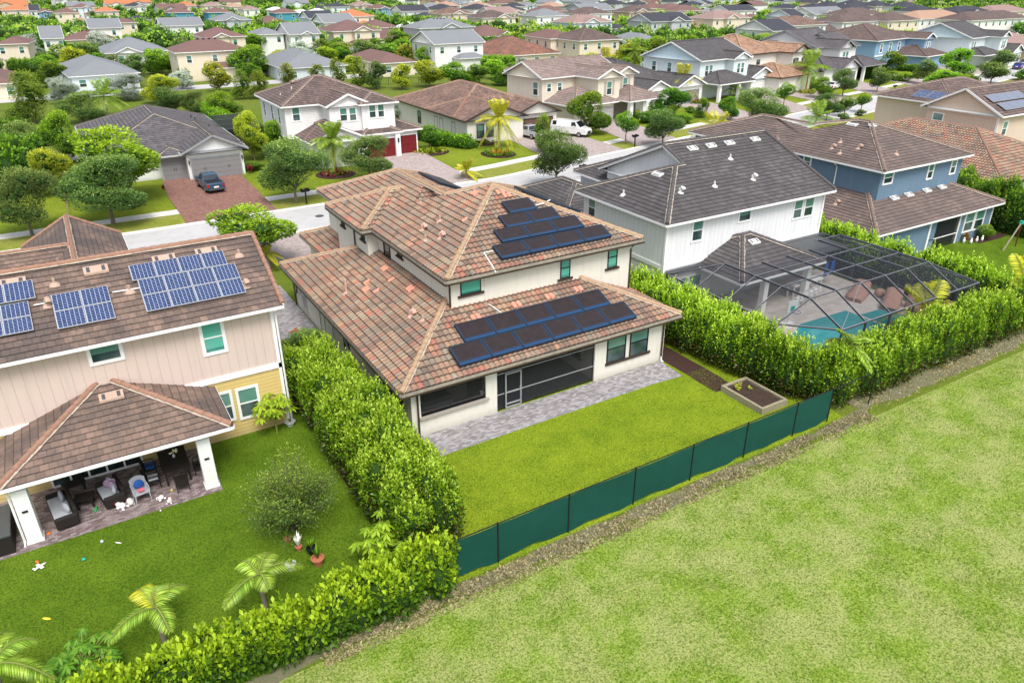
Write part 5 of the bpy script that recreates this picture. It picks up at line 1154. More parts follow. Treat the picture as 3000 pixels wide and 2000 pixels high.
vent_block(o, 29.4-2.5, 94.5, 7.8, 'W', .4, mat='vent_tan', face='W'); vent_block(o, 27.2, 86.5, 3.9, 'W', .4, mat='vent_tan', face='W')
b = MB()
for (x0, y0, x1, y1) in ((18.3, 96.5, 23.2, 96.5), (18.3, 96.5, 18.3, 103)): b.poly([(x0, y0, 0), (x1, y1, 0), (x1, y1, 2.7), (x0, y0, 2.7)], 'screen_dd')
b.poly([(18.3, 96.5, 2.7), (23.2, 96.5, 2.7), (23.2, 103, 3.4), (18.3, 103, 3.4)], 'screen_dd'); b.build('screen_room', o)
b = MB()
for y_ in (96.5, 98.6, 100.8, 103): b.bar((18.3, y_, 2.72+(y_-96.5)*.108), (23.2, y_, 2.72+(y_-96.5)*.108), .08, .08, 'darkgrey')
b.build('screen_frame', o)
# barrel tile one-storey
o = hroot('brown_barrel_house', 52, 92, 0, 'long one-storey cream house with brown barrel tile roof and brown garage door'); KEEP.add(o.name)
volumes(o, [dict(k='hip', r=(44.9, 87.5, 59.6, 107), z=3.0, s=.38, base=0), dict(k='hgy', r=(44.9, 84.2, 54, 96), z=3.0, s=.38, base=0, ov=.45), dict(k='hgy', r=(52.6, 84.9, 59.7, 95), z=2.98, s=.40, base=0, ov=.45)],
    'r_barrelbrown', 'cap_brown', trim='brown', gutter='brown', wallcol=(.70, .68, .62), lod=0)
garage(o, 'S', 85.3, 56.2, 4.6, 2.2, 'garage_brown', frame='brown', handles=False)
for c_, w_ in ((47.2, .9), (48.6, .9)): window(o, 'S', 84.65, c_, .8, w_, 1.5, frame='brown', fw=.1)
for c_ in (88.5, 92, 93.6, 99): window(o, 'W', 45.4, c_, .7, .9, 1.5, frame='black', fw=.08)
# cream two-storey
o = hroot('cream_shutter_house', 61.7, 91.9, 7, 'cream two-storey house with mauve tile roofs, shutters and a front porch')
volumes(o, [dict(k='hgx', r=(-.6, 0, 15, 9), z=6.2, s=.42, base=2.5, wm='batten', gm='stucco') if False else dict(k='gx', r=(-.6, 0, 15, 9), z=6.2, s=.42, base=0, wm='batten', gm='stucco'),
    dict(k='hgy', r=(5.7, -4.8, 11, 6), z=6.2, s=.42, base=2.5), dict(k='hgy', r=(11, -3.2, 15.6, 5), z=6.2, s=.42, base=2.5), dict(k='hip', r=(0.3, -5.8, 9, 3), z=3.0, s=.42, base=0), dict(k='hip', r=(9.8, -7.2, 17.2, 2), z=3.0, s=.4, nowall=True), dict(k='hip', r=(2, 5, 14, 12), z=6.2, s=.4, base=2.5)],
    'r_mauve', 'cap_light', trim=(('white')), wallcol=CR, lod=0)
for c_, yy, w_ in ((8.4, -4.3, .9), (13.3, -2.7, .9)):
    wn_ = window(o, 'S', yy, c_, 3.8, w_, 1.7, fw=.1); b = MB()
    b.box(-w_/2-.55, -.04, -.1, -w_/2-.12, -.0, 1.8, 'stone'if False else 'shutter'); b.box(w_/2+.12, -.04, -.1, w_/2+.55, 0, 1.8, 'shutter'); M.setdefault('shutter', plain('beige_shutter', (.42, .36, .3), .8)); b.build('shutter', wn_)
for c_ in (1.2, 3.2): window(o, 'S', .5, c_, 4.3, .7, 1.0, fw=.14)
window(o, 'W', -.1, 1.9, 3.8, 1.0, 1.7, fw=.12)
for x, y in ((10.6, -6.6), (13.4, -6.5), (16.7, -6.6)): b = MB(); b.box(x-.3, y-.3, 0, x+.3, y+.3, 2.8, 'white'); b.build('column', o, CR); b = MB(); b.box(10, -2.6, 0, 16, 2, 2.9, 'stucco'); b.build('wall', o, CR); garage(o, 'S', -5.3, 6.8, 3.0, 2.2, 'garage_white')
# dark one-storey
o = hroot('dark_roof_house', 80.5, 95.5, 8, 'one-storey white house with dark charcoal tile roof between the cream and light blue houses')
volumes(o, [dict(k='hip', r=(-1, 2, 15, 27), z=2.95, s=.4, base=0), dict(k='hgy', r=(-.5, -3.5, 6.0, 10), z=2.95, s=.42, base=0), dict(k='hgy', r=(7.6, -3.2, 14.8, 8), z=2.95, s=.42, base=0)], 'r_dark', 'cap_grey', trim='white', wallcol=PW_, lod=1)
garage(o, 'S', -2.7, 11.2, 4.6, 2.2, 'garage_grey'); window(o, 'S', -3.0, 3, .8, 1.4, 1.5, fw=.12); window(o, 'W', -.5, 8, .9, .8, 1.5)
# light blue gabled two-storey
o = hroot('light_blue_gable_house', 96.2, 96.2, 7, 'pale blue two-storey house with dark gabled roof and white front porch')
LB = (.68, .76, .78)
volumes(o, [dict(k='gx', r=(-.6, 0, 13.5, 13.5), z=6.2, s=.38, base=0, wm='batten', gm='stucco', gcol=(.52, .66, .72), ov=.45), dict(k='hgy', r=(6.2, -1.6, 11, 6), z=6.2, s=.42, base=2.5, ov=.4), dict(k='hip', r=(-.4, -4.2, 9, 3), z=2.9, s=.42, nowall=True), dict(k='hgy', r=(9.5, -2.8, 17.5, 8), z=2.9, s=.42, base=0)],
    'r_dark', 'cap_grey', trim='white', wallcol=LB, lod=1)
for c_ in (1.6, 2.7): window(o, 'S', .45, c_, 3.7, .8, 1.6, fw=.12)
for c_ in (8.0, 9.1): window(o, 'S', -1.2, c_, 3.9, .75, 1.5, fw=.12)
for c_ in (3.2, 7.0, 10.5): window(o, 'W', -.15, c_, 3.9, .85, 1.5, fw=.12)
garage(o, 'S', -2.4, 13.5, 4.8, 2.2, 'garage_white', handles=False)
for x in (0.1, 5.2, 8.5): b = MB(); b.box(x-.25, -4.0, 0, x+.25, -3.5, 2.8, 'white'); b.build('column', o)
# orange barrel tile villa
o = hroot('orange_tile_villa', 112.2, 99.3, 9, 'white two-storey villa with orange barrel tile roofs and dark shutters')
volumes(o, [dict(k='hip', r=(-4, 0, 9, 14), z=6.2, s=.42, base=0), dict(k='hgy', r=(7, -3.2, 13, 8), z=6.2, s=.42, base=0), dict(k='hip', r=(-2.6, -7, 5.4, 2), z=2.95, s=.45, base=0), dict(k='hgy', r=(5, -6.3, 12.5, 2), z=2.9, s=.42, base=0)], 'r_barrelorange', 'cap_tan', trim='brown', gutter='brown', wallcol=(.76, .73, .68), lod=1)
for c_, yy in ((8.6, -2.75), (11.4, -2.75)):
    wn_ = window(o, 'S', yy, c_, 3.6, .85, 1.5, frame='brown', fw=.08); b = MB(); b.box(-.85, -.04, 0, -.5, 0, 1.5, 'brown'); b.box(.5, -.04, 0, .85, 0, 1.5, 'brown'); b.build('shutter', wn_)
window(o, 'S', .45, 1.5, 4.4, .8, .6, frame='brown', mull=False); window(o, 'W', -3.5, 3, 3.9, 1.2, 1.2, frame='brown')
b = MB(); b.box(9.3, -5.95, .0, 10.7, -5.87, 2.1, 'brown'); b.build('door', o)
# white and grey two-storey
o = hroot('grey_white_house', 132.0, 99.0, 9, 'white two-storey house with grey tile gables and large grey garage door')
volumes(o, [dict(k='gx', r=(-.5, 2.5, 12, 17), z=6.2, s=.38, base=0, gm='siding'), dict(k='hgy', r=(2, -1.2, 7.5, 9), z=6.2, s=.45, base=2), dict(k='gx', r=(6, .5, 12.5, 12), z=6.18, s=.38, base=2), dict(k='hip', r=(-5, -2.5, 5, 9), z=2.95, s=.4, base=0), dict(k='hgy', r=(-1.5, -4, 5.6, 5), z=2.95, s=.42, base=0), dict(k='hip', r=(5.4, -4.4, 14.5, 3), z=2.95, s=.38, nowall=True), dict(k='hip', r=(-9, 4, 1, 16), z=5.2, s=.38, base=0)],
    'r_slate', 'cap_grey', trim='grey', gutter='grey', wallcol=PW_, lod=1)
for c_ in (4.1, 5.3): window(o, 'S', -.7, c_, 3.7, .9, 1.7, fw=.1)
for c_ in (8.6, 9.8): window(o, 'S', .95, c_, 3.7, .9, 1.6, fw=.1)
garage(o, 'S', -3.5, 2.0, 4.8, 2.2, 'garage_grey', handles=False)
for x in (7, 13.5): b = MB(); b.box(x-.25, -4.0, 0, x+.25, -3.5, 2.8, 'white'); b.build('column', o)
# steel blue two-storey
o = hroot('steel_blue_house', 155.0, 108, 9, 'steel blue two-storey house with brown hip roof and white trim'); SB = (.22, .36, .52)
volumes(o, [dict(k='hip', r=(-1.5, -3.5, 16, 12), z=6.1, s=.34, base=0), dict(k='hgy', r=(12.0, -7.5, 17.0, 6), z=6.1, s=.42, base=2), dict(k='hip', r=(8, -10, 18, 0), z=2.95, s=.38, base=0)], 'r_brown', 'cap_light', trim='white', wallcol=SB, lod=1)
for c_ in (1.5, 5.5, 9.5): window(o, 'S', -3.0, c_, 3.7, .9, 1.6, fw=.2)
for c_ in (13.9, 15.0): window(o, 'S', -7.0, c_, 3.8, .7, 1.5, fw=.15)
window(o, 'S', -9.5, 10, .8, 1, 1.6, fw=.2); b = MB(); b.box(-1.0, -3.12, 2.9, 12, -2.98, 3.15, 'white'); b.build('trim_board', o)
# pale blue gabled two-storey at right
o = hroot('pale_blue_gable_house', 178.5, 98.0, 9, 'pale blue two-storey house with dark gable roof farthest right on the street')
volumes(o, [dict(k='gx', r=(-.5, 0, 13, 14.5), z=6.2, s=.38, base=0, wm='batten', gm='stucco', gcol=(.54, .67, .72)), dict(k='hgy', r=(8.2, -3, 13.4, 6), z=6.2, s=.42, base=2), dict(k='hip', r=(-1, -3.5, 9, 3), z=2.95, s=.38, nowall=True), dict(k='hgy', r=(10.5, -5, 18, 6), z=2.95, s=.42, base=0)], 'r_dark', 'cap_grey', trim='white', wallcol=LB, lod=1)
for c_ in (1.6, 2.8): window(o, 'S', .45, c_, 3.6, .8, 1.7, fw=.15)
for c_ in (10.2, 11.3): window(o, 'S', -2.5, c_, 3.8, .8, 1.5, fw=.15)
garage(o, 'S', -4.5, 14.4, 4.6, 2.2, 'garage_white', handles=False)

for o in [o for o in bpy.data.objects if o not in MIDS and o.parent is None and o.type == 'EMPTY']: settle(o)
use('final')
# ------------------------------------------------------------------ background houses, back to front rows
BG = []
WALLC = dict(cream=(.70, .62, .48), white=(.74, .74, .72), blue=(.22, .38, .56), teal=(.06, .28, .38), lblue=(.64, .71, .75), tan=(.56, .42, .30), pink=(.66, .54, .48), yellow=(.66, .54, .30), grey=(.48, .50, .52))
def bgh(lx, ly, rx, st, D, wall, roof, label, kind='hip', rot=0, gable=True, low=None, name=None, slope=None):
    """left end of the eave that faces the camera (photo px), right end px column, storeys, depth"""
    ez = 6.1 if st == 2 else 3.0; D *= 1.18
    x, y = G(lx, ly, ez); c, s_ = math.cos(R(rot)), math.sin(R(rot))
    lo, hi = 2, 60
    for _ in range(30):
        W_ = (lo+hi)/2; px = pxof(x+c*W_, y+s_*W_, ez)[0]
        lo, hi = (W_, hi) if px < rx else (lo, W_)
    sl_ = slope or (.36 if st == 2 else .38); dd = dist(x, y); lod = 1 if dd < 190 else 2
    nm = name or ('two_storey_house' if st == 2 else 'bungalow'); o = empty(nm, (x, y, 0), R(rot), label, 'house')
    V_ = [dict(k=kind, r=(0, 0, W_, D), z=ez, s=sl_, base=0)]
    if gable:
        g0 = W_*random.uniform(.12, .5); gw = min(W_*.4, 6.5); V_.append(dict(k='hgy', r=(g0, -1.6, g0+gw, D*.5), z=ez-.01, s=.44, base=0 if st == 1 else 2.6))
    if low: V_.append(dict(k='hip', r=(W_*low[0], -3.6, W_*low[1], 2), z=2.9, s=.36, base=0))
    volumes(o, V_, roof, 'cap_light', trim='white', wallcol=WALLC[wall], lod=lod if roof.startswith('r_') else 3)
    rowsz = [(.9, 1.2, 1.3)] if st == 1 else [(3.9, .95, 1.4)]
    n = max(2, int(W_/4.2))
    for z0, w_, h_ in rowsz:
        for i in range(n):
            c_ = W_*(i+.5)/n+random.uniform(-.4, .4)
            if gable and g0-.4 < c_ < g0+gw+.4: window(o, 'S', -1.1, min(max(c_, g0+1.3), g0+gw-1.3), z0, w_, h_, lod=lod, fw=.12)
            else: window(o, 'S', .5, c_, z0, w_, h_, lod=lod, fw=.12)
    if dd < 220:
        for i in range(3): window(o, 'W', .5, D*(i+.7)/3.4, rowsz[0][0], .9, rowsz[0][2], lod=lod, fw=.12)
    if roof.startswith('s_') and dd < 260:
        b = MB(); 
        for i in range(4):
            x_ = W_/2-1.8+i*1.2; y_ = D/2-.7; z_ = ez+sl_*(min(y_, 99))+.05; b.box(x_-.25, y_-.2, z_-.1, x_+.25, y_+.2, z_+.12, 'vent_dark')
        if W_ > D+2: b.build('roof_vent', o)
    BG.append((x, y, rot, W_, D)); return o
K = 1/3.136
def A_(x, y, o=0): return o+x*K, y*K
def add(off, lx, ly, rx, *a, **k): x, y = A_(lx, ly, off); return bgh(x, y, off+rx*K, *a, **k)
# first column block, photo left quarter
add(0, -70, 410, 262, 2, 11, 'cream', 's_brown', 'cream two-storey house with brown hip roof at the far left, bare wall and two windows', rot=-8, gable=False)
add(0, 372, 357, 590, 2, 13, 'white', 's_grey', 'white two-storey house with grey gable roof behind the cream house at far left', kind='gx', gable=False)
add(0, 590, 372, 1085, 1, 11, 'yellow', 's_brown', 'yellow walled bungalow with wide brown hip roof near the upper left', gable=False)
add(0, 812, 262, 1125, 2, 12, 'white', 's_grey', 'white two-storey house with grey roof behind the yellow walled bungalow', kind='gx', gable=False)
add(0, 1062, 212, 1268, 2, 12, 'cream', 's_brown', 'cream two-storey house with brown roof and small roof solar strip, upper left', gable=False)
add(0, 1195, 188, 1400, 1, 14, 'grey', 's_dark', 'bungalow with dark blue-grey hip roof under trees, upper left', gable=False)
add(0, 945, 492, 1555, 1, 18, 'white', 's_grey', 'white bungalow with grey hip roof and twin front gables', gable=True)
add(0, 628, 708, 1290, 1, 22, 'lblue', 's_grey', 'pale blue bungalow with big grey hip roof and dark screened porch', gable=False, rot=4)
add(0, 1600, 487, 2300, 2, 11, 'cream', 's_brown', 'cream two-storey house with brown roof and back porch on posts', gable=False, low=(.34, .82))
add(0, 1850, 347, 2270, 2, 12, 'cream', 's_brown', 'cream two-storey house with central front gable behind the porch house', gable=True)
add(0, 2085, 262, 2300, 1, 12, 'pink', 's_orange', 'bungalow with terracotta orange hip roof beside the brown roof, upper left', gable=False)
add(0, 1472, 242, 1875, 2, 11, 'white', 's_grey', 'white two-storey house with long grey roof and row of ridge vents', kind='gx', gable=False, low=(.35, .8))
add(0, 1975, 190, 2318, 2, 12, 'grey', 's_grey', 'grey two-storey house with rooftop solar and small white gable', gable=True)
add(0, 1545, 120, 1790, 2, 12, 'teal', 's_brown', 'teal blue two-storey house with brown hip roof, left of its twin', gable=False)
add(0, 1903, 118, 2140, 2, 12, 'teal', 's_brown', 'teal blue two-storey house with brown hip roof, right of its twin', gable=False)
add(0, 872, 106, 1100, 2, 11, 'pink', 's_orange', 'two-storey house with bright orange hip roof, upper left', gable=False)
add(0, 655, 72, 860, 2, 11, 'lblue', 's_brown', 'pale blue house with brown roof and white gable in the far upper left', gable=True)
add(0, 490, 122, 735, 2, 12, 'cream', 's_brown', 'cream long house with reddish brown roof at upper left', gable=False)
add(0, 345, 112, 495, 2, 12, 'blue', 's_brown', 'blue walled house with brown roof left of the cream long house', gable=True)
add(0, 265, 100, 372, 2, 12, 'white', 's_dark', 'white house with dark blue gable roof at upper left', kind='gx', gable=False)
add(0, 0, 96, 318, 2, 14, 'pink', 's_orange', 'long low house with orange roof at the upper left corner', gable=False)
add(0, 1150, 62, 1350, 2, 12, 'white', 's_dark', 'white house with flat looking dark roof, far upper left', gable=True)
add(0, 1452, 56, 1592, 2, 12, 'white', 's_pinkbrown', 'white two-storey house with mauve pyramid roof, far upper left', gable=False)
add(0, 1622, 54, 1812, 2, 12, 'pink', 's_orange', 'pink walled house with coral orange roof, far upper left', gable=False)
add(0, 1872, 56, 2062, 2, 12, 'cream', 's_pinkbrown', 'cream house with mauve brown roof right of the coral roof', gable=True)
add(0, 2100, 62, 2250, 2, 12, 'cream', 's_tan', 'small cream house with tan roof, far upper left', gable=False)
add(0, 2230, 88, 2395, 2, 12, 'white', 's_pinkbrown', 'white two-storey house with grey brown roof over several small windows', gable=False)
add(0, 780, 138, 955, 1, 13, 'white', 's_brown', 'bungalow with dusty brown roof behind the trees, upper left', gable=False)
add(0, 690, 195, 825, 1, 12, 'grey', 's_tan', 'small roof peeking between trees, upper left', gable=False)
add(0, -160, 778, 150, 1, 18, 'cream', 's_brown', 'bungalow with brown roof and white screened porch at the left edge', gable=False)
add(0, 1350, 285, 1440, 1, 9, 'white', 's_grey', 'small grey gabled roof among trees, upper left', gable=False)
# second block
add(750, 20, 320, 270, 2, 11, 'white', 's_grey', 'white wing with low grey hip roof and row of three windows', gable=False)
add(750, 300, 320, 600, 2, 13, 'white', 's_grey', 'white two-storey house with tall grey gable roof and paired front windows', kind='gx', gable=True)
add(750, 240, 632, 845, 1, 20, 'lblue', 's_grey', 'powder blue bungalow with large grey hip roof behind the pines', gable=False)
add(750, 700, 292, 1155, 2, 13, 'cream', 's_brown', 'cream two-storey house with brown roof, front gable and garage', gable=True, low=(.3, .95))
add(750, 1120, 586, 1480, 1, 18, 'cream', 's_brown', 'cream bungalow with large brown hip roof in the upper centre', gable=False)
add(750, 1632, 408, 2110, 2, 12, 'white', 's_grey', 'white two-storey house with grey gable roof and dark ridge vents, upper centre', kind='gx', gable=False, low=(.35, .92))
add(750, 1500, 265, 2020, 2, 12, 'grey', 's_grey', 'grey two-storey house with gables directly behind the white vented house', gable=True)
add(750, 2010, 342, 2420, 1, 14, 'tan', 's_brown', 'tan bungalow with brown hip roof and small front gable, upper centre', gable=True)
add(750, 2230, 520, 2800, 1, 18, 'cream', 'r_rust', 'cream bungalow with rust red barrel tile roof, upper centre', gable=False, slope=.40)
add(750, 620, 213, 930, 2, 13, 'white', 's_grey', 'white house with long grey roof and bright side gable, upper centre left', kind='gx', gable=False)
add(750, 480, 172, 740, 2, 12, 'lblue', 's_dark', 'pale house with dark blue roof behind the long grey roof', kind='gx', gable=False)
add(750, 780, 156, 1095, 2, 12, 'cream', 's_orange', 'cream two-storey house with vivid orange hip roof, upper centre', gable=False)
add(750, 940, 232, 1110, 1, 10, 'cream', 's_orange', 'small orange roofed wing in front of the vivid orange roof', gable=False)
add(750, 1020, 262, 1330, 1, 14, 'tan', 's_brown', 'low brown hip roof half hidden by trees, upper centre', gable=False)
add(750, 30, 215, 312, 1, 14, 'tan', 's_brown', 'low reddish brown hip roof left of the white wing', gable=False)
add(750, 140, 96, 282, 2, 10, 'white', 's_white', 'house with bright white pyramid roof, leftmost of the white roofs', gable=False)
add(750, 170, 122, 400, 2, 10, 'teal', 's_brown', 'teal house with wide brown roof in front of the white roofs', gable=False)
add(750, 385, 118, 515, 2, 10, 'white', 's_white', 'house with small white gable roof in the middle of the white roofs', gable=False)
add(750, 520, 122, 705, 2, 12, 'white', 's_white', 'house with broad white pyramid roof, right one of the white roofs', gable=False)
add(750, 685, 66, 870, 2, 11, 'lblue', 's_dark', 'two-storey house with dark navy roof, far upper centre', gable=False)
add(750, 900, 52, 1088, 2, 11, 'pink', 's_pinkbrown', 'pale pink two-storey house with mauve roof, far upper centre', gable=True)
add(750, 1075, 82, 1262, 2, 11, 'blue', 's_brown', 'blue walled house with dark brown roof, far upper centre', gable=True)
add(750, 935, 92, 1080, 1, 10, 'grey', 's_dark', 'low dark roof left of the blue walled house', gable=False)
add(750, 1330, 107, 1600, 2, 12, 'white', 's_dark', 'white house with black gable roof, far upper centre', kind='gx', gable=False)
add(750, 1535, 77, 1780, 2, 12, 'lblue', 's_grey', 'pale house with grey roof and blue front gable, far upper centre', gable=True)
add(750, 1710, 54, 1882, 2, 12, 'tan', 's_tan', 'house with tan hip roof, far upper centre', gable=False)
add(750, 1705, 132, 2012, 2, 12, 'pink', 'r_barrelbrown', 'pink villa with red brown barrel roof and arched windows', gable=True)
add(750, 1470, 182, 1762, 1, 12, 'white', 's_dark', 'low house with black brown hip roof left of the pink villa', gable=False)
add(750, 1360, 262, 1585, 1, 10, 'white', 's_white', 'low building with plain white roof among the trees, upper centre', gable=False)
add(750, 2080, 168, 2400, 2, 12, 'cream', 'r_brown', 'cream two-storey house with brown tile roof right of the pink villa', gable=True)
add(750, 2005, 62, 2200, 2, 12, 'white', 's_tan', 'white house with tan roof and arched front gable, far upper centre', gable=True)
add(750, 2165, 128, 2400, 2, 12, 'white', 's_pinkbrown', 'white house with pinkish gable roof above the cream house', kind='gx', gable=False)
add(750, 1865, 34, 2000, 2, 12, 'lblue', 's_grey', 'pale blue house with grey gables near the skyline, upper centre', gable=True)
add(750, 2180, 38, 2312, 2, 12, 'cream', 's_brown', 'cream house with brown hip roof near the skyline, upper centre', gable=False)
add(750, 1145, 362, 1482, 1, 14, 'cream', 's_brown', 'brown hip roof partly hidden by a round tree in the upper centre', gable=False)
# third block
add(1500, 620, 378, 1012, 2, 12, 'cream', 'r_brown', 'long cream two-storey house with plain brown roof, behind the cream shuttered house', gable=False)
add(1500, 350, 358, 640, 2, 13, 'cream', 's_brown', 'left wing of the long cream house with three narrow windows', gable=False, rot=-4)
add(1500, 562, 213, 940, 2, 12, 'lblue', 's_pinkbrown', 'sky blue two-storey house with mauve hip roof, upper centre right', gable=True, low=(-.1, .4))
add(1500, 945, 265, 1082, 1, 12, 'white', 's_dark', 'low dark roof right of the sky blue house', gable=False)
add(1500, 1280, 203, 1668, 2, 12, 'grey', 's_dark', 'white and grey house with black gable roof and parked cars in front', kind='gx', gable=True)
add(1500, 1655, 252, 2030, 1, 14, 'tan', 's_tan', 'low tan bungalow with light brown roof and twin gables', gable=True)
add(1500, 1850, 175, 2205, 2, 12, 'cream', 's_pinkbrown', 'cream two-storey house with rosy brown roof, upper right of centre', gable=True)
add(1500, 1150, 415, 1480, 1, 16, 'grey', 's_grey', 'low grey hip roof beyond the palms behind the dark roofed house', gable=False)
add(1500, 225, 152, 528, 2, 12, 'white', 's_grey', 'white house with dark solar strips on its grey roof', gable=False)
add(1500, 628, 133, 932, 2, 12, 'white', 'r_brown', 'white two-storey house with brown hip roof beside a round tree', gable=False)
add(1500, 655, 97, 942, 2, 13, 'grey', 's_grey', 'grey house with steep grey gables, upper centre right', kind='gx', gable=True)
add(1500, 935, 172, 1085, 1, 26, 'grey', 's_grey', 'large plain grey roof, upper centre right', gable=False)
add(1500, 1080, 113, 1352, 2, 12, 'tan', 'r_brown', 'peach walled house with dark brown roof and front gable', gable=True)
add(1500, 1250, 80, 1480, 2, 11, 'cream', 's_brown', 'cream house with dark brown hip roof, left of two alike', gable=False)
add(1500, 1420, 82, 1642, 2, 11, 'cream', 's_brown', 'cream house with dark brown hip roof, right of two alike', gable=False)
add(1500, 1530, 104, 1780, 2, 11, 'cream', 's_brown', 'cream two-storey house with dark pyramid roof and many small windows', gable=False)
add(1500, 1650, 58, 1818, 2, 11, 'white', 's_dark', 'white house with black roof and gable, far upper right of centre', gable=True)
add(1500, 258, 108, 515, 2, 11, 'tan', 's_brown', 'house with dark brown roof above the solar strip house', gable=False)
add(1500, 340, 60, 505, 2, 11, 'tan', 's_tan', 'house with sandy tan roof, far upper centre right', gable=False)
add(1500, 118, 52, 250, 2, 11, 'lblue', 's_grey', 'pale blue house with grey gable, far upper centre right', gable=True)
add(1500, 0, 62, 142, 2, 11, 'white', 's_dark', 'white house with navy roof left of the pale blue gable house', gable=False)
add(1500, -30, 112, 125, 2, 11, 'cream', 's_pinkbrown', 'cream house with dusty pink roof left of the solar strip house', gable=True)
add(1500, 40, 195, 245, 1, 12, 'tan', 's_brown', 'low red brown roof above the silver trees', gable=False)
add(1500, 1785, 143, 2005, 1, 13, 'grey', 's_grey', 'low grey pyramid roof, upper right of centre', gable=False)
add(1500, 1990, 103, 2262, 2, 11, 'white', 's_dark', 'white gabled house with black roof, upper right of centre', kind='gx', gable=False)
add(1500, 1642, 178, 1795, 1, 12, 'cream', 's_dark', 'low house with dark solar covered roof, upper right of centre', gable=False)
add(1500, 530, 185, 695, 1, 12, 'tan', 's_brown', 'low dark brown roof left of the sky blue house', gable=False)
add(1500, 1140, 50, 1290, 2, 11, 'lblue', 's_dark', 'pale blue house with steep white gables near the skyline', gable=True)
add(1500, 2190, 200, 2420, 1, 12, 'tan', 's_brown', 'low brown roof left of the dark gabled houses, upper right', gable=False)
# fourth block
add(2250, 45, 288, 290, 2, 13, 'white', 's_dark', 'white two-storey house with black gable roof left of the barrel roof house', kind='gx', gable=False)
add(2250, 228, 160, 368, 2, 12, 'lblue', 's_dark', 'pale blue gabled house with black roof, upper right', kind='gx', gable=True)
add(2250, 140, 242, 556, 2, 12, 'white', 'r_barrelbrown', 'white two-storey house with brown barrel roof, upper right', gable=False)
add(2250, 430, 135, 742, 2, 12, 'white', 's_grey', 'white house with pale grey gable roof and dark windows, upper right', kind='gx', gable=True)
add(2250, 752, 145, 1090, 2, 12, 'cream', 'r_brown', 'cream house with dark brown pyramid roof, upper right', gable=False)
add(2250, 690, 208, 1112, 2, 12, 'white', 'r_brown', 'white two-storey house with wide brown roof, upper right', gable=False, low=(.6, .95))
add(2250, 1110, 196, 1412, 2, 12, 'cream', 'r_brown', 'cream house with brown pyramid roof above the big green trees', gable=False)
add(2250, 540, 305, 905, 1, 14, 'tan', 'r_brown', 'low dark red brown roof in front of the wide brown roof', gable=False)
add(2250, 270, 330, 540, 1, 14, 'tan', 'r_brown', 'low dark roof behind the grey and white house', gable=False)
add(2250, 1400, 178, 1850, 2, 12, 'white', 's_tan', 'white house with wide rosy tan roof, upper right', gable=False)
add(2250, 1868, 192, 2420, 2, 12, 'white', 'r_brown', 'long white house with dark brown roof at the upper right edge', gable=False)
add(2250, 2090, 115, 2420, 2, 12, 'cream', 's_pinkbrown', 'cream house with mauve roof at the right edge', gable=False)
add(2250, 1760, 128, 2092, 2, 12, 'white', 's_dark', 'white house with dark navy roof and two white gables, upper right', gable=True)
add(2250, 1402, 112, 1602, 2, 12, 'white', 's_dark', 'small white gabled house with navy roof, upper right', gable=True)
add(2250, 2165, 480, 2700, 1, 16, 'tan', 's_pinkbrown', 'tan bungalow with mauve roof at the right edge past the pale blue gable', gable=True)
add(2250, 790, 48, 960, 2, 12, 'grey', 's_dark', 'house with slate roof near the right skyline, first of the slate row', gable=False)
add(2250, 1000, 60, 1180, 2, 12, 'cream', 's_dark', 'cream gabled house in the slate row near the right skyline', gable=True)
add(2250, 1280, 68, 1440, 2, 12, 'white', 's_dark', 'house with black roof and solar sheen near the right skyline', gable=False)
add(2250, 570, 62, 740, 2, 12, 'white', 's_dark', 'white gabled house with dark roof left of the slate row', gable=True)
add(2250, 200, 80, 330, 2, 12, 'white', 's_dark', 'white gabled house with navy roof above the black gable pair', gable=True)
add(2250, 440, 85, 600, 2, 12, 'white', 's_dark', 'dark roofed house above the pale grey gable house', gable=True)
add(2250, 760, 92, 1000, 2, 12, 'grey', 's_dark', 'dark roofed house right above the cream pyramid roof', gable=False)
# far rows up to the skyline: too small to tell apart
def far_protos():
    out_ = []
    for i, (st, rf_) in enumerate(((2, 's_dark'), (2, 's_brown'), (1, 's_dark'), (2, 's_grey'), (1, 's_pinkbrown'), (2, 's_orange'))):
        h = 6 if st == 2 else 3; w_, d_ = 15, 12; F, E, T = hipfaces(0, 0, w_, d_, h, .38, 'hip' if i % 2 == 0 else 'gx'); r_ = MB()
        for f in F: r_.poly(f, rf_)
        if st == 2:
            F2, _, _ = hipfaces(3, -1.5, 8.5, 5, h-.05, .45, 'hgy')
            for f in F2: r_.poly(f, rf_)
        wl = MB(); wl.box(.4, .4, 0, w_-.4, d_-.4, h, 'stucco'); 
        if st == 2: wl.box(3.4, -1.1, 0, 8.1, 3, h, 'stucco'); wl.poly([(3.4, -1.1, h), (8.1, -1.1, h), (5.75, -1.1, h+1)], 'stucco')
        if i % 2: wl.poly([(.4, .4, h), (.4, d_-.4, h), (.4, d_/2, h+2.1)], 'stucco')
        wn_ = []
        p = MB(); p.box(-.5, -.03, 0, .5, 0, 1.3, 'pane_dark'); out_.append((r_.mesh('roof'), wl.mesh('wall'), p.mesh('window'), st))
    return out_
FP = far_protos(); cols_ = [WALLC[k_] for k_ in ('white', 'cream', 'white', 'lblue', 'tan', 'grey')]
FARB = []
def clear_of(x, y, r, lst): return all((x-a-w_/2)**2+(y-b-d_/2)**2 > (r+max(w_, d_)*.55)**2 for a, b, _, w_, d_ in lst)
nfar = 0; FD = ['black hipped', 'brown gabled', 'low black hipped', 'grey gabled', 'low mauve hipped', 'orange gabled']
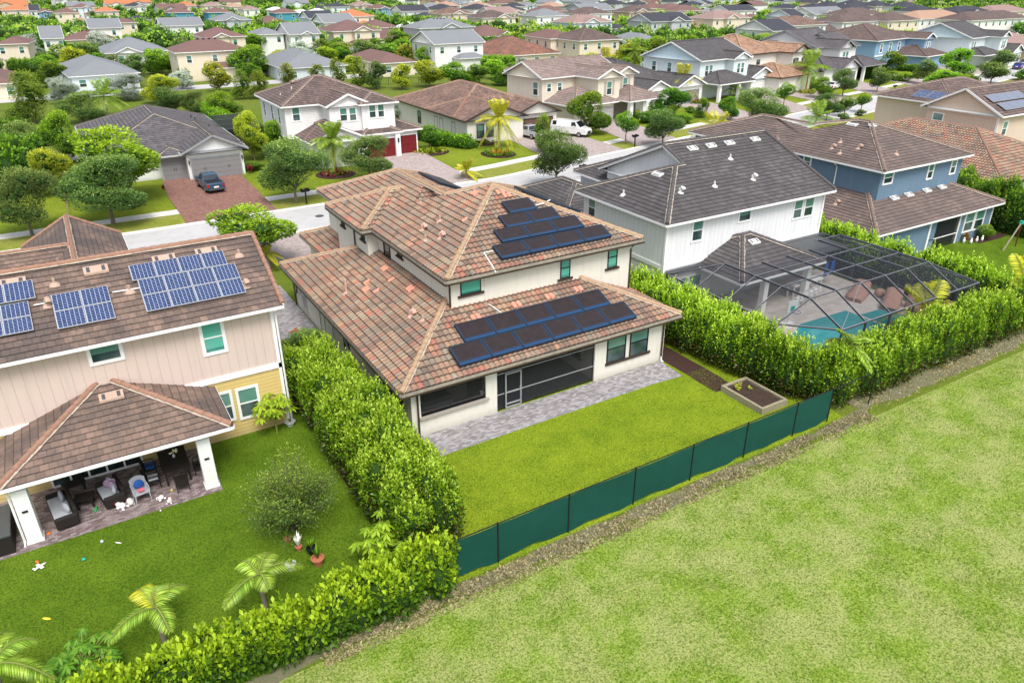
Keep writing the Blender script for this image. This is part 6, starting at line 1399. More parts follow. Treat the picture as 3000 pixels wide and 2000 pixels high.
for row, yd in enumerate(list(np.arange(300, 1300, 31))):
    for xx in np.arange(-400, 1300, 21):
        a_ = R(10+6*math.sin(row*.7)); x = xx+random.uniform(-4, 4); y = yd+xx*.10+random.uniform(-5, 5)+12*math.sin(xx*.012+row)
        px, py = pxof(x, y, 5)
        if not (-60 < px < 3060) or py < -12 or py > 34 or not clear_of(x, y, 13, BG) or (px < 1200 and random.random() < .72) or random.random() < .1 or nfar >= 298: continue
        k_ = random.choice([0, 0, 0, 1, 1, 2, 3, 4]) if px > 1100 else random.choice([1, 2, 3, 4, 5, 1]); rm, wm_, pm_, st = FP[k_]
        o = empty('distant_house', (x, y, 0), a_+random.choice([0, 0, math.pi/2, math.pi]), f'small distant house with {FD[k_]} roof among trees near the skyline', 'house', f'distant {FD[k_]} roofed houses near the skyline'); link('roof', rm, o); link('wall', wm_, o, random.choice(cols_))
        FARB.append((x, y, 0, 15, 12)); nfar += 1
# ------------------------------------------------------------------ fence with green wind screen
FY = 19.2
use('near'); posts = [G(1300+.7228*a, 1100+.7228*c)[0] for a, c in ((219, 757), (500, 640), (763, 530), (988, 430), (1206, 340), (1404, 255))]; use('final')
xs_ = [9.45]+posts+[30.55]
fe = world_root('green_screen_fence', (19, FY, 0), 'black chain-link fence covered with dark green windscreen fabric', 'fence')
for x in posts+[30.55, 33.9]:
    b = MB(); b.tube([(x, FY-.04, 0), (x, FY-.04, 1.93)], .032, 'black', 8); b.lathe((x, FY-.04, 1.93), [(.045, 0), (.03, .05), (0, .07)], 'black', 8); b.build('post', fe)
b = MB(); b.tube([(9.2, FY, 1.88), (33.9, FY, 1.90)], .026, 'black', 6); b.build('top_rail', fe)
for i in range(len(xs_)-1):
    xa, xb = xs_[i]+.02, xs_[i+1]-.02; b = MB(); n = 14
    for j in range(n):
        u0, u1 = xa+(xb-xa)*j/n, xa+(xb-xa)*(j+1)/n
        def P_(u, z): s_ = math.sin((u-xa)/(xb-xa)*math.pi); return (u, FY-.02-.035*s_*math.sin(z*2.2+u*.9)-.01, z)
        za, zb_ = .10+.07*math.sin(u0*2.1)+.03*math.sin(u0*5), .10+.07*math.sin(u1*2.1)+.03*math.sin(u1*5); Z_ = [0, .25, .5, .75, 1]
        for k_ in range(4):
            A0, A1 = za+(1.86-za)*Z_[k_], za+(1.86-za)*Z_[k_+1]; B0, B1 = zb_+(1.86-zb_)*Z_[k_], zb_+(1.86-zb_)*Z_[k_+1]
            b.quad(P_(u0, A0), P_(u1, B0), P_(u1, B1), P_(u0, A1), 'windscreen', [(u0, A0), (u1, B0), (u1, B1), (u0, A1)])
    b.build('screen_panel', fe, smooth=True)
b = MB(); b.box(22.6, FY-.25, .02, 23.2, FY-.12, .12, 'lgrey'); 
# slim black rail fences
def rail_fence(name, a, c, label, h=1.4, step=.35):
    o = world_root(name, (a[0], a[1], 0), label, 'fence'); L = math.hypot(c[0]-a[0], c[1]-a[1]); b = MB(); n = int(L/step)
    for z in (.15, h-.15, h): b.bar((*a, z), (*c, z), .035, .035, 'black')
    for i in range(n+1):
        p = (a[0]+(c[0]-a[0])*i/n, a[1]+(c[1]-a[1])*i/n); w_ = .06 if i % 6 == 0 else .02; b.box(p[0]-w_/2, p[1]-w_/2, 0, p[0]+w_/2, p[1]+w_/2, h, 'black')
    b.build('railing', o); return o
rail_fence('metal_fence', (7.3, 34.4), (8.6, 34.4), 'short black metal fence between the pink house and the clusia hedge', step=.12)
q0, q1 = G(345, 291), G(440, 270); rail_fence('metal_fence', (q0[0], q0[1]), (q1[0]+2, q1[1]), 'black lawn fence behind the silver tree, upper left')
q0, q1 = G(1080, 250), G(1270, 245); rail_fence('metal_fence', q0, q1, 'black lawn fence behind the pine saplings, upper centre')
q0, q1 = G(0, 350), G(130, 345); rail_fence('metal_fence', q0, q1, 'black lawn fence at the left edge')
o = world_root('stake_fence', (G(202, 628)[0], G(202, 628)[1], 0), 'thin fence of pale stakes beside the dark bushes, left of the round street tree', 'fence')
a = G(202, 628); c = G(184, 515)
for i in range(15):
    b = MB(); x, y = a[0]+(c[0]-a[0])*i/14, a[1]+(c[1]-a[1])*i/14; b.box(x-.05, y-.05, 0, x+.05, y+.05, 1.0, 'wood'); b.build('post', o)
b = MB(); b.bar((*a, .95), (*c, .95), .06, .12, 'redbark'); b.build('rail', o)
# raised planter
pl = world_root('raised_planter', (29.1, 22.7, 0), 'weathered timber raised garden bed full of soil at the lawn edge', 'planter')
for x0, y0, x1, y1 in ((28.2, 21.3, 28.35, 24.2), (29.95, 21.3, 30.1, 24.2), (28.352, 21.302, 29.948, 21.45), (28.352, 24.05, 29.948, 24.198)):
    b = MB(); b.box(x0, y0, 0, x1, y1, .38, 'wood'); b.build('board', pl, bevel=.012)
b = MB(); n = 10
for i in range(n):
    for j in range(n):
        f = lambda i, j: (28.34+1.62*i/n, 21.44+2.62*j/n, .26+.03*math.sin(i*1.7+j)+.02*math.cos(j*2.3+i*.5)); b.quad(f(i, j), f(i+1, j), f(i+1, j+1), f(i, j+1), 'soil')
b.build('soil', pl)
for k_ in range(4): star_plant('seedling', 28.8+random.uniform(-.1, .5), 23.2+random.uniform(-.3, .6), .22, 5, .14, 'small yellow green seedling in the raised garden bed', 'l_yellow', .1, group='seedlings in the raised bed', z0=.28)
# pool cage
CG = world_root('pool_cage', (40, 27, 0), 'black framed mesh pool enclosure with sloping edges and flat top', 'pool cage')
ZE, ZT = 2.85, 4.0; xl, xr_, yf, xtl, xtr, yt, yb = 32.45, 48.3, 22.15, 34.7, 45.9, 24.35, 30.9
bm_ = lambda a, c, w_=.09, h_=.11, m='cagebar': (fb_.bar(a, c, w_*.8, h_*.8, m), fb_.bar(Vector(a)+Vector((0, 0, h_*.4+.006)), Vector(c)+Vector((0, 0, h_*.4+.006)), w_*.7, .01, 'cagetop'))
M['cagebar'] = plain('bronze_aluminium', (.06, .063, .072), .35, var=.2, spec=.6); M['cagetop'] = plain('beam_top_highlight', (.24, .25, .28), .4)  # cagetop: pale strips that paint the sky highlight along the bar tops
fb_ = MB(); xg = [34.7, 36.95, 39.2, 41.45, 43.65, 45.9]; yg = [24.35, 26.4, 28.4, 30.9]
for x in xg: bm_((x, yt, ZT), (x, yb if x in (xtl, xtr) else (29.9 if 35.4 < x < 43 else 30.9), ZT), .05, .16); bm_((x, yt, ZT), (x if x > 35 else 34.9, yf, ZE), .05, .14)
for y in yg: bm_((xtl, y, ZT), (xtr, y, ZT), .05, .08) if y < 30 else bm_((43.3, y, ZT), (xtr, y, ZT), .05, .08)
for y in yg[1:]: bm_((xtl, y, ZT), (xl, y, ZE), .05, .1); bm_((xtr, y, ZT), (xr_, y, ZE), .05, .1)
ch = (32.45, 24.6); bm_((xtl, yt, ZT), (xl, ch[1], ZE), .05, .1); bm_((xtl, yt, ZT), (34.9, yf, ZE), .05, .1); bm_((xtr, yt, ZT), (xr_, yf, ZE), .05, .1)
bm_((34.9, yf, ZE), (xr_, yf, ZE), .08, .10); bm_((xl, ch[1], ZE), (34.9, yf, ZE), .08, .1); bm_((xl, ch[1], ZE), (xl, 33.7, ZE), .08, .1); bm_((xr_, yf, ZE), (xr_, 33.7, ZE), .08, .1)
bm_((39.2, yt, ZT), (34.9, 22.2, ZE), .035, .06); bm_((xl, 33.6, ZE), (xtl, yb, ZT), .05, .1)
fb_.build('roof_frame', CG)
for x in [34.9, 36.95, 39.2, 41.45, 43.65, 46, 48.3]:
    b = MB(); b.box(x-.05, yf-.05, .05, x+.05, yf+.05, ZE, 'cagebar'); b.build('post', CG)
for x, y in ((xl, 24.6), (xl, 26.4), (xl, 28.4), (xl, 30.9), (xl, 33.6), (xr_, 24.4), (xr_, 26.4), (xr_, 28.4), (xr_, 30.9), (xr_, 33.6)):
    b = MB(); b.box(x-.05, y-.05, .05, x+.05, y+.05, ZE, 'cagebar'); b.build('post', CG)
b = MB()
for z in (.95,): b.bar((34.9, yf, z), (xr_, yf, z), .04, .05, 'cagebar'); b.bar((xl, 24.6, z), (xl, 33.7, z), .04, .05, 'cagebar'); b.bar((xr_, yf, z), (xr_, 33.7, z), .04, .05, 'cagebar'); b.bar((xl, 24.6, z), (34.9, yf, z), .04, .05, 'cagebar')
b.build('rail', CG)
b = MB(); S_ = 'cage_screen'
b.quad((xtl, yt, ZT), (xtr, yt, ZT), (xtr, 29.7, ZT), (xtl, 29.7, ZT), S_); b.quad((43.3, 29.7, ZT), (xtr, 29.7, ZT), (xtr, yb, ZT), (43.3, yb, ZT), S_)
b.quad((34.9, yf, ZE), (xr_, yf, ZE), (xtr, yt, ZT), (xtl, yt, ZT), S_); b.quad((xl, 33.7, ZE), (xl, 24.6, ZE), (xtl, yt, ZT), (xtl, yb, ZT), S_); b.poly([(xl, 24.6, ZE), (34.9, yf, ZE), (xtl, yt, ZT)], S_)
b.quad((xr_, yf, ZE), (xr_, 33.7, ZE), (xtr, yb, ZT), (xtr, yt, ZT), S_); b.poly([(xl, 33.7, ZE), (xtl, yb, ZT), (36.2, 33.6, 3.0)], S_)
b.quad((34.9, yf, .1), (xr_, yf, .1), (xr_, yf, ZE), (34.9, yf, ZE), S_); b.quad((xl, 33.7, .1), (xl, 24.6, .1), (xl, 24.6, ZE), (xl, 33.7, ZE), S_); b.quad((xr_, yf, .1), (xr_, 33.7, .1), (xr_, 33.7, ZE), (xr_, yf, ZE), S_)
b.build('screen_mesh', CG)
b = MB(); b.box(32.3, 33.45, 2.8, 36.6, 33.75, 3.0, 'cagebar'); b.box(43.3, 33.45, 2.85, 47.9, 33.75, 3.08, 'cagebar'); b.build('gutter', CG)
# pool side furniture
def lounger_cover(x, y, rz, label, L=2.1, w_=1.15):
    r = empty('covered_lounger', (x, y, .05), rz, label, 'lounger', 'tan covered loungers by the pool'); b = MB(); P_ = []
    for i, (u, h) in enumerate(((0, .25), (.1, .42), (.55, .45), (.68, .55), (.95, 1.05), (1.0, .95), (1.02, .2))): P_.append([(u*L, -w_/2, 0 if i in (0, 6) else 0), (u*L, -w_/2*.92, h*.9), (u*L, -w_*.2, h), (u*L, w_*.2, h), (u*L, w_/2*.92, h*.9), (u*L, w_/2, 0)])
    for i in range(6):
        for j in range(5): b.quad(P_[i][j], P_[i+1][j], P_[i+1][j+1], P_[i][j+1], 'tan_cover')
    b.poly(P_[0][::-1], 'tan_cover'); b.poly(P_[-1], 'tan_cover'); b.build('cover', r, smooth=True); return r
lounger_cover(45.0, 28.3, R(20), 'tan fabric covered lounger, the upper one beside the pool'); lounger_cover(45.6, 26.0, R(25), 'tan fabric covered lounger, the lower one nearest the spa'); lounger_cover(46.9, 24.2, R(60), 'tan fabric covered lounger near the right corner of the cage', L=1.6)
for x, y, l_ in ((47.4, 27.9, 'small tan covered side table between the two pool loungers'), (47.4, 24.0, 'small tan covered box at the right end of the pool deck')):
    b = MB(); b.blob((0, 0, .28), .38, .38, .32, 'tan_cover', 10, 6); r = empty('covered_table', (x, y, .05), 0, l_, 'table'); b.build('cover', r, smooth=True)
def dining_table(name, x, y, z, L, w_, h, mat, label, rz=0, cat='table', th=.05):
    r = empty(name, (x, y, z), rz, label, cat); b = MB(); b.box(-L/2, -w_/2, h-th, L/2, w_/2, h, mat); b.build('tabletop', r)
    for sx in (-1, 1):
        for sy in (-1, 1):
            b = MB(); b.box(sx*(L/2-.1)-.04, sy*(w_/2-.1)-.04, 0, sx*(L/2-.1)+.04, sy*(w_/2-.1)+.04, h-th, mat); b.build('leg', r)
    return r
def chair_proto(name, x, y, z, rz, label, frame, seat, back_h=.95, group=None, cat='chair', w_=.5, legs=True, wide=0, slats=False, seat_h=.44):
    r = empty(name, (x, y, z), rz, label, cat, group); w2 = (w_+wide)/2
    b = MB(); b.box(-w2, -.25, seat_h-.04, w2, .25, seat_h, frame); b.build('seat', r)
    if seat != frame: b = MB(); b.box(-w2+.04, -.22, seat_h, w2-.04, .2, seat_h+.09, seat); b.build('cushion', r, bevel=.03)
    b = MB(); n = 6; pr = [(0, .24, seat_h-.1), (0, .28, seat_h+.25), (0, .36, back_h)]
    for (i, j) in ((0, 1), (1, 2)):
        for t in range(n):
            u0, u1 = -w2+2*w2*t/n, -w2+2*w2*(t+1)/n; cv = lambda u: .07*(1-(u/w2)**2); zc = lambda u, q: pr[q][2]-(.10*(u/w2)**2 if q == 2 else 0)
            b.quad((u0, pr[i][1]+cv(u0), zc(u0, i)), (u1, pr[i][1]+cv(u1), zc(u1, i)), (u1, pr[j][1]+cv(u1), zc(u1, j)), (u0, pr[j][1]+cv(u0), zc(u0, j)), frame)
            b.quad((u1, pr[i][1]+cv(u1)-.05, zc(u1, i)), (u0, pr[i][1]+cv(u0)-.05, zc(u0, i)), (u0, pr[j][1]+cv(u0)-.05, zc(u0, j)), (u1, pr[j][1]+cv(u1)-.05, zc(u1, j)), frame)
    b.build('backrest', r)
    for sx in (-1, 1):
        for yy in (-.22, .24): b = MB(); b.tube([(sx*(w2-.03), yy, seat_h-.03), (sx*(w2-.01), yy*1.12, 0)], [.026, .018], frame, 6); b.build('leg', r)
    if back_h > .85:
        for sx in (-1, 1): b = MB(); b.tube([(sx*w2, -.22, seat_h), (sx*w2, -.2, seat_h+.22), (sx*w2, .28, seat_h+.24)], .025, frame, 6); b.build('armrest', r)
    return r
dining_table('pool_dining_table', 35.0, 29.0, .05, 2.4, 1.1, .75, 'tablewood', 'teak dining table under the pool cage by the white column')
for i, (dx, dy, a, l_) in enumerate(((-.7, 1.0, 0, 'far left'), (.2, 1.0, 0, 'far middle'), (1.0, 1.0, 0, 'far right'), (-.5, -1.0, 180, 'near left'), (.6, -1.0, 180, 'near right'))):
    chair_proto('patio_dining_chair', 35+dx, 29+dy, .05, R(a), f'white and teak chair at the caged dining table, {l_}', 'tablewood', 'white', .9, 'chairs at the caged dining table')
dining_table('bar_counter', 43.2, 31.0, .05, 3.0, .7, 1.05, 'white', 'white outdoor bar counter behind the bar stools', th=.12)
for i in range(5):
    chair_proto('bar_stool', 40.9+i*.62, 29.6+i*.12, .05, R(180), f'white bar stool beside the pool bar, {["first","second","third","fourth","fifth"][i]} from left', 'white', 'white', .98, 'white bar stools', w_=.40, seat_h=.7)
r = empty('pool_basketball_hoop', (38.1, 27.9, .05), R(0), 'white poolside basketball hoop at the pool edge', 'hoop'); b = MB(); b.box(-.5, -.03, 1.0, .5, .03, 1.75, 'white'); b.build('backboard', r)
b = MB(); b.box(-.2, -.035, 1.1, .2, -.031, 1.4, 'teal'); b.build('target_mark', r); b = MB(); b.tube([(.28*math.cos(t), -.32+.28*math.sin(t), 1.1) for t in np.linspace(0, 6.283, 17)], .02, 'blue', 5, cap=False); b.build('ring', r); b = MB(); b.tube([(0, .03, 1), (0, .25, 0)], .05, 'white'); b.box(-.4, .0, 0, .4, .6, .15, 'white'); b.build('stand', r)
for i, x in enumerate((45.4, 46.1)):
    r = empty('blue_towel', (x, 31.2, .05), 0, f'blue towel hanging in the lanai, {["left","right"][i]} one', 'towel'); b = MB(); b.quad((0, 0, .8), (.4, 0, .8), (.4, 0, 1.9), (0, 0, 1.9), 'blue'); b.build('cloth', r)
# left patio furniture
wk, cu = 'blackbrown', 'cushion'
def gz(px, py, z=.03): return G(px, py, z)
def sofa(x, y, rz, L, label, pillows):
    r = empty('wicker_sofa', (x, y, .03), rz, label, 'sofa'); b = MB(); b.box(-L/2, -.42, .12, L/2, .42, .36, wk); b.build('base', r, bevel=.04)
    b = MB(); b.box(-L/2, .3, .36, L/2, .46, .85, wk); b.build('backrest', r, bevel=.05)
    for sx in (-1, 1): b = MB(); b.box(sx*L/2-.09, -.42, .1, sx*L/2+.09, .44, .64, wk); b.build('armrest', r, bevel=.07)
    b = MB(); b.box(-L/2+.11, -.4, .36, L/2-.11, .28, .5, cu); b.build('seat_cushion', r, bevel=.05)
    for (px_, m, a) in pillows: b = MB(); b.blob((px_, .12, .68), .3, .10, .24, m, 10, 6, rot=a); b.build('pillow', r, smooth=True)
    return r
x, y = gz(135, 1500); sofa(-3.0, 31.0, R(-82), 2.0, 'black wicker sofa with grey cushions behind the left white column', ((-.5, cu, 0), (.5, cu, .3)))
x, y = gz(345, 1475); sofa(-1.15, 31.15, R(-80), 1.35, 'black wicker loveseat with grey and purple patterned pillows', ((-.35, cu, .2), (.3, cu, -.2), (.0, 'purple', .4), (-.25, 'purple', 1.2)))
dining_table('wicker_side_table', *gz(255, 1480), .03, .75, .62, .5, wk, 'dark wicker side table with slatted legs between the sofas', R(-5))
dining_table('low_dark_table', *gz(222, 1436), .03, .9, .5, .42, wk, 'low dark table behind the wicker side table', R(12))
x, y = gz(420, 1465); c = chair_proto('sling_chair', x, y+.1, .03, R(8), 'grey sling patio chair with red stripe and blue pillow', 'cushion', 'cushion', 1.0, w_=.62); b = MB(); b.blob((0, .12, .72), .21, .08, .24, 'blue', 10, 6); b.build('pillow', c, smooth=True); b = MB(); b.box(-.13, -.2, .535, .13, .1, .545, 'pink'); b.build('stripe', c)
T0 = G(530, 1420, .03); dining_table('wicker_dining_table', 1.55, 31.75, .03, 1.15, 1.9, .76, wk, 'dark wicker dining table with white flowers, under the patio roof', 0)
for (x, y, a, l_, cm) in ((.55, 31.2, 90, 'near left side with pale seat cushion', cu), (.55, 32.2, 90, 'far left side with blue cushion', 'blue'), (2.5, 31.3, -90, 'near right side', wk), (1.6, 30.35, 180, 'near end seen from behind', wk), (1.6, 33.0, 0, 'far end against the yellow wall', 'blue')):
    chair_proto('wicker_dining_chair', x, y, .03, R(a), f'dark wicker dining chair at the patio table, {l_}', wk, cm, 1.0, 'wicker chairs at the patio dining table', w_=.52)
v = empty('flower_vase', (1.6, 31.9, .79), 0, 'small vase of white and yellow flowers on the patio table', 'vase'); b = MB(); b.lathe((0, 0, 0), [(.05, 0), (.07, .08), (.04, .16)], 'lgrey'); b.build('vase', v); b = MB()
for i in range(12): b.blob((random.uniform(-.18, .18), random.uniform(-.14, .14), .26+random.uniform(-.05, .08)), .05, .05, .04, 'flower_w' if i % 4 else 'flower_y', 6, 4)
M['flower_y'] = plain('yellow_blossom', (.75, .6, .05), .8); b.build('flowers', v)
b = MB(); ht = world_root('hot_tub', (-5.2, 30.6, 0), 'square dark brown hot tub with grey lid left of the patio column', 'hot tub'); b.box(-6.6, 29.5, 0, -4.75, 31.6, .85, 'blackbrown'); b.build('cabinet', ht); b = MB(); b.box(-6.65, 29.45, .85, -4.7, 31.65, .97, 'darkgrey'); b.build('lid', ht, bevel=.03)
def plush(name, x, y, z, s_, label, m='plush', m2=None):
    r = empty(name, (x, y, z), random.uniform(0, 6), label, 'toy'); b = MB(); b.blob((0, 0, .12*s_), .13*s_, .11*s_, .12*s_, m, 8, 6); b.blob((.17*s_, 0, .15*s_), .09*s_, .09*s_, .09*s_, m, 8, 6)
    for a, q in ((.6, .15), (-.6, .15), (2.4, .16), (-2.4, .16)): b.blob((q*s_*math.cos(a), q*s_*math.sin(a), .05*s_), .07*s_, .05*s_, .05*s_, m, 6, 4)
    for sy in (-1, 1): b.blob((.22*s_, .07*s_*sy, .21*s_), .035*s_, .03*s_, .035*s_, m2 or m, 6, 4)
    b.build('body', r, smooth=True); return r
plush('plush_bear', *gz(382, 1475), .03, 1.2, 'cream plush bear on the patio bricks beside the sling chair'); plush('plush_dog', *gz(360, 1488), .03, 1.2, 'white plush toy with red marks in front of the loveseat', 'white', 'red')
plush('plush_toy', *gz(474, 1462), .03, .9, 'white and red soft toy right of the sling chair', 'white', 'red'); plush('plush_toy', *gz(497, 1472), .03, .8, 'pink white soft toy at the patio edge', 'plush', 'pink')
def toy(name, px, py, rx, ry, rz_, m, label, z=.012):
    x, y = G(px, py, z); r = empty(name, (x, y, z), random.uniform(0, 3), label, 'toy'); rx *= .7; ry *= .7; rz_ *= .7; b = MB(); b.blob((0, 0, rz_), rx, ry, rz_, m, 10, 6); b.build('body', r, smooth=True); return r
toy('toy_truck', 282, 1492, .3, .09, .06, 'green', 'long bright green toy by the side table', .03); toy('toy_ring', 143, 1563, .13, .13, .05, 'orange', 'orange ring toy beside the left column', .03); toy('ball', 504, 1438, .07, .07, .07, 'flower_y', 'small yellow ball under the wicker chair', .03)
toy('ball', 471, 1497, .06, .06, .06, 'plush', 'small cream ball at the lawn edge'); toy('ball', 300, 1589, .10, .10, .10, 'lgrey', 'grey blue ball on the left lawn'); toy('bone_toy', 347, 1590, .22, .04, .03, 'white', 'white rope bone toy on the left lawn')
toy('frisbee', 247, 1640, .12, .10, .08, 'teal', 'teal cup toy on the left lawn'); toy('ball', 110, 1648, .15, .08, .07, 'orange', 'orange oval toy beside the toy plane'); toy('bone_toy', 137, 1812, .26, .08, .03, 'flower_y', 'pale yellow toy on the lower left lawn')
x, y = G(119, 1662); r = empty('toy_plane', (x, y, .012), R(30), 'white toy plane lying on the left lawn', 'toy'); r.scale = (.65, .65, .65); b = MB(); b.blob((0, 0, .1), .38, .07, .07, 'white', 8, 6); b.build('fuselage', r); b = MB(); b.box(-.1, -.3, .1, .08, .3, .12, 'white'); b.build('wing', r); b = MB(); b.box(-.38, -.14, .12, -.28, .14, .14, 'white'); b.build('tail', r)
# pots and bins and air conditioners
def pot(name, px, py, r0, h, m, label, plant='l_green', ph=.5, z=.012):
    x, y = G(px, py, z); r = empty(name, (x, y, z), 0, label, 'pot'); b = MB(); b.lathe((0, 0, 0), [(r0*.65, 0), (r0*.95, h*.85), (r0*1.08, h*.86), (r0*1.08, h), (r0*.9, h), (r0*.85, h*.8), (0, h*.8)], m, 16); b.build('pot', r)
    b = MB()
    for i in range(14):
        a = i*2.4; L = ph*random.uniform(.6, 1); o_ = Vector((math.cos(a)*.35, math.sin(a)*.35, 1)).normalized(); s_ = Vector((-math.sin(a), math.cos(a), 0))*.05; p0 = Vector((0, 0, h*.8)); b.quad(p0, p0+o_*L*.6+s_, p0+o_*L, p0+o_*L*.6-s_, plant, [(random.random(), 1)]*4)
    b.build('plant', r); return r
pot('plant_pot', 933, 1652, .24, .34, 'terracotta', 'terracotta pot with a dark leafy plant at the lawn edge', ph=.7); pot('plant_pot', 854, 1666, .2, .28, 'lgrey', 'pale grey pot under the palm fronds', ph=.3)
pot('plant_pot', 915, 1620, .2, .3, 'black', 'black nursery pot behind the terracotta pot', ph=.6); pot('orchid_pot', 876, 1610, .14, .2, 'terracotta', 'small pot with white orchids under the fine leaved shrub', 'flower_w', .7); pot('plant_pot', 845, 1585, .16, .22, 'terracotta', 'dark small pot under the fine leaved shrub', ph=.4)
pot('round_tub', 851, 1245, .26, .25, 'lgrey', 'white tub beside the papaya plant near the yellow wall', ph=.2)
for i, (px, py) in enumerate(((835, 905), (832, 880))):
    x, y = (9.35, 46.3+i*.95); r = empty('wheeled_bin', (x, y, 0), R(8), f'dark blue wheeled bin beside the tiled house, {["nearer","farther"][i]} one', 'bin'); b = MB(); P0 = [(-.26, -.3, .1), (.26, -.3, .1), (.26, .28, .1), (-.26, .28, .1)]; P1 = [(-.32, -.38, 1.0), (.32, -.38, 1.0), (.32, .34, 1.0), (-.32, .34, 1.0)]
    for k_ in range(4): b.quad(P0[k_], P0[(k_+1) % 4], P1[(k_+1) % 4], P1[k_], 'black')
    b.build('body', r); b = MB(); b.box(-.34, -.42, 1.0, .34, .38, 1.08, 'binlid'); M.setdefault('binlid', plain('blue_bin_lid', (.04, .08, .16), .5)); b.build('lid', r, bevel=.02)
    for sx in (-1, 1): b = MB(); b.tube([(sx*.28, .3, .12), (sx*.34, .3, .12)], .12, 'rubber', 12); b.build('wheel', r)
for i, (x, y) in enumerate(((10.9, 37.6), (11.0, 36.1))):
    r = empty('air_conditioner', (x, y, .05), R(3), f'grey outdoor air conditioner unit beside the tiled house wall, {["farther","nearer"][i]} one', 'air conditioner'); b = MB(); b.box(-.42, -.42, 0, .42, .42, .78, 'darkgrey')
    for k_ in range(7): b.box(-.43, -.43, .06+k_*.1, .43, .43, .08+k_*.1, 'grey')
    b.build('body', r, bevel=.01); b = MB(); b.box(-.45, -.45, .78, .45, .45, .86, 'lgrey'); b.build('cover', r, bevel=.02); b = MB(); b.lathe((0, 0, .86), [(.34, 0), (.34, .03), (.10, .05), (0, .05)], 'black', 20); b.build('fan_grille', r)
    b = MB(); b.box(-.55, -.55, -.05, .55, .55, 0, 'conc'); b.build('pad', r)
# swing frame at the right
r = world_root('swing_set', (66, 28, 0), 'wooden swing set with teal brackets at the right edge', 'swing set'); T_ = (66.4, 28.6, 2.2)
for a in ((64.9, 28.7, 0), (67.0, 28.8, 0)): b = MB(); b.bar(a, T_, .09, .09, 'wood' if a[0] < 66 else 'redbark'); b.build('leg', r)
for a in ((69.0, 26.6, 0), (70.6, 27.3, 0)): b = MB(); b.bar(a, (69.8, 26.9, 2.2), .09, .09, 'wood'); b.build('leg', r)
b = MB(); b.bar(T_, (69.8, 26.9, 2.2), .1, .1, 'redbark'); b.build('beam', r); b = MB(); b.box(66.3, 28.5, 2.05, 66.6, 28.75, 2.3, 'teal'); b.build('bracket', r)
b = MB(); b.tube([(67.8, 27.9, 2.2), (67.8, 27.9, .6)], .01, 'black'); b.tube([(68.2, 27.75, 2.2), (68.2, 27.75, .6)], .01, 'black'); b.box(67.75, 27.65, .5, 68.25, 28.0, .6, 'green'); b.build('swing', r)
for i, (px, py) in enumerate(((2300+.3*1740, 350+.3*1210), (2300+.3*1810, 350+.3*1215), (2300+.3*1865, 350+.3*1200), (2300+.3*1918, 350+.3*1190))):
    x, y = G(px, py); r = empty('garden_figure', (x, y, 0), 0, f'small white garden ornament by the blue house, {["first","second","third","fourth"][i]} from left', 'ornament', 'white garden ornaments'); b = MB(); b.blob((0, 0, .22), .13, .11, .2, 'white', 8, 6); b.blob((0, 0, .46), .08, .08, .08, 'white', 8, 5); b.build('body', r, smooth=True)
# mailboxes
def mailbox(px, py, label, h=1.35):
    x, y = G(px, py); r = empty('mailbox', (x, y, 0), R(8), label, 'mailbox', 'black twin mailboxes on the street'); b = MB(); b.box(-.06, -.06, 0, .06, .06, h+.25, 'black'); b.box(-.42, -.05, h-.12, .42, .05, h-.02, 'black'); b.build('post', r)
    for sx in (-1, 1):
        b = MB(); b.box(sx*.30-.11, -.26, h-.02, sx*.30+.11, .26, h+.12, 'black'); b.tube([(sx*.3, -.26, h+.12), (sx*.3, .26, h+.12)], .11, 'black', 10); b.build('box', r)
mailbox(899, 598, 'black twin mailbox by the street, nearest one at left'); mailbox(1859, 430, 'black twin mailbox before the pale driveway, centre'); mailbox(2618, 275, 'black twin mailbox on the far verge near the tan house'); mailbox(2602, 318, 'black twin mailbox on the near verge beside the parked dark car'); mailbox(1707, 524, 'black twin mailbox half hidden beside the white house roof')
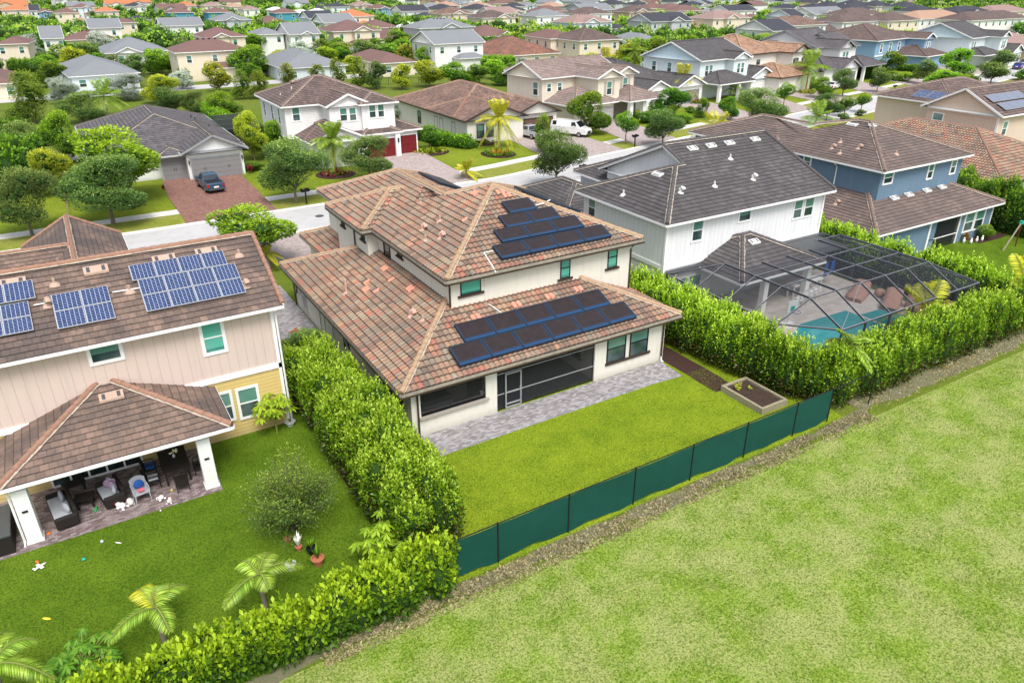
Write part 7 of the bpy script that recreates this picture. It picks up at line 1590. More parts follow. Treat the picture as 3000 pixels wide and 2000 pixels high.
# ------------------------------------------------------------------ vehicles
def paint(name, c): return plain(name, c, .22, .2, var=.03, spec=.7)
M['p_blue'] = paint('slate_blue_paint', (.03, .09, .16)); M['p_white'] = paint('white_paint', (.78, .78, .78)); M['p_silver'] = paint('silver_paint', (.42, .44, .46)); M['p_black'] = paint('black_paint', (.012, .012, .014)); M['p_dblue'] = paint('royal_blue_paint', (.012, .04, .30)); M['p_grey'] = paint('grey_paint', (.12, .13, .15))
M['tail'] = plain('tail_light', (.45, .01, .01), .2); M['head'] = plain('head_light', (.75, .76, .74), .15)
def vehicle(name, x, y, rz, kind, paintm, label, cat, z=.1):
    """x forward"""
    r = empty(name, (x, y, z), rz, label, cat); S = {
     'pickup': dict(L=5.05, W=1.86, H=1.74, wb=3.05, body=[(-2.52, .42), (-2.54, 1.0), (-2.5, 1.12), (-.75, 1.12), (1.1, 1.14), (2.25, 1.05), (2.5, .9), (2.52, .42)], cab=[(-.85, 1.10), (-.65, 1.68), (-.45, 1.73), (.45, 1.72), (1.25, 1.12)], wr=.37),
     'sedan': dict(L=4.7, W=1.82, H=1.45, wb=2.75, body=[(-2.33, .35), (-2.35, .85), (-2.2, .98), (-.9, .98), (1.1, .96), (2.1, .80), (2.34, .62), (2.34, .35)], cab=[(-1.85, .97), (-1.1, 1.40), (-.6, 1.45), (.25, 1.44), (1.15, .95)], wr=.33),
     'suv': dict(L=4.7, W=1.9, H=1.7, wb=2.75, body=[(-2.33, .4), (-2.36, 1.0), (-2.25, 1.1), (-.9, 1.1), (1.1, 1.08), (2.15, .98), (2.36, .75), (2.36, .4)], cab=[(-2.25, 1.09), (-1.95, 1.6), (-1.5, 1.68), (.3, 1.66), (1.2, 1.07)], wr=.37),
     'van': dict(L=5.7, W=2.0, H=2.1, wb=3.45, body=[(-2.8, .4), (-2.85, 1.35), (-2.8, 1.4), (1.35, 1.4), (1.75, 1.28), (2.6, 1.12), (2.84, .9), (2.86, .4)], cab=[(-2.83, 1.38), (-2.75, 2.0), (-2.5, 2.1), (1.0, 2.08), (1.95, 1.24)], wr=.36)}[kind]
    W2 = S['W']/2; b = MB()
    def extr(mb, prof, wa, wb_, m, taper=None):
        n = len(prof); c0 = prof
        Lf = [(p[0], wa(p[1]), p[1]) for p in prof]; Rt = [(p[0], -wa(p[1]), p[1]) for p in prof]
        mb.poly(Lf[::-1], m); mb.poly(Rt, m)
        for i in range(n): j = (i+1) % n; mb.quad(Lf[i], Lf[j], Rt[j], Rt[i], m)
    extr(b, S['body'], lambda z_: W2*(1-.06*max(0, (z_-.7))-.05*max(0, .6-z_)), None, paintm)
    if kind == 'pickup': b.box(-2.44, -W2+.14, 1.122, -.85, W2-.14, 1.13, 'black')
    b.build('body', r, bevel=.05)
    b = MB(); cz0 = S['cab'][0][1]; H_ = S['H']; wc = lambda z_: (W2-.06)-.20*max(0, (z_-cz0))/(H_-cz0); extr(b, S['cab'], wc, None, paintm); b.build('cabin', r, bevel=.04)
    g = MB(); cab = S['cab']
    def lerp(a, c, t): return (a[0]+(c[0]-a[0])*t, a[1]+(c[1]-a[1])*t)
    for sgn in (-1, 1):
        if kind == 'van': xs2 = ((.45, 1.25), (-2.5, -1.9))
        elif kind == 'pickup': xs2 = ((-.55, .15), (.22, .85))
        else: xs2 = ((cab[0][0]+.55, -.35), (-.28, .62))
        for x0, x1 in xs2:
            z0 = cz0+.06; z1 = H_-.14; f = lambda x_, z_: (x_, sgn*(wc(z_)+.012), z_); xe = x1
            sl0 = .12 if x0 < -1.2 and kind != 'van' else 0; g.quad(f(x0, z0), f(x1+(.0), z0), f(x1-(.22 if x1 > .5 else 0), z1), f(x0+sl0, z1), 'carglass')
    def endglass(a, c, m='carglass', o=.015, i0=.12, i1=.9):
        p, q = lerp(a, c, i0), lerp(a, c, i1); d = Vector((c[1]-a[1], 0, -(c[0]-a[0]))).normalized(); 
        if d.x*(1 if a[0] > 0 else -1) < 0: d = -d
        g.quad((p[0]+d.x*o, -wc(p[1])+.08, p[1]+d.z*o), (p[0]+d.x*o, wc(p[1])-.08, p[1]+d.z*o), (q[0]+d.x*o, wc(q[1])-.06, q[1]+d.z*o), (q[0]+d.x*o, -wc(q[1])+.06, q[1]+d.z*o), m)
    endglass(cab[-1], cab[-2]); endglass(cab[0], cab[1]); g.build('windows', r)
    for sx in (-1, 1):
        for sy in (-1, 1):
            wx = sx*S['wb']/2+.02; b = MB(); b.tube([(wx, sy*(W2-.22), S['wr']), (wx, sy*(W2+.012), S['wr'])], S['wr'], 'rubber', 18); o_ = b.build('wheel', r); b = MB(); b.tube([(wx, sy*(W2+.01), S['wr']), (wx, sy*(W2+.03), S['wr'])], S['wr']*.62, 'rim', 14); b.build('rim', o_)
    fz, rz_2 = S['body'][-2][1], S['body'][1][1]; xf = S['body'][-2][0]; xr2 = S['body'][1][0]
    for sy in (-1, 1):
        b = MB(); b.box(xf-.10, sy*(W2-.36)-.2, fz-.22, xf+.02, sy*(W2-.36)+.2, fz-.04, 'head'); b.build('headlight', r); b = MB(); b.box(xr2-.03, sy*(W2-.16)-.09, rz_2-.28, xr2+.08, sy*(W2-.16)+.09, rz_2+.02, 'tail'); b.build('taillight', r)
        b = MB(); b.box(.85, sy*(W2+.02)-.03, cz0-.02, 1.0, sy*(W2+.16)+.03, cz0+.16, paintm); b.build('mirror', r)
    b = MB(); b.box(xf-.02, -W2+.5, .45, xf+.035, W2-.5, fz-.08, 'black'); b.build('grille', r)
    b = MB(); b.box(xr2-.06, -W2+.12, .38, xr2+.05, W2-.12, .58, 'darkgrey'); b.box(xf-.08, -W2+.12, .35, xf+.06, W2-.12, .52, 'darkgrey'); b.build('bumper', r); b = MB(); b.box(xr2-.066, -.25, .62, xr2-.02, .25, .78, 'plush'); b.build('number_plate', r)
    return r
tx, ty = G(598, 556, .1); vehicle('pickup_truck', *refine(13.15, 80.2), R(94), 'pickup', 'p_blue', 'slate blue pickup truck parked on the red brick driveway', 'pickup truck')
vx, vy = G(1700, 418, .1); vehicle('cargo_van', *G(1672, 398), R(-62), 'van', 'p_white', 'white cargo van parked on the driveway behind the round street tree', 'van')
vehicle('silver_pickup', *G(1550, 404), R(100), 'pickup', 'p_silver', 'silver vehicle parked beside the white van, partly hidden by a narrow tree', 'pickup truck')
x, y = G(2618, 340); vehicle('black_suv', x+1.2, y+1.2, R(185), 'suv', 'p_black', 'black suv parked on the driveway beside the tan solar house', 'suv')
x, y = G(2440, 262); vehicle('white_car', x, y, R(15), 'sedan', 'p_white', 'white sedan half hidden behind the round tree on the far driveway', 'car')
x, y = G(2980, 203); vehicle('blue_car', x, y, R(20), 'sedan', 'p_dblue', 'royal blue sedan at the right edge, nearer of two', 'car'); x, y = G(3000, 192); vehicle('blue_car', x, y, R(20), 'sedan', 'p_blue', 'blue sedan behind the royal blue one at the right edge', 'car')
x, y = G(2038, 106); vehicle('white_pickup', x, y, R(15), 'pickup', 'p_white', 'white pickup truck parked before the tan twin gabled bungalow', 'pickup truck'); x, y = G(2150, 106); vehicle('white_suv', x, y, R(100), 'suv', 'p_white', 'white suv beside the bright green tree, upper right', 'suv')
x, y = G(1958, 112); vehicle('grey_car', x, y, R(95), 'sedan', 'p_grey', 'blue grey car by the black gabled white house', 'car'); x, y = G(1905, 106); vehicle('white_car', x, y, R(15), 'sedan', 'p_white', 'white car in front of the low white garage, upper centre right', 'car')
# street lamps far away
for i, (px, py, pt) in enumerate(((1594, 138, 95),)):
    x, y = G(px, py); h = zat(x, y, px, pt); r = empty('street_lamp', (x, y, 0), 0, 'tall black street lamp on the green behind the rust roofed bungalow', 'street lamp'); b = MB(); b.tube([(0, 0, 0), (0, 0, h-.5)], .12, 'black'); b.build('pole', r); b = MB(); b.lathe((0, 0, h-.5), [(.1, 0), (.35, .5), (.4, .8), (.1, 1.1)], 'lgrey', 8); b.build('lamp_head', r)
# ------------------------------------------------------------------ placed trees: kind, base px, base py, top py, crown width px, label
def T(kind, px, pyb, pyt, wpx, label, lod=None, name=None, cat=None, variant=None, h=None):
    x, y = G(px, pyb); H = h or max(1.0, zat(x, y, px, pyt)*.97); dd = dist(x, y, H*.5); wd = wpx*dd/F_PX
    if lod is None: lod = 0 if dd < 140 else 1 if dd < 260 else 2
    nm = name or {'shrub': 'shrub', 'bshrub': 'shrub'}.get(kind, 'tree'); v = variant if variant is not None else random.randint(0, 2 if lod == 0 else 1)
    return tree(nm, kind, x, y, H, wd, label, None, cat or ('shrub' if nm == 'shrub' else 'tree'), v, lod)
def PALM(px, pyb, pyc, wpx, n, label, mat='l_palm', **k):
    x, y = G(px, pyb); H = max(.4, zat(x, y, px, pyc)); dd = dist(x, y, H); L = wpx*dd/F_PX/2*1.4
    return palm('palm_tree', x, y, H, n, L, label, mat, llen=L*.30, nleaf=(30 if dd < 150 else 16), **k)
for t in [
 ('oak', 333, 657, 460, 235, 'dark round oak street tree on the verge left of the red brick driveway'),
 ('oak', 95, 690, 490, 185, 'large olive green tree at the left edge above the pink house roof'),
 ('yellow', 158, 570, 432, 125, 'yellow green tree with pale blossom near the left edge'),
 ('bright', 372, 590, 372, 235, 'large lime green tree in front of the charcoal roof'),
 ('oak', 869, 596, 408, 190, 'dark oak street tree by the nearest twin mailbox'),
 ('oak', 1085, 535, 402, 150, 'grey green oak in front of the red garage doors'),
 ('yellow', 747, 472, 330, 85, 'thin yellow green tree left of the white red-garage house'),
 ('bright', 820, 452, 352, 102, 'rounded bright green tree against the white house wall'),
 ('oak', 1629, 552, 384, 160, 'round grey green street tree between the tiled and white houses'),
 ('cone', 1590, 447, 338, 62, 'narrow dark green tree in front of the brown garage door'),
 ('green', 1725, 392, 272, 118, 'full dark green tree behind the white van'),
 ('lolly', 1832, 424, 328, 62, 'small round topped street tree left of the pale driveway'),
 ('oak', 1940, 432, 322, 118, 'wide grey green oak by the cream house driveway'),
 ('green', 1958, 350, 258, 108, 'dense green tree before the dark roofed bungalow'),
 ('cone', 2056, 345, 288, 46, 'small blue green conical tree near the pale blue house'),
 ('green', 2131, 353, 285, 56, 'small dark street tree before the pale blue house porch'),
 ('oak', 2222, 385, 262, 140, 'broad dark oak on the near side of the street, right of centre'),
 ('lolly', 2294, 316, 243, 50, 'slim dark green tree beside the orange villa driveway'),
 ('green', 2404, 288, 228, 60, 'bushy tree right of the orange trunk palm'),
 ('oak', 2467, 284, 203, 66, 'upright oak in front of the grey garage door'),
 ('oak', 2568, 272, 200, 56, 'upright oak right of the grey garage, on the verge'),
 ('oak', 2420, 354, 275, 78, 'grey green oak on the near verge behind the blue house'),
 ('lolly', 2472, 342, 284, 54, 'lollipop pruned tree, left one of the pair beside the street'),
 ('lolly', 2521, 330, 273, 46, 'lollipop pruned tree, right one of the pair beside the street'),
 ('green', 2598, 228, 152, 78, 'dense green tree left of the steel blue house wall'),
 ('oak', 2702, 248, 176, 56, 'grey green oak before the steel blue house porch'),
 ('bright', 2795, 226, 144, 92, 'wide tree with white blossoms before the steel blue house'),
 ('bright', 2755, 260, 205, 84, 'round light green tree on the verge in the upper right'),
 ('oak', 2930, 212, 148, 62, 'dark oak left of the blue sedans'),
 ('oak', 2901, 246, 184, 84, 'round olive oak near the right edge of the street'),
 ('green', 3000, 236, 200, 60, 'low branch of a green tree at the right edge'),
 ('pine', 105, 362, 208, 120, 'tall olive conifer like tree near the left edge'),
 ('green', 156, 255, 182, 84, 'green tree behind the olive conifer, upper left'),
 ('silver', 190, 305, 228, 86, 'silver leaved tree, leftmost of the two large silver ones'),
 ('silver', 375, 294, 216, 108, 'large silver leaved tree before the pale blue bungalow'),
 ('dark', 245, 362, 272, 118, 'dark mixed tree left of the palm clump, upper left'),
 ('yellow', 478, 302, 218, 96, 'bright yellow green round tree, upper left of centre'),
 ('dark', 505, 345, 256, 100, 'dark olive tree behind the charcoal roof, left one'),
 ('dark', 572, 345, 268, 86, 'dark olive tree behind the charcoal roof, right one'),
 ('green', 665, 358, 268, 88, 'dense green tree left of the white red-garage house'),
 ('yellow', 645, 270, 184, 74, 'golden thin tree in front of the cream porch house'),
 ('green', 724, 236, 142, 84, 'tall dark green tree at the corner of the cream porch house'),
 ('cone', 545, 240, 190, 44, 'small conifer at the wall of the cream porch house'),
 ('green', 450, 218, 144, 44, 'upright green tree by the twin gabled bungalow, left one'),
 ('green', 497, 212, 162, 34, 'upright green tree by the twin gabled bungalow, right one'),
 ('silver', 535, 262, 210, 66, 'small silver tree below the cream porch house'),
 ('dark', 150, 214, 152, 84, 'dark low tree by the clipped hedges, upper left'),
 ('green', 200, 478, 325, 104, 'tall green tree beside the charcoal roof, left side'),
 ('oak', 96, 478, 355, 130, 'grey green oak behind the blossoming tree at the left edge'),
 ('dark', 20, 205, 165, 60, 'dark tree at the left edge above the hedge'),
 ('pine', 715, 292, 205, 60, 'yellow green pine sapling, first left of the white house roof'),
 ('pine', 765, 290, 210, 66, 'yellow green pine sapling, second left of the white house roof'),
 ('pine', 845, 245, 186, 46, 'dark sapling in front of the powder blue bungalow'),
 ('pine', 932, 243, 190, 54, 'pine sapling, left of the pair at the powder blue bungalow corner'),
 ('pine', 990, 246, 170, 46, 'tall thin pine sapling with brown tip, upper centre'),
 ('pine', 1055, 262, 168, 60, 'tallest pine sapling before the brown bungalow'),
 ('dark', 1104, 262, 182, 60, 'dark leafy tree at the lawn fence, upper centre'),
 ('yellow', 1178, 262, 190, 62, 'thin trunked pale tree in the mulch ring, upper centre'),
 ('yellow', 1258, 256, 180, 84, 'soft yellow green tree before the white vented house'),
 ('green', 1335, 252, 186, 90, 'deep green dense tree, left of two below the white vented house'),
 ('green', 1395, 250, 190, 78, 'deep green dense tree, right of two below the white vented house'),
 ('green', 1243, 205, 138, 42, 'green tree against the side wall of the white vented house'),
 ('green', 1365, 195, 162, 44, 'green tree beside the small lower roof of the white vented house'),
 ('lolly', 800, 158, 118, 38, 'egg shaped clipped tree before the white wing'),
 ('dark', 925, 165, 126, 66, 'dark low tree right of the white wing house'),
 ('green', 993, 165, 112, 52, 'green tree between the white wing house and the cream garage house'),
 ('green', 1160, 148, 90, 74, 'layered dark green tree by the brown hip roofs, upper centre'),
 ('yellow', 1834, 196, 130, 84, 'golden green round tree behind the palms, upper centre right'),
 ('dark', 1850, 140, 98, 58, 'dark tree at the right end of the long cream house'),
 ('dark', 1760, 178, 132, 60, 'grey green tree below the long cream house'),
 ('silver', 1515, 196, 160, 76, 'silver tree beside the rust roofed bungalow'),
 ('cone', 1574, 136, 98, 34, 'light green conical tree left of the street lamp'),
 ('green', 1930, 104, 64, 34, 'conical green tree before the white black-gabled house'),
 ('dark', 1993, 118, 84, 46, 'grey tree before the white black-gabled house porch'),
 ('bright', 2118, 134, 88, 76, 'bright green low tree left of the white black gable house'),
 ('bright', 2065, 125, 100, 46, 'yellow green bush tree by the white pickup'),
 ('dark', 1545, 112, 72, 70, 'dark tree in the silver grove, left part'), ('silver', 1590, 118, 76, 60, 'silver tree in the grove above the rust roof'), ('dark', 1625, 108, 74, 52, 'dark tree in the silver grove, right part'),
 ('green', 1480, 250, 200, 80, 'bushy green trees behind the brown barrel roof, right end'), ('bright', 1455, 232, 176, 70, 'bright bushes behind the brown barrel roof, left end'),
 ('green', 2645, 100, 64, 72, 'large green tree behind the steel blue roof, left one'), ('bright', 2700, 98, 62, 74, 'large bright tree behind the steel blue roof, middle one'), ('green', 2752, 98, 66, 64, 'large green tree behind the steel blue roof, right one'),
 ('dark', 2520, 106, 78, 44, 'grey tree behind the grey white house'), ('silver', 2556, 112, 88, 52, 'silver bush left of the steel blue roof'), ('bright', 2500, 120, 98, 52, 'yellow green bushes behind the grey white house'),
 ('green', 2860, 96, 58, 60, 'tree row before the long white house, first'), ('yellow', 2905, 98, 64, 56, 'tree row before the long white house, second'), ('green', 2950, 104, 60, 60, 'tree row before the long white house, third'), ('green', 2990, 108, 66, 50, 'tree row before the long white house, last'),
 ]: T(*t)
x, y = 11.2, 56.0; tree('tree', 'bright', *refine(11.4, 56.5), 4.6, 6.6, 'bushy bright green tree between the pink house and the tiled house', None, 'tree', 1, 0)
for t in [
 ('shrub', 2610, 236, 210, 50, 'clipped round bush pair on the verge, left'), ('bshrub', 2650, 240, 212, 56, 'clipped round bush pair on the verge, right'), ('shrub', 2471, 352, 334, 36, 'low ball shrub under the left lollipop tree'), ('shrub', 2519, 340, 325, 30, 'low ball shrub under the right lollipop tree'),
 ('shrub', 1895, 362, 328, 60, 'dark low shrub by the cream house porch'), ('shrub', 2020, 332, 312, 32, 'dark round shrub by the dark roofed bungalow'), ('bshrub', 2002, 360, 332, 70, 'yellow green low hedge plants beside the grey driveway'), ('bshrub', 1978, 128, 112, 34, 'round bush before the low grey roof, upper right of centre'), ('shrub', 2900, 60+0, 40, 40, 'bush near the skyline at right'),
 ('shrub', 745, 500, 478, 60, 'dark shrubs beside the gravel bed right of the grey garage'), ('shrub', 2215, 110, 92, 60, 'round hedge mass, upper right'), ('bshrub', 1270, 432, 404, 40, 'round shrub in the flower bed right of the red garage'), ('silver', 1165, 350, 308, 46, 'silver round shrub between the white and barrel roofed houses'),
 ('shrub', 2330, 262, 232, 40, 'dark clipped shrub at the orange villa entrance'), ('shrub', 2262, 250, 222, 56, 'palm like shrub mass at the orange villa'), ('shrub', 1570, 166, 150, 40, 'low bush at the rust roofed bungalow corner')]: T(*t, name='shrub')
T('lolly', 1262, 440, 368, 66, 'round leafy small tree in the bed beside the red garage driveway', variant=1)
# shrubs near the houses
tree('shrub', 'oak', 9.9, 39.6, 1.9, 2.6, 'grey green shrub with red flowers by the air conditioners', None, 'shrub', 1, 0, trunk=False)
fl_ = empty('red_flowers', (9.6, 40.2, 1.75), 0, 'cluster of red flowers on top of the shrub by the air conditioners', 'flowers'); b = MB()
for i in range(9): b.blob((random.uniform(-.18, .18), random.uniform(-.18, .18), random.uniform(-.05, .12)), .07, .07, .05, 'flower_r', 6, 4)
b.build('petals', fl_)
def wispy(name, x, y, h, rad, label):
    r = empty(name, (x, y, 0), 0, label, 'shrub'); b = MB(); Ps, Ns = [], []
    for i in range(95):
        a = random.uniform(0, 6.28); e = random.uniform(.15, 1.0)**.8; tip = Vector((math.cos(a)*rad*e, math.sin(a)*rad*e, h*(1.0-.45*e**2)*random.uniform(.5, 1.12))); mid = Vector((tip.x*.45, tip.y*.45, tip.z*.62)); b.tube([(0, 0, .1), mid, tip], [.03, .016, .005], 'bark', 4, cap=False)
        for k_ in range(150):
            t = .35+.65*random.random(); p = mid.lerp(tip, (t-.35)/.65) if t > .5 else Vector((0, 0, .3)).lerp(mid, t/.5); o_ = Vector((random.gauss(0, 1), random.gauss(0, 1), random.gauss(0, .8))); sp_ = .22*(1-t*.55); Ps.append(p+o_*sp_); Ns.append(unit(np.array(o_*.7+Vector((0, 0, .4)))))
    b.build('branches', r); P = np.array([tuple(p) for p in Ps]); N = np.array(Ns); P[:, 2] = np.maximum(P[:, 2], .15)
    u = np.clip(.1+.6*P[:, 2]/h+rng.normal(0, .15, len(P)), 0, 1); link('foliage', leaf_mesh('foliage', P, N, .085, 'l_oakf', .55, u, np.ones(len(P))), r)
M['l_oakf'] = leaf_mat('fine_leaves', [(0, (.03, .07, .012)), (.5, (.11, .18, .025)), (1, (.32, .37, .05))], .6, .2, 0)
x, y = G(880, 1600); wispy('fine_leaved_shrub', x+.1, y+1.0, 3.6, 2.05, 'large wispy fine leaved shrub on the left lawn beside the hedge')
# palms
PALM(984, 505, 418, 112, 30, 'feathery palm with red boots before the red-garage house', tmat='redbark', elev=(-.3, 1.2), droop=.7)
PALM(1463, 436, 352, 104, 30, 'yellowing date palm on the lawn before the barrel roofed house', 'l_palmy', elev=(-.5, 1.2), droop=.65)
PALM(1994, 300, 236, 92, 22, 'palm with orange lower fronds behind the dense green tree', 'l_palmy', elev=(-.4, 1.2), droop=.6)
PALM(2360, 268, 200, 100, 32, 'date palm with orange trunk before the orange villa', elev=(-.3, 1.2), droop=.6, tmat='terracotta')
PALM(2095, 405, 376, 96, 18, 'low spreading palm tips above the white house roof', 'l_palmy', elev=(.1, 1.0), droop=.5)
PALM(2388, 366, 346, 80, 16, 'low blue green palm above the blue house roof', elev=(.2, 1.1), droop=.4)
PALM(1855, 200, 152, 66, 20, 'feather palm behind the dark roofed bungalow', elev=(-.2, 1.2)); PALM(1776, 192, 172, 56, 16, 'bushy yellow palm behind the cream shuttered house', 'l_palmy', elev=(0, 1.2))
PALM(1852, 106, 78, 44, 18, 'yellow palm by the white black-gabled house, left one', 'l_palmy', elev=(-.2, 1.2)); PALM(1882, 104, 76, 34, 16, 'yellow palm by the white black-gabled house, right one', 'l_palmy', elev=(-.2, 1.2))
PALM(2158, 292, 262, 38, 14, 'small fan of palm before the white garage door, right stem', elev=(-.1, 1.1)); PALM(2138, 290, 262, 34, 12, 'small fan of palm before the white garage door, left stem', elev=(-.1, 1.1))
PALM(318, 345, 285, 92, 20, 'clump palm behind the charcoal roof, upper left', elev=(0, 1.2)); PALM(1368, 525, 508, 66, 12, 'palm tips behind the terracotta roof', 'l_palmy', elev=(.1, 1.2))
PALM(1945, 150, 138, 30, 12, 'small dark palm at the low grey roof', elev=(-.2, 1.0)); PALM(1910, 150, 138, 32, 12, 'second small dark palm at the low grey roof', elev=(-.2, 1.0))
PALM(275, 150, 132, 34, 12, 'small palm by the yellow walled bungalow hedge', elev=(-.2, 1.0)); PALM(1508, 78, 64, 30, 12, 'small yellow palm left of the silver grove', 'l_palmy', elev=(-.2, 1.0)); PALM(2110, 92, 80, 26, 10, 'small palm before the low tan bungalow', elev=(-.2, 1.0)); PALM(2024, 118, 92, 26, 12, 'slim palm beside the white black-gabled house', elev=(-.3, 1.0))
# young foxtail palms on the left lawn: fronds set by hand
def foxtail(x, y, th, fr, label, z0=0):
    r = empty('foxtail_palm', (x, y, z0), 0, label, 'palm tree'); tb = MB(); tb.tube([(0, 0, 0), (0, 0, th*.8), (0, 0, th+.35)], [.09, .07, .045], 'palmbark', 9); tb.build('trunk', r)
    tb = MB(); tb.tube([(0, 0, th+.2), (.02, 0, th+1.0)], [.03, .01], 'frond_stem', 6); tb.build('spear', r)
    for (az, L, el, dr, mt) in fr:
        b = MB(); frond(b, (0, 0, th+.3), R(az), L, R(el), dr, mt, 46, lw=.19, llen=.5); b.build('frond', r)
    return r
x, y = G(483, 1880); foxtail(x, y, 1.3, ((115, 1.9, 60, .75, 'l_palmy'), (30, 1.9, 48, .8, 'l_palm'), (195, 1.9, 32, .75, 'l_palm'), (285, 1.5, 45, .95, 'l_palm'), (70, 1.2, 70, .5, 'l_palm')), 'young foxtail palm with four arching fronds in the middle of the left lawn')
x, y = G(778, 1780); foxtail(x, y, 1.3, ((120, 1.7, 58, .8, 'l_palm'), (45, 1.8, 55, .8, 'l_palm'), (0, 1.8, 30, .7, 'l_palm'), (205, 1.7, 25, .6, 'l_palm'), (280, 1.2, 50, .9, 'l_palm')), 'young foxtail palm right of centre on the left lawn by the pots')
x, y = G(35, 2080); foxtail(x, y, 1.7, ((70, 2.0, 50, .75, 'l_palm'), (20, 2.0, 50, .8, 'l_palm'), (160, 1.8, 45, .8, 'l_palm'), (330, 1.9, 25, .8, 'l_palm'), (250, 1.6, 40, .9, 'l_palm')), 'young foxtail palm at the bottom left corner')
x, y = G(2420, 1165); palm('palm_tree', 33.2, 20.4, 2.9, 11, 1.5, 'drooping young palm growing out of the front clusia hedge', 'l_palm', llen=.45, elev=(-.1, .9), droop=.7, nleaf=28)
PALM(2690, 1000, 920, 200, 13, 'yellow green palm in the hedge at the cage corner', 'l_palmy', elev=(0, 1.0), droop=.7); PALM(2960, 935, 830, 170, 13, 'palm in the hedge at the right edge', 'l_palmy', elev=(0, 1.1), droop=.7)
PALM(790, 790, 752, 70, 8, 'yellow palm fronds at the corner of the tiled house', 'l_palmy', elev=(.2, 1.1), droop=.7)
x, y = G(250, 1975); star_plant('papaya_plant', x, y, 1.0, 34, 1.15, 'low papaya like plant with star shaped leaves on the lower left lawn', 'l_green', .33)
x, y = (7.45, 21.4); star_plant('papaya_plant', x, y, 1.9, 34, 1.05, 'papaya like plant with star shaped leaves at the hedge corner', 'l_bright', .36)
x, y = G(812, 1268); star_plant('papaya_tree', x, y, 1.9, 30, .85, 'young papaya tree beside the yellow wall', 'l_bright', .42)
def tuft(name, x, y, h, n, mat, label, cat='plant', wd=.12):
    r = empty(name, (x, y, 0), 0, label, cat); b = MB()
    for i in range(n):
        a = i*2.4; e = random.uniform(.1, 1); o_ = Vector((math.cos(a)*e, math.sin(a)*e, 1.1-e*.5)).normalized(); s_ = Vector((-math.sin(a), math.cos(a), 0))*wd*.5; z0 = h*random.uniform(.2, .6); p0 = Vector((0, 0, z0)); L = h*random.uniform(.4, .65); b.quad(p0, p0+o_*L*.6+s_, p0+o_*L, p0+o_*L*.6-s_, mat, [(random.random(), 1)]*4)
    b.tube([(0, 0, 0), (0, 0, h*.6)], .03, 'bark', 5); b.build('leaves', r); return r
tuft('cordyline', 9.6, 48.7, 1.9, 46, 'l_red', 'crimson cordyline beside the bins', wd=.2); tuft('cordyline', 9.1, 49.8, 1.5, 36, 'l_red', 'smaller crimson cordyline behind the first one', wd=.2)
tuft('croton', *G(2300+.3*1755, 350+.3*1200), .8, 60, 'l_orange', 'orange green croton bush by the blue house wall', wd=.15); tree('shrub', 'bshrub', *G(2300+.3*1940, 350+.3*1165), 1.2, 1.5, 'round yellow green shrub by the blue house windows', None, 'shrub', 0, 0)
x, y = G(735, 510); tuft('croton', x, y, 1.0, 50, 'l_red', 'dark red plant in the pots right of the grey garage', wd=.18); tuft('bromeliad', *G(480, 558), .6, 40, 'l_red', 'pink flowering plant beside the brick driveway', wd=.12)
def flower_bed(name, px, py, rx, ry, label, mats, n=70, h=.6):
    x, y = G(px, py); r = empty(name, (x, y, 0), 0, label, 'flower bed'); b = MB(); b.lathe((0, 0, 0), [(rx, 0), (rx, .06), (0, .08)], 'mulch', 22, squash=ry/rx); b.build('mulch', r)
    for k_, m in enumerate(mats):
        b = MB()
        for i in range(n):
            rr_ = math.sqrt(random.random())*.85; a = random.uniform(0, 6.28); c = Vector((rx*rr_*math.cos(a), ry*rr_*math.sin(a), .1))
            if k_ % 2 and rr_ > .55: c *= .6; c.z = .1
            for j in range(9):
                o_ = Vector((random.gauss(0, .6), random.gauss(0, .6), 1)).normalized(); s_ = Vector((o_.y, -o_.x, 0)).normalized()*.07; L = h*random.uniform(.4, 1)*(1.3-rr_); b.quad(c, c+o_*L*.6+s_, c+o_*L, c+o_*L*.6-s_, m, [(random.random(), 1)]*4)
        b.build('plants', r)
flower_bed('flower_bed', 1460, 452, 2.2, 2.6, 'round flower bed with orange flowers under the yellow date palm', ('l_green', 'l_orange'), h=.9)
flower_bed('flower_bed', 984, 512, 2.3, 2.2, 'round mulch bed with red plants under the feathery palm', ('l_red', 'l_green'), n=50); flower_bed('flower_bed', 1258, 446, 2.6, 2.6, 'flower bed with yellow plants beside the pale driveway', ('l_yellow', 'l_green'), n=60)
flower_bed('flower_bed', 2362, 274, 2.6, 3, 'stone edged flower bed under the orange trunk palm', ('l_green', 'l_orange'), n=40, h=.8); flower_bed('flower_bed', 1405, 418, 2.6, 2.6, 'dark planting bed at the corner of the barrel roofed house', ('l_green', 'l_red'), n=50, h=.8)
flower_bed('flower_bed', 2050, 304, 2.2, 2, 'small bed with red flowers near the pale blue house porch', ('l_green', 'l_red'), n=40, h=.9)
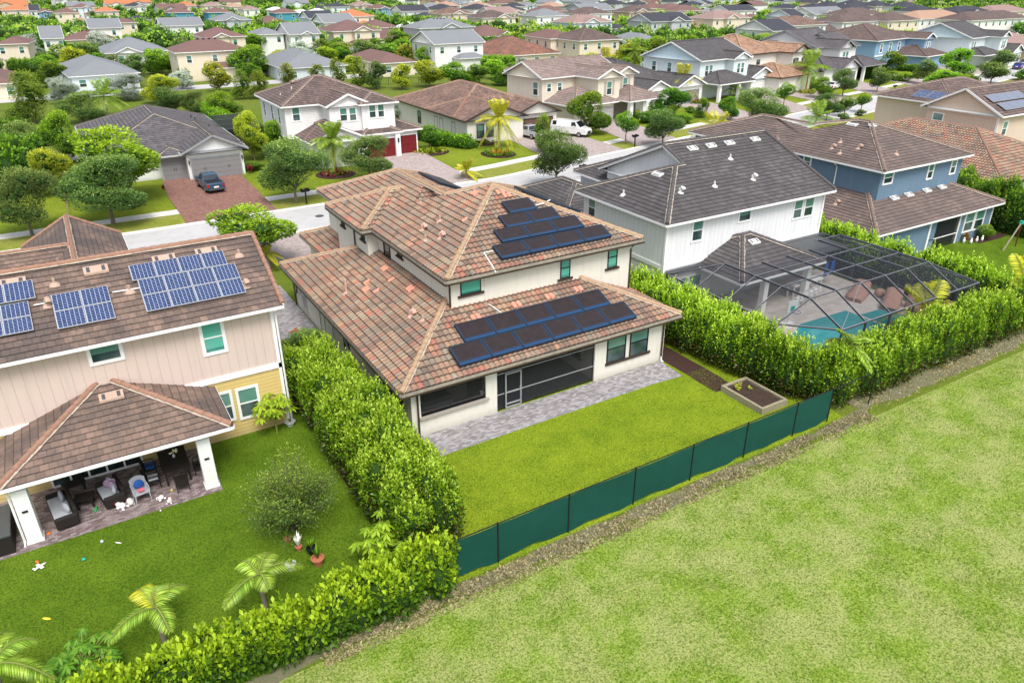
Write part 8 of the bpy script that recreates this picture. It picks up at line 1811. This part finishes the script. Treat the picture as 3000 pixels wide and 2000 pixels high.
# mid distance clipped hedges
def H2(pts, wd, h, label, mat='l_bright', dens=20, size=.3, lump=1.0): hedge('clipped_hedge', [G(*p) for p in pts], wd, h, size, dens, mat, label, None, lump, .2, False)
H2([(1215, 402), (1300, 425), (1375, 436)], 1.6, 1.4, 'clipped bright hedge along the barrel roofed house wall'); H2([(615, 345), (655, 375), (690, 400)], 2.2, 2.2, 'pale green hedge beside the charcoal roof', 'l_bright')
H2([(0, 425), (62, 418)], 3, 3, 'clipped hedge at the left edge below the lawn', 'l_green'); H2([(35, 212), (120, 210)], 2.5, 2.6, 'bright clipped hedge before the brown roof at the left edge', 'l_bright'); H2([(0, 200), (100, 196), (108, 192)], 2.5, 2.6, 'long clipped hedge below the cream house, far left', 'l_bright')
H2([(1650, 362), (1690, 372)], 1.5, 1.4, 'dark hedge beside the cream shuttered house', 'l_green'); H2([(205, 158), (330, 152)], 2.5, 2.4, 'clipped hedge before the yellow walled bungalow', 'l_bright'); H2([(1420, 182), (1490, 178)], 3, 2.8, 'bright hedge before the rust roofed bungalow', 'l_bright')
H2([(1420, 214), (1500, 212)], 4, 3.2, 'tall bright hedge behind the barrel roofed house', 'l_bright'); H2([(2514, 222), (2545, 232)], 3, 2.2, 'dark hedge right of the grey garage house', 'l_green'); H2([(2635, 208), (2680, 212)], 1.6, 1.5, 'dark clipped hedge along the steel blue wall', 'l_green')
H2([(0, 545), (45, 540), (85, 520)], 4, 4, 'dark bushes at the left edge below the olive tree', 'l_green', 12, .4, 1.6); H2([(2740, 238), (2840, 236)], 5, .9, 'grassy bed on the corner lot, upper right', 'l_bright', 16, .35, 1.0)
# scattered trees between the far houses
roads = [(-150, 170, 60, 172), (60, 172, 130, 180), (130, 180, 330, 215), (-150, 250, 100, 255), (100, 255, 400, 300)]
def near_road(x, y, r=6):
    for x0, y0, x1, y1 in roads:
        t = max(0, min(1, ((x-x0)*(x1-x0)+(y-y0)*(y1-y0))/((x1-x0)**2+(y1-y0)**2))); 
        if math.hypot(x-x0-t*(x1-x0), y-y0-t*(y1-y0)) < r: return True
    return False
def on_house(x, y, lst, m=1.5):
    for a, b_, rot, w_, d_ in lst:
        c, s_ = math.cos(R(rot)), math.sin(R(rot)); u, v = (x-a)*c+(y-b_)*s_, -(x-a)*s_+(y-b_)*c
        if -m < u < w_+m and -m-6*(w_ > 0) < v < d_+m: return True
    return False
KN = {'green': 'deep green', 'dark': 'dark grey green', 'bright': 'light green', 'yellow': 'yellow green', 'silver': 'silver grey', 'pine': 'olive pine like'}
random.seed(21); nt_ = 0; placed = []; MASS = []
cand = []
for _ in range(16000):
    px = random.uniform(-40, 3040); py = 12+148*random.random()**1.35 if _ % 3 else random.uniform(90, 230)
    x, y = G(px, py)
    lim = 124 if px < 1450 else 118+.17*(x-60)
    if y < lim or near_road(x, y) or on_house(x, y, BG, 1.2): continue
    if y < 142 and x < 60 and random.random() < .75: continue
    cand.append((x, y, px))
grid_ = {}
for x, y, px in cand:
    dd = dist(x, y); mind = 4.6 if dd < 300 else 6.5; gx, gy = int(x//7), int(y//7)
    if any((x-a)**2+(y-b_)**2 < mind*mind for i in (-1, 0, 1) for j in (-1, 0, 1) for a, b_ in grid_.get((gx+i, gy+j), ())): continue
    grid_.setdefault((gx, gy), []).append((x, y)); placed.append((dd, x, y, px))
placed.sort()
for dd, x, y, px in placed:
    k_ = random.choices(['green', 'dark', 'bright', 'yellow', 'silver', 'pine'], [32, 26, 16, 8, 5, 8])[0]
    if px < 700 and k_ in ('bright', 'yellow') and random.random() < .5: k_ = 'dark'
    h = random.uniform(3.4, 6.4)
    if on_house(x, y+8, BG, 1) or on_house(x, y+15, BG, 0) or on_house(x-4, y+12, BG, 0):
        if random.random() < .6: continue
        h = random.uniform(2.0, 3.3)
    if nt_ < 165 and dd < 330:
        nt_ += 1; tree('tree', k_, x, y, h, h*random.uniform(.95, 1.3), f'{KN[k_]} tree scattered among the distant houses', f'{KN[k_]} trees among the distant houses', 'tree', random.randint(0, 1), 1 if dd < 230 else 2, trunk=dd < 230)
    else: MASS.append((x, y, h, {'green': .3, 'dark': .05, 'bright': .6, 'yellow': .8, 'silver': .95, 'pine': .5}[k_]))
print('scattered', len(placed), 'mass', len(MASS))
C, Rr, Tn = [], [], []
for x, y, h, t in MASS:
    m = 7 if y < 330 else 4
    for i in range(m):
        a = i*2.4; e = h*.26*(1 if i else 0); r_ = h*random.uniform(.2, .3); C.append((x+math.cos(a)*e, y+math.sin(a)*e, h*random.uniform(.38, .8))); Rr.append((r_*1.15, r_*1.15, r_)); Tn.append(t)
C, Rr, Tn = np.array(C), np.array(Rr), np.array(Tn); n = 34; d = unit(rng.normal(size=(len(C)*n, 3))); P = np.repeat(C, n, 0)+d*np.repeat(Rr, n, 0)*rng.uniform(.8, 1.15, (len(C)*n, 1)); N = unit(d+rng.normal(size=P.shape)*.6+np.array([0, 0, .2]))
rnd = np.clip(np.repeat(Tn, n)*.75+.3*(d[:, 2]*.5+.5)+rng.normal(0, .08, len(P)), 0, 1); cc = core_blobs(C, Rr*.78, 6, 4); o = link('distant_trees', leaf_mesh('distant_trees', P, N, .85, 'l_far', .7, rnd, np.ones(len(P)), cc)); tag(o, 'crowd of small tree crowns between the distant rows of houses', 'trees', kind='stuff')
# far wood reading as one mass near the skyline
Pp = []
for _ in range(7000):
    px = random.uniform(-60, 3060); py = random.uniform(-44, 26); x, y = G(px, py)
    if y > 2200 or y < 280 or on_house(x, y, FARB, 1): continue
    Pp.append((x, y))
C, Rr = [], []
for x, y in Pp: h = random.uniform(2.2, 4.2); C.append((x, y, h*.9)); Rr.append((h*1.15, h*1.15, h))
C = np.array(C); Rr = np.array(Rr); n = 26; d = unit(rng.normal(size=(len(C)*n, 3))); P = np.repeat(C, n, 0)+d*np.repeat(Rr, n, 0)*rng.uniform(.8, 1.1, (len(C)*n, 1)); keep = P[:, 2] > .3; P = P[keep]; N = unit(d[keep]+rng.normal(size=P.shape)*.5)
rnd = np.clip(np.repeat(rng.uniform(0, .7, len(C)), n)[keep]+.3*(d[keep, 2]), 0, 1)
cc = core_blobs(C, Rr*.8, 6, 4); me = leaf_mesh('far_tree_canopy', P, N, 2.2, 'l_far', .8, rnd, np.ones(len(P)), cc); o = link('distant_tree_canopy', me); tag(o, 'continuous green tree canopy between the houses near the skyline', 'trees', kind='stuff')
# grass tufts on the near field and lawns
def tufts(name, n, region, size, mat, label, kind='stuff'):
    P = np.zeros((n, 3)); P[:, 0] = rng.uniform(region[0], region[2], n); P[:, 1] = rng.uniform(region[1], region[3], n); P[:, 2] = .01
    P[:, 2] = 0.01; cl = np.sin(P[:, 0]*1.3+np.sin(P[:, 1]*.9)*2)*np.sin(P[:, 1]*1.1+np.cos(P[:, 0]*.7)*2); P = P[rng.random(n) < .45+.4*cl]; n = len(P)
    N = unit(np.stack([rng.normal(0, 1, n), rng.normal(0, 1, n), np.ones(n)*.45], 1)); me = leaf_mesh(name, P, N, size, mat, .35, rng.random(n), np.ones(n)); o = link(name, me); tag(o, label, 'grass', kind=kind)
M['l_field'] = leaf_mat('field_blades', [(0, (.11, .21, .015)), (.4, (.22, .34, .03)), (.85, (.36, .44, .07)), (1, (.60, .56, .27))], .8, .4, 0)
M['l_lawn'] = leaf_mat('lawn_blades', [(0, (.12, .20, .008)), (.5, (.25, .35, .015)), (1, (.40, .46, .04))], .8, .4, 0)
M['l_lawnd'] = leaf_mat('dark_lawn_blades', [(0, (.05, .12, .006)), (.5, (.09, .18, .01)), (1, (.17, .27, .02))], .8, .4, 0)  # blades in the deeper green of the left lawn
M['l_dry'] = leaf_mat('dry_blades', [(0, (.20, .17, .07)), (.5, (.36, .30, .15)), (1, (.5, .45, .27))], .9, .1, 0)
tufts('field_grass', 150000, (-4, 4, 62, 18.1), .085, 'l_field', 'pale green mown field grass with dry patches in the foreground'); tufts('lawn_grass', 90000, (9.8, 19.4, 29.5, 26.6), .055, 'l_lawn', 'bright short lawn grass behind the fence')
tufts('left_lawn_grass', 110000, (-13, 19.6, 8.5, 33.2), .06, 'l_lawnd', 'deep green lawn grass behind the pink house'); tufts('dry_grass', 20000, (4, 17.9, 33, 18.9), .13, 'l_dry', 'dry straw coloured grass along the foot of the fence')
tufts('leaf_litter', 12000, (33, 18.5, 60, 20.2), .10, 'l_dry', 'dry leaves and grass on the bare soil below the right hand hedge')
tufts('fallen_leaves', 500, (31, 18.4, 44, 19.6), .12, 'l_orange', 'orange fallen leaves on the bare soil below the hedge corner')
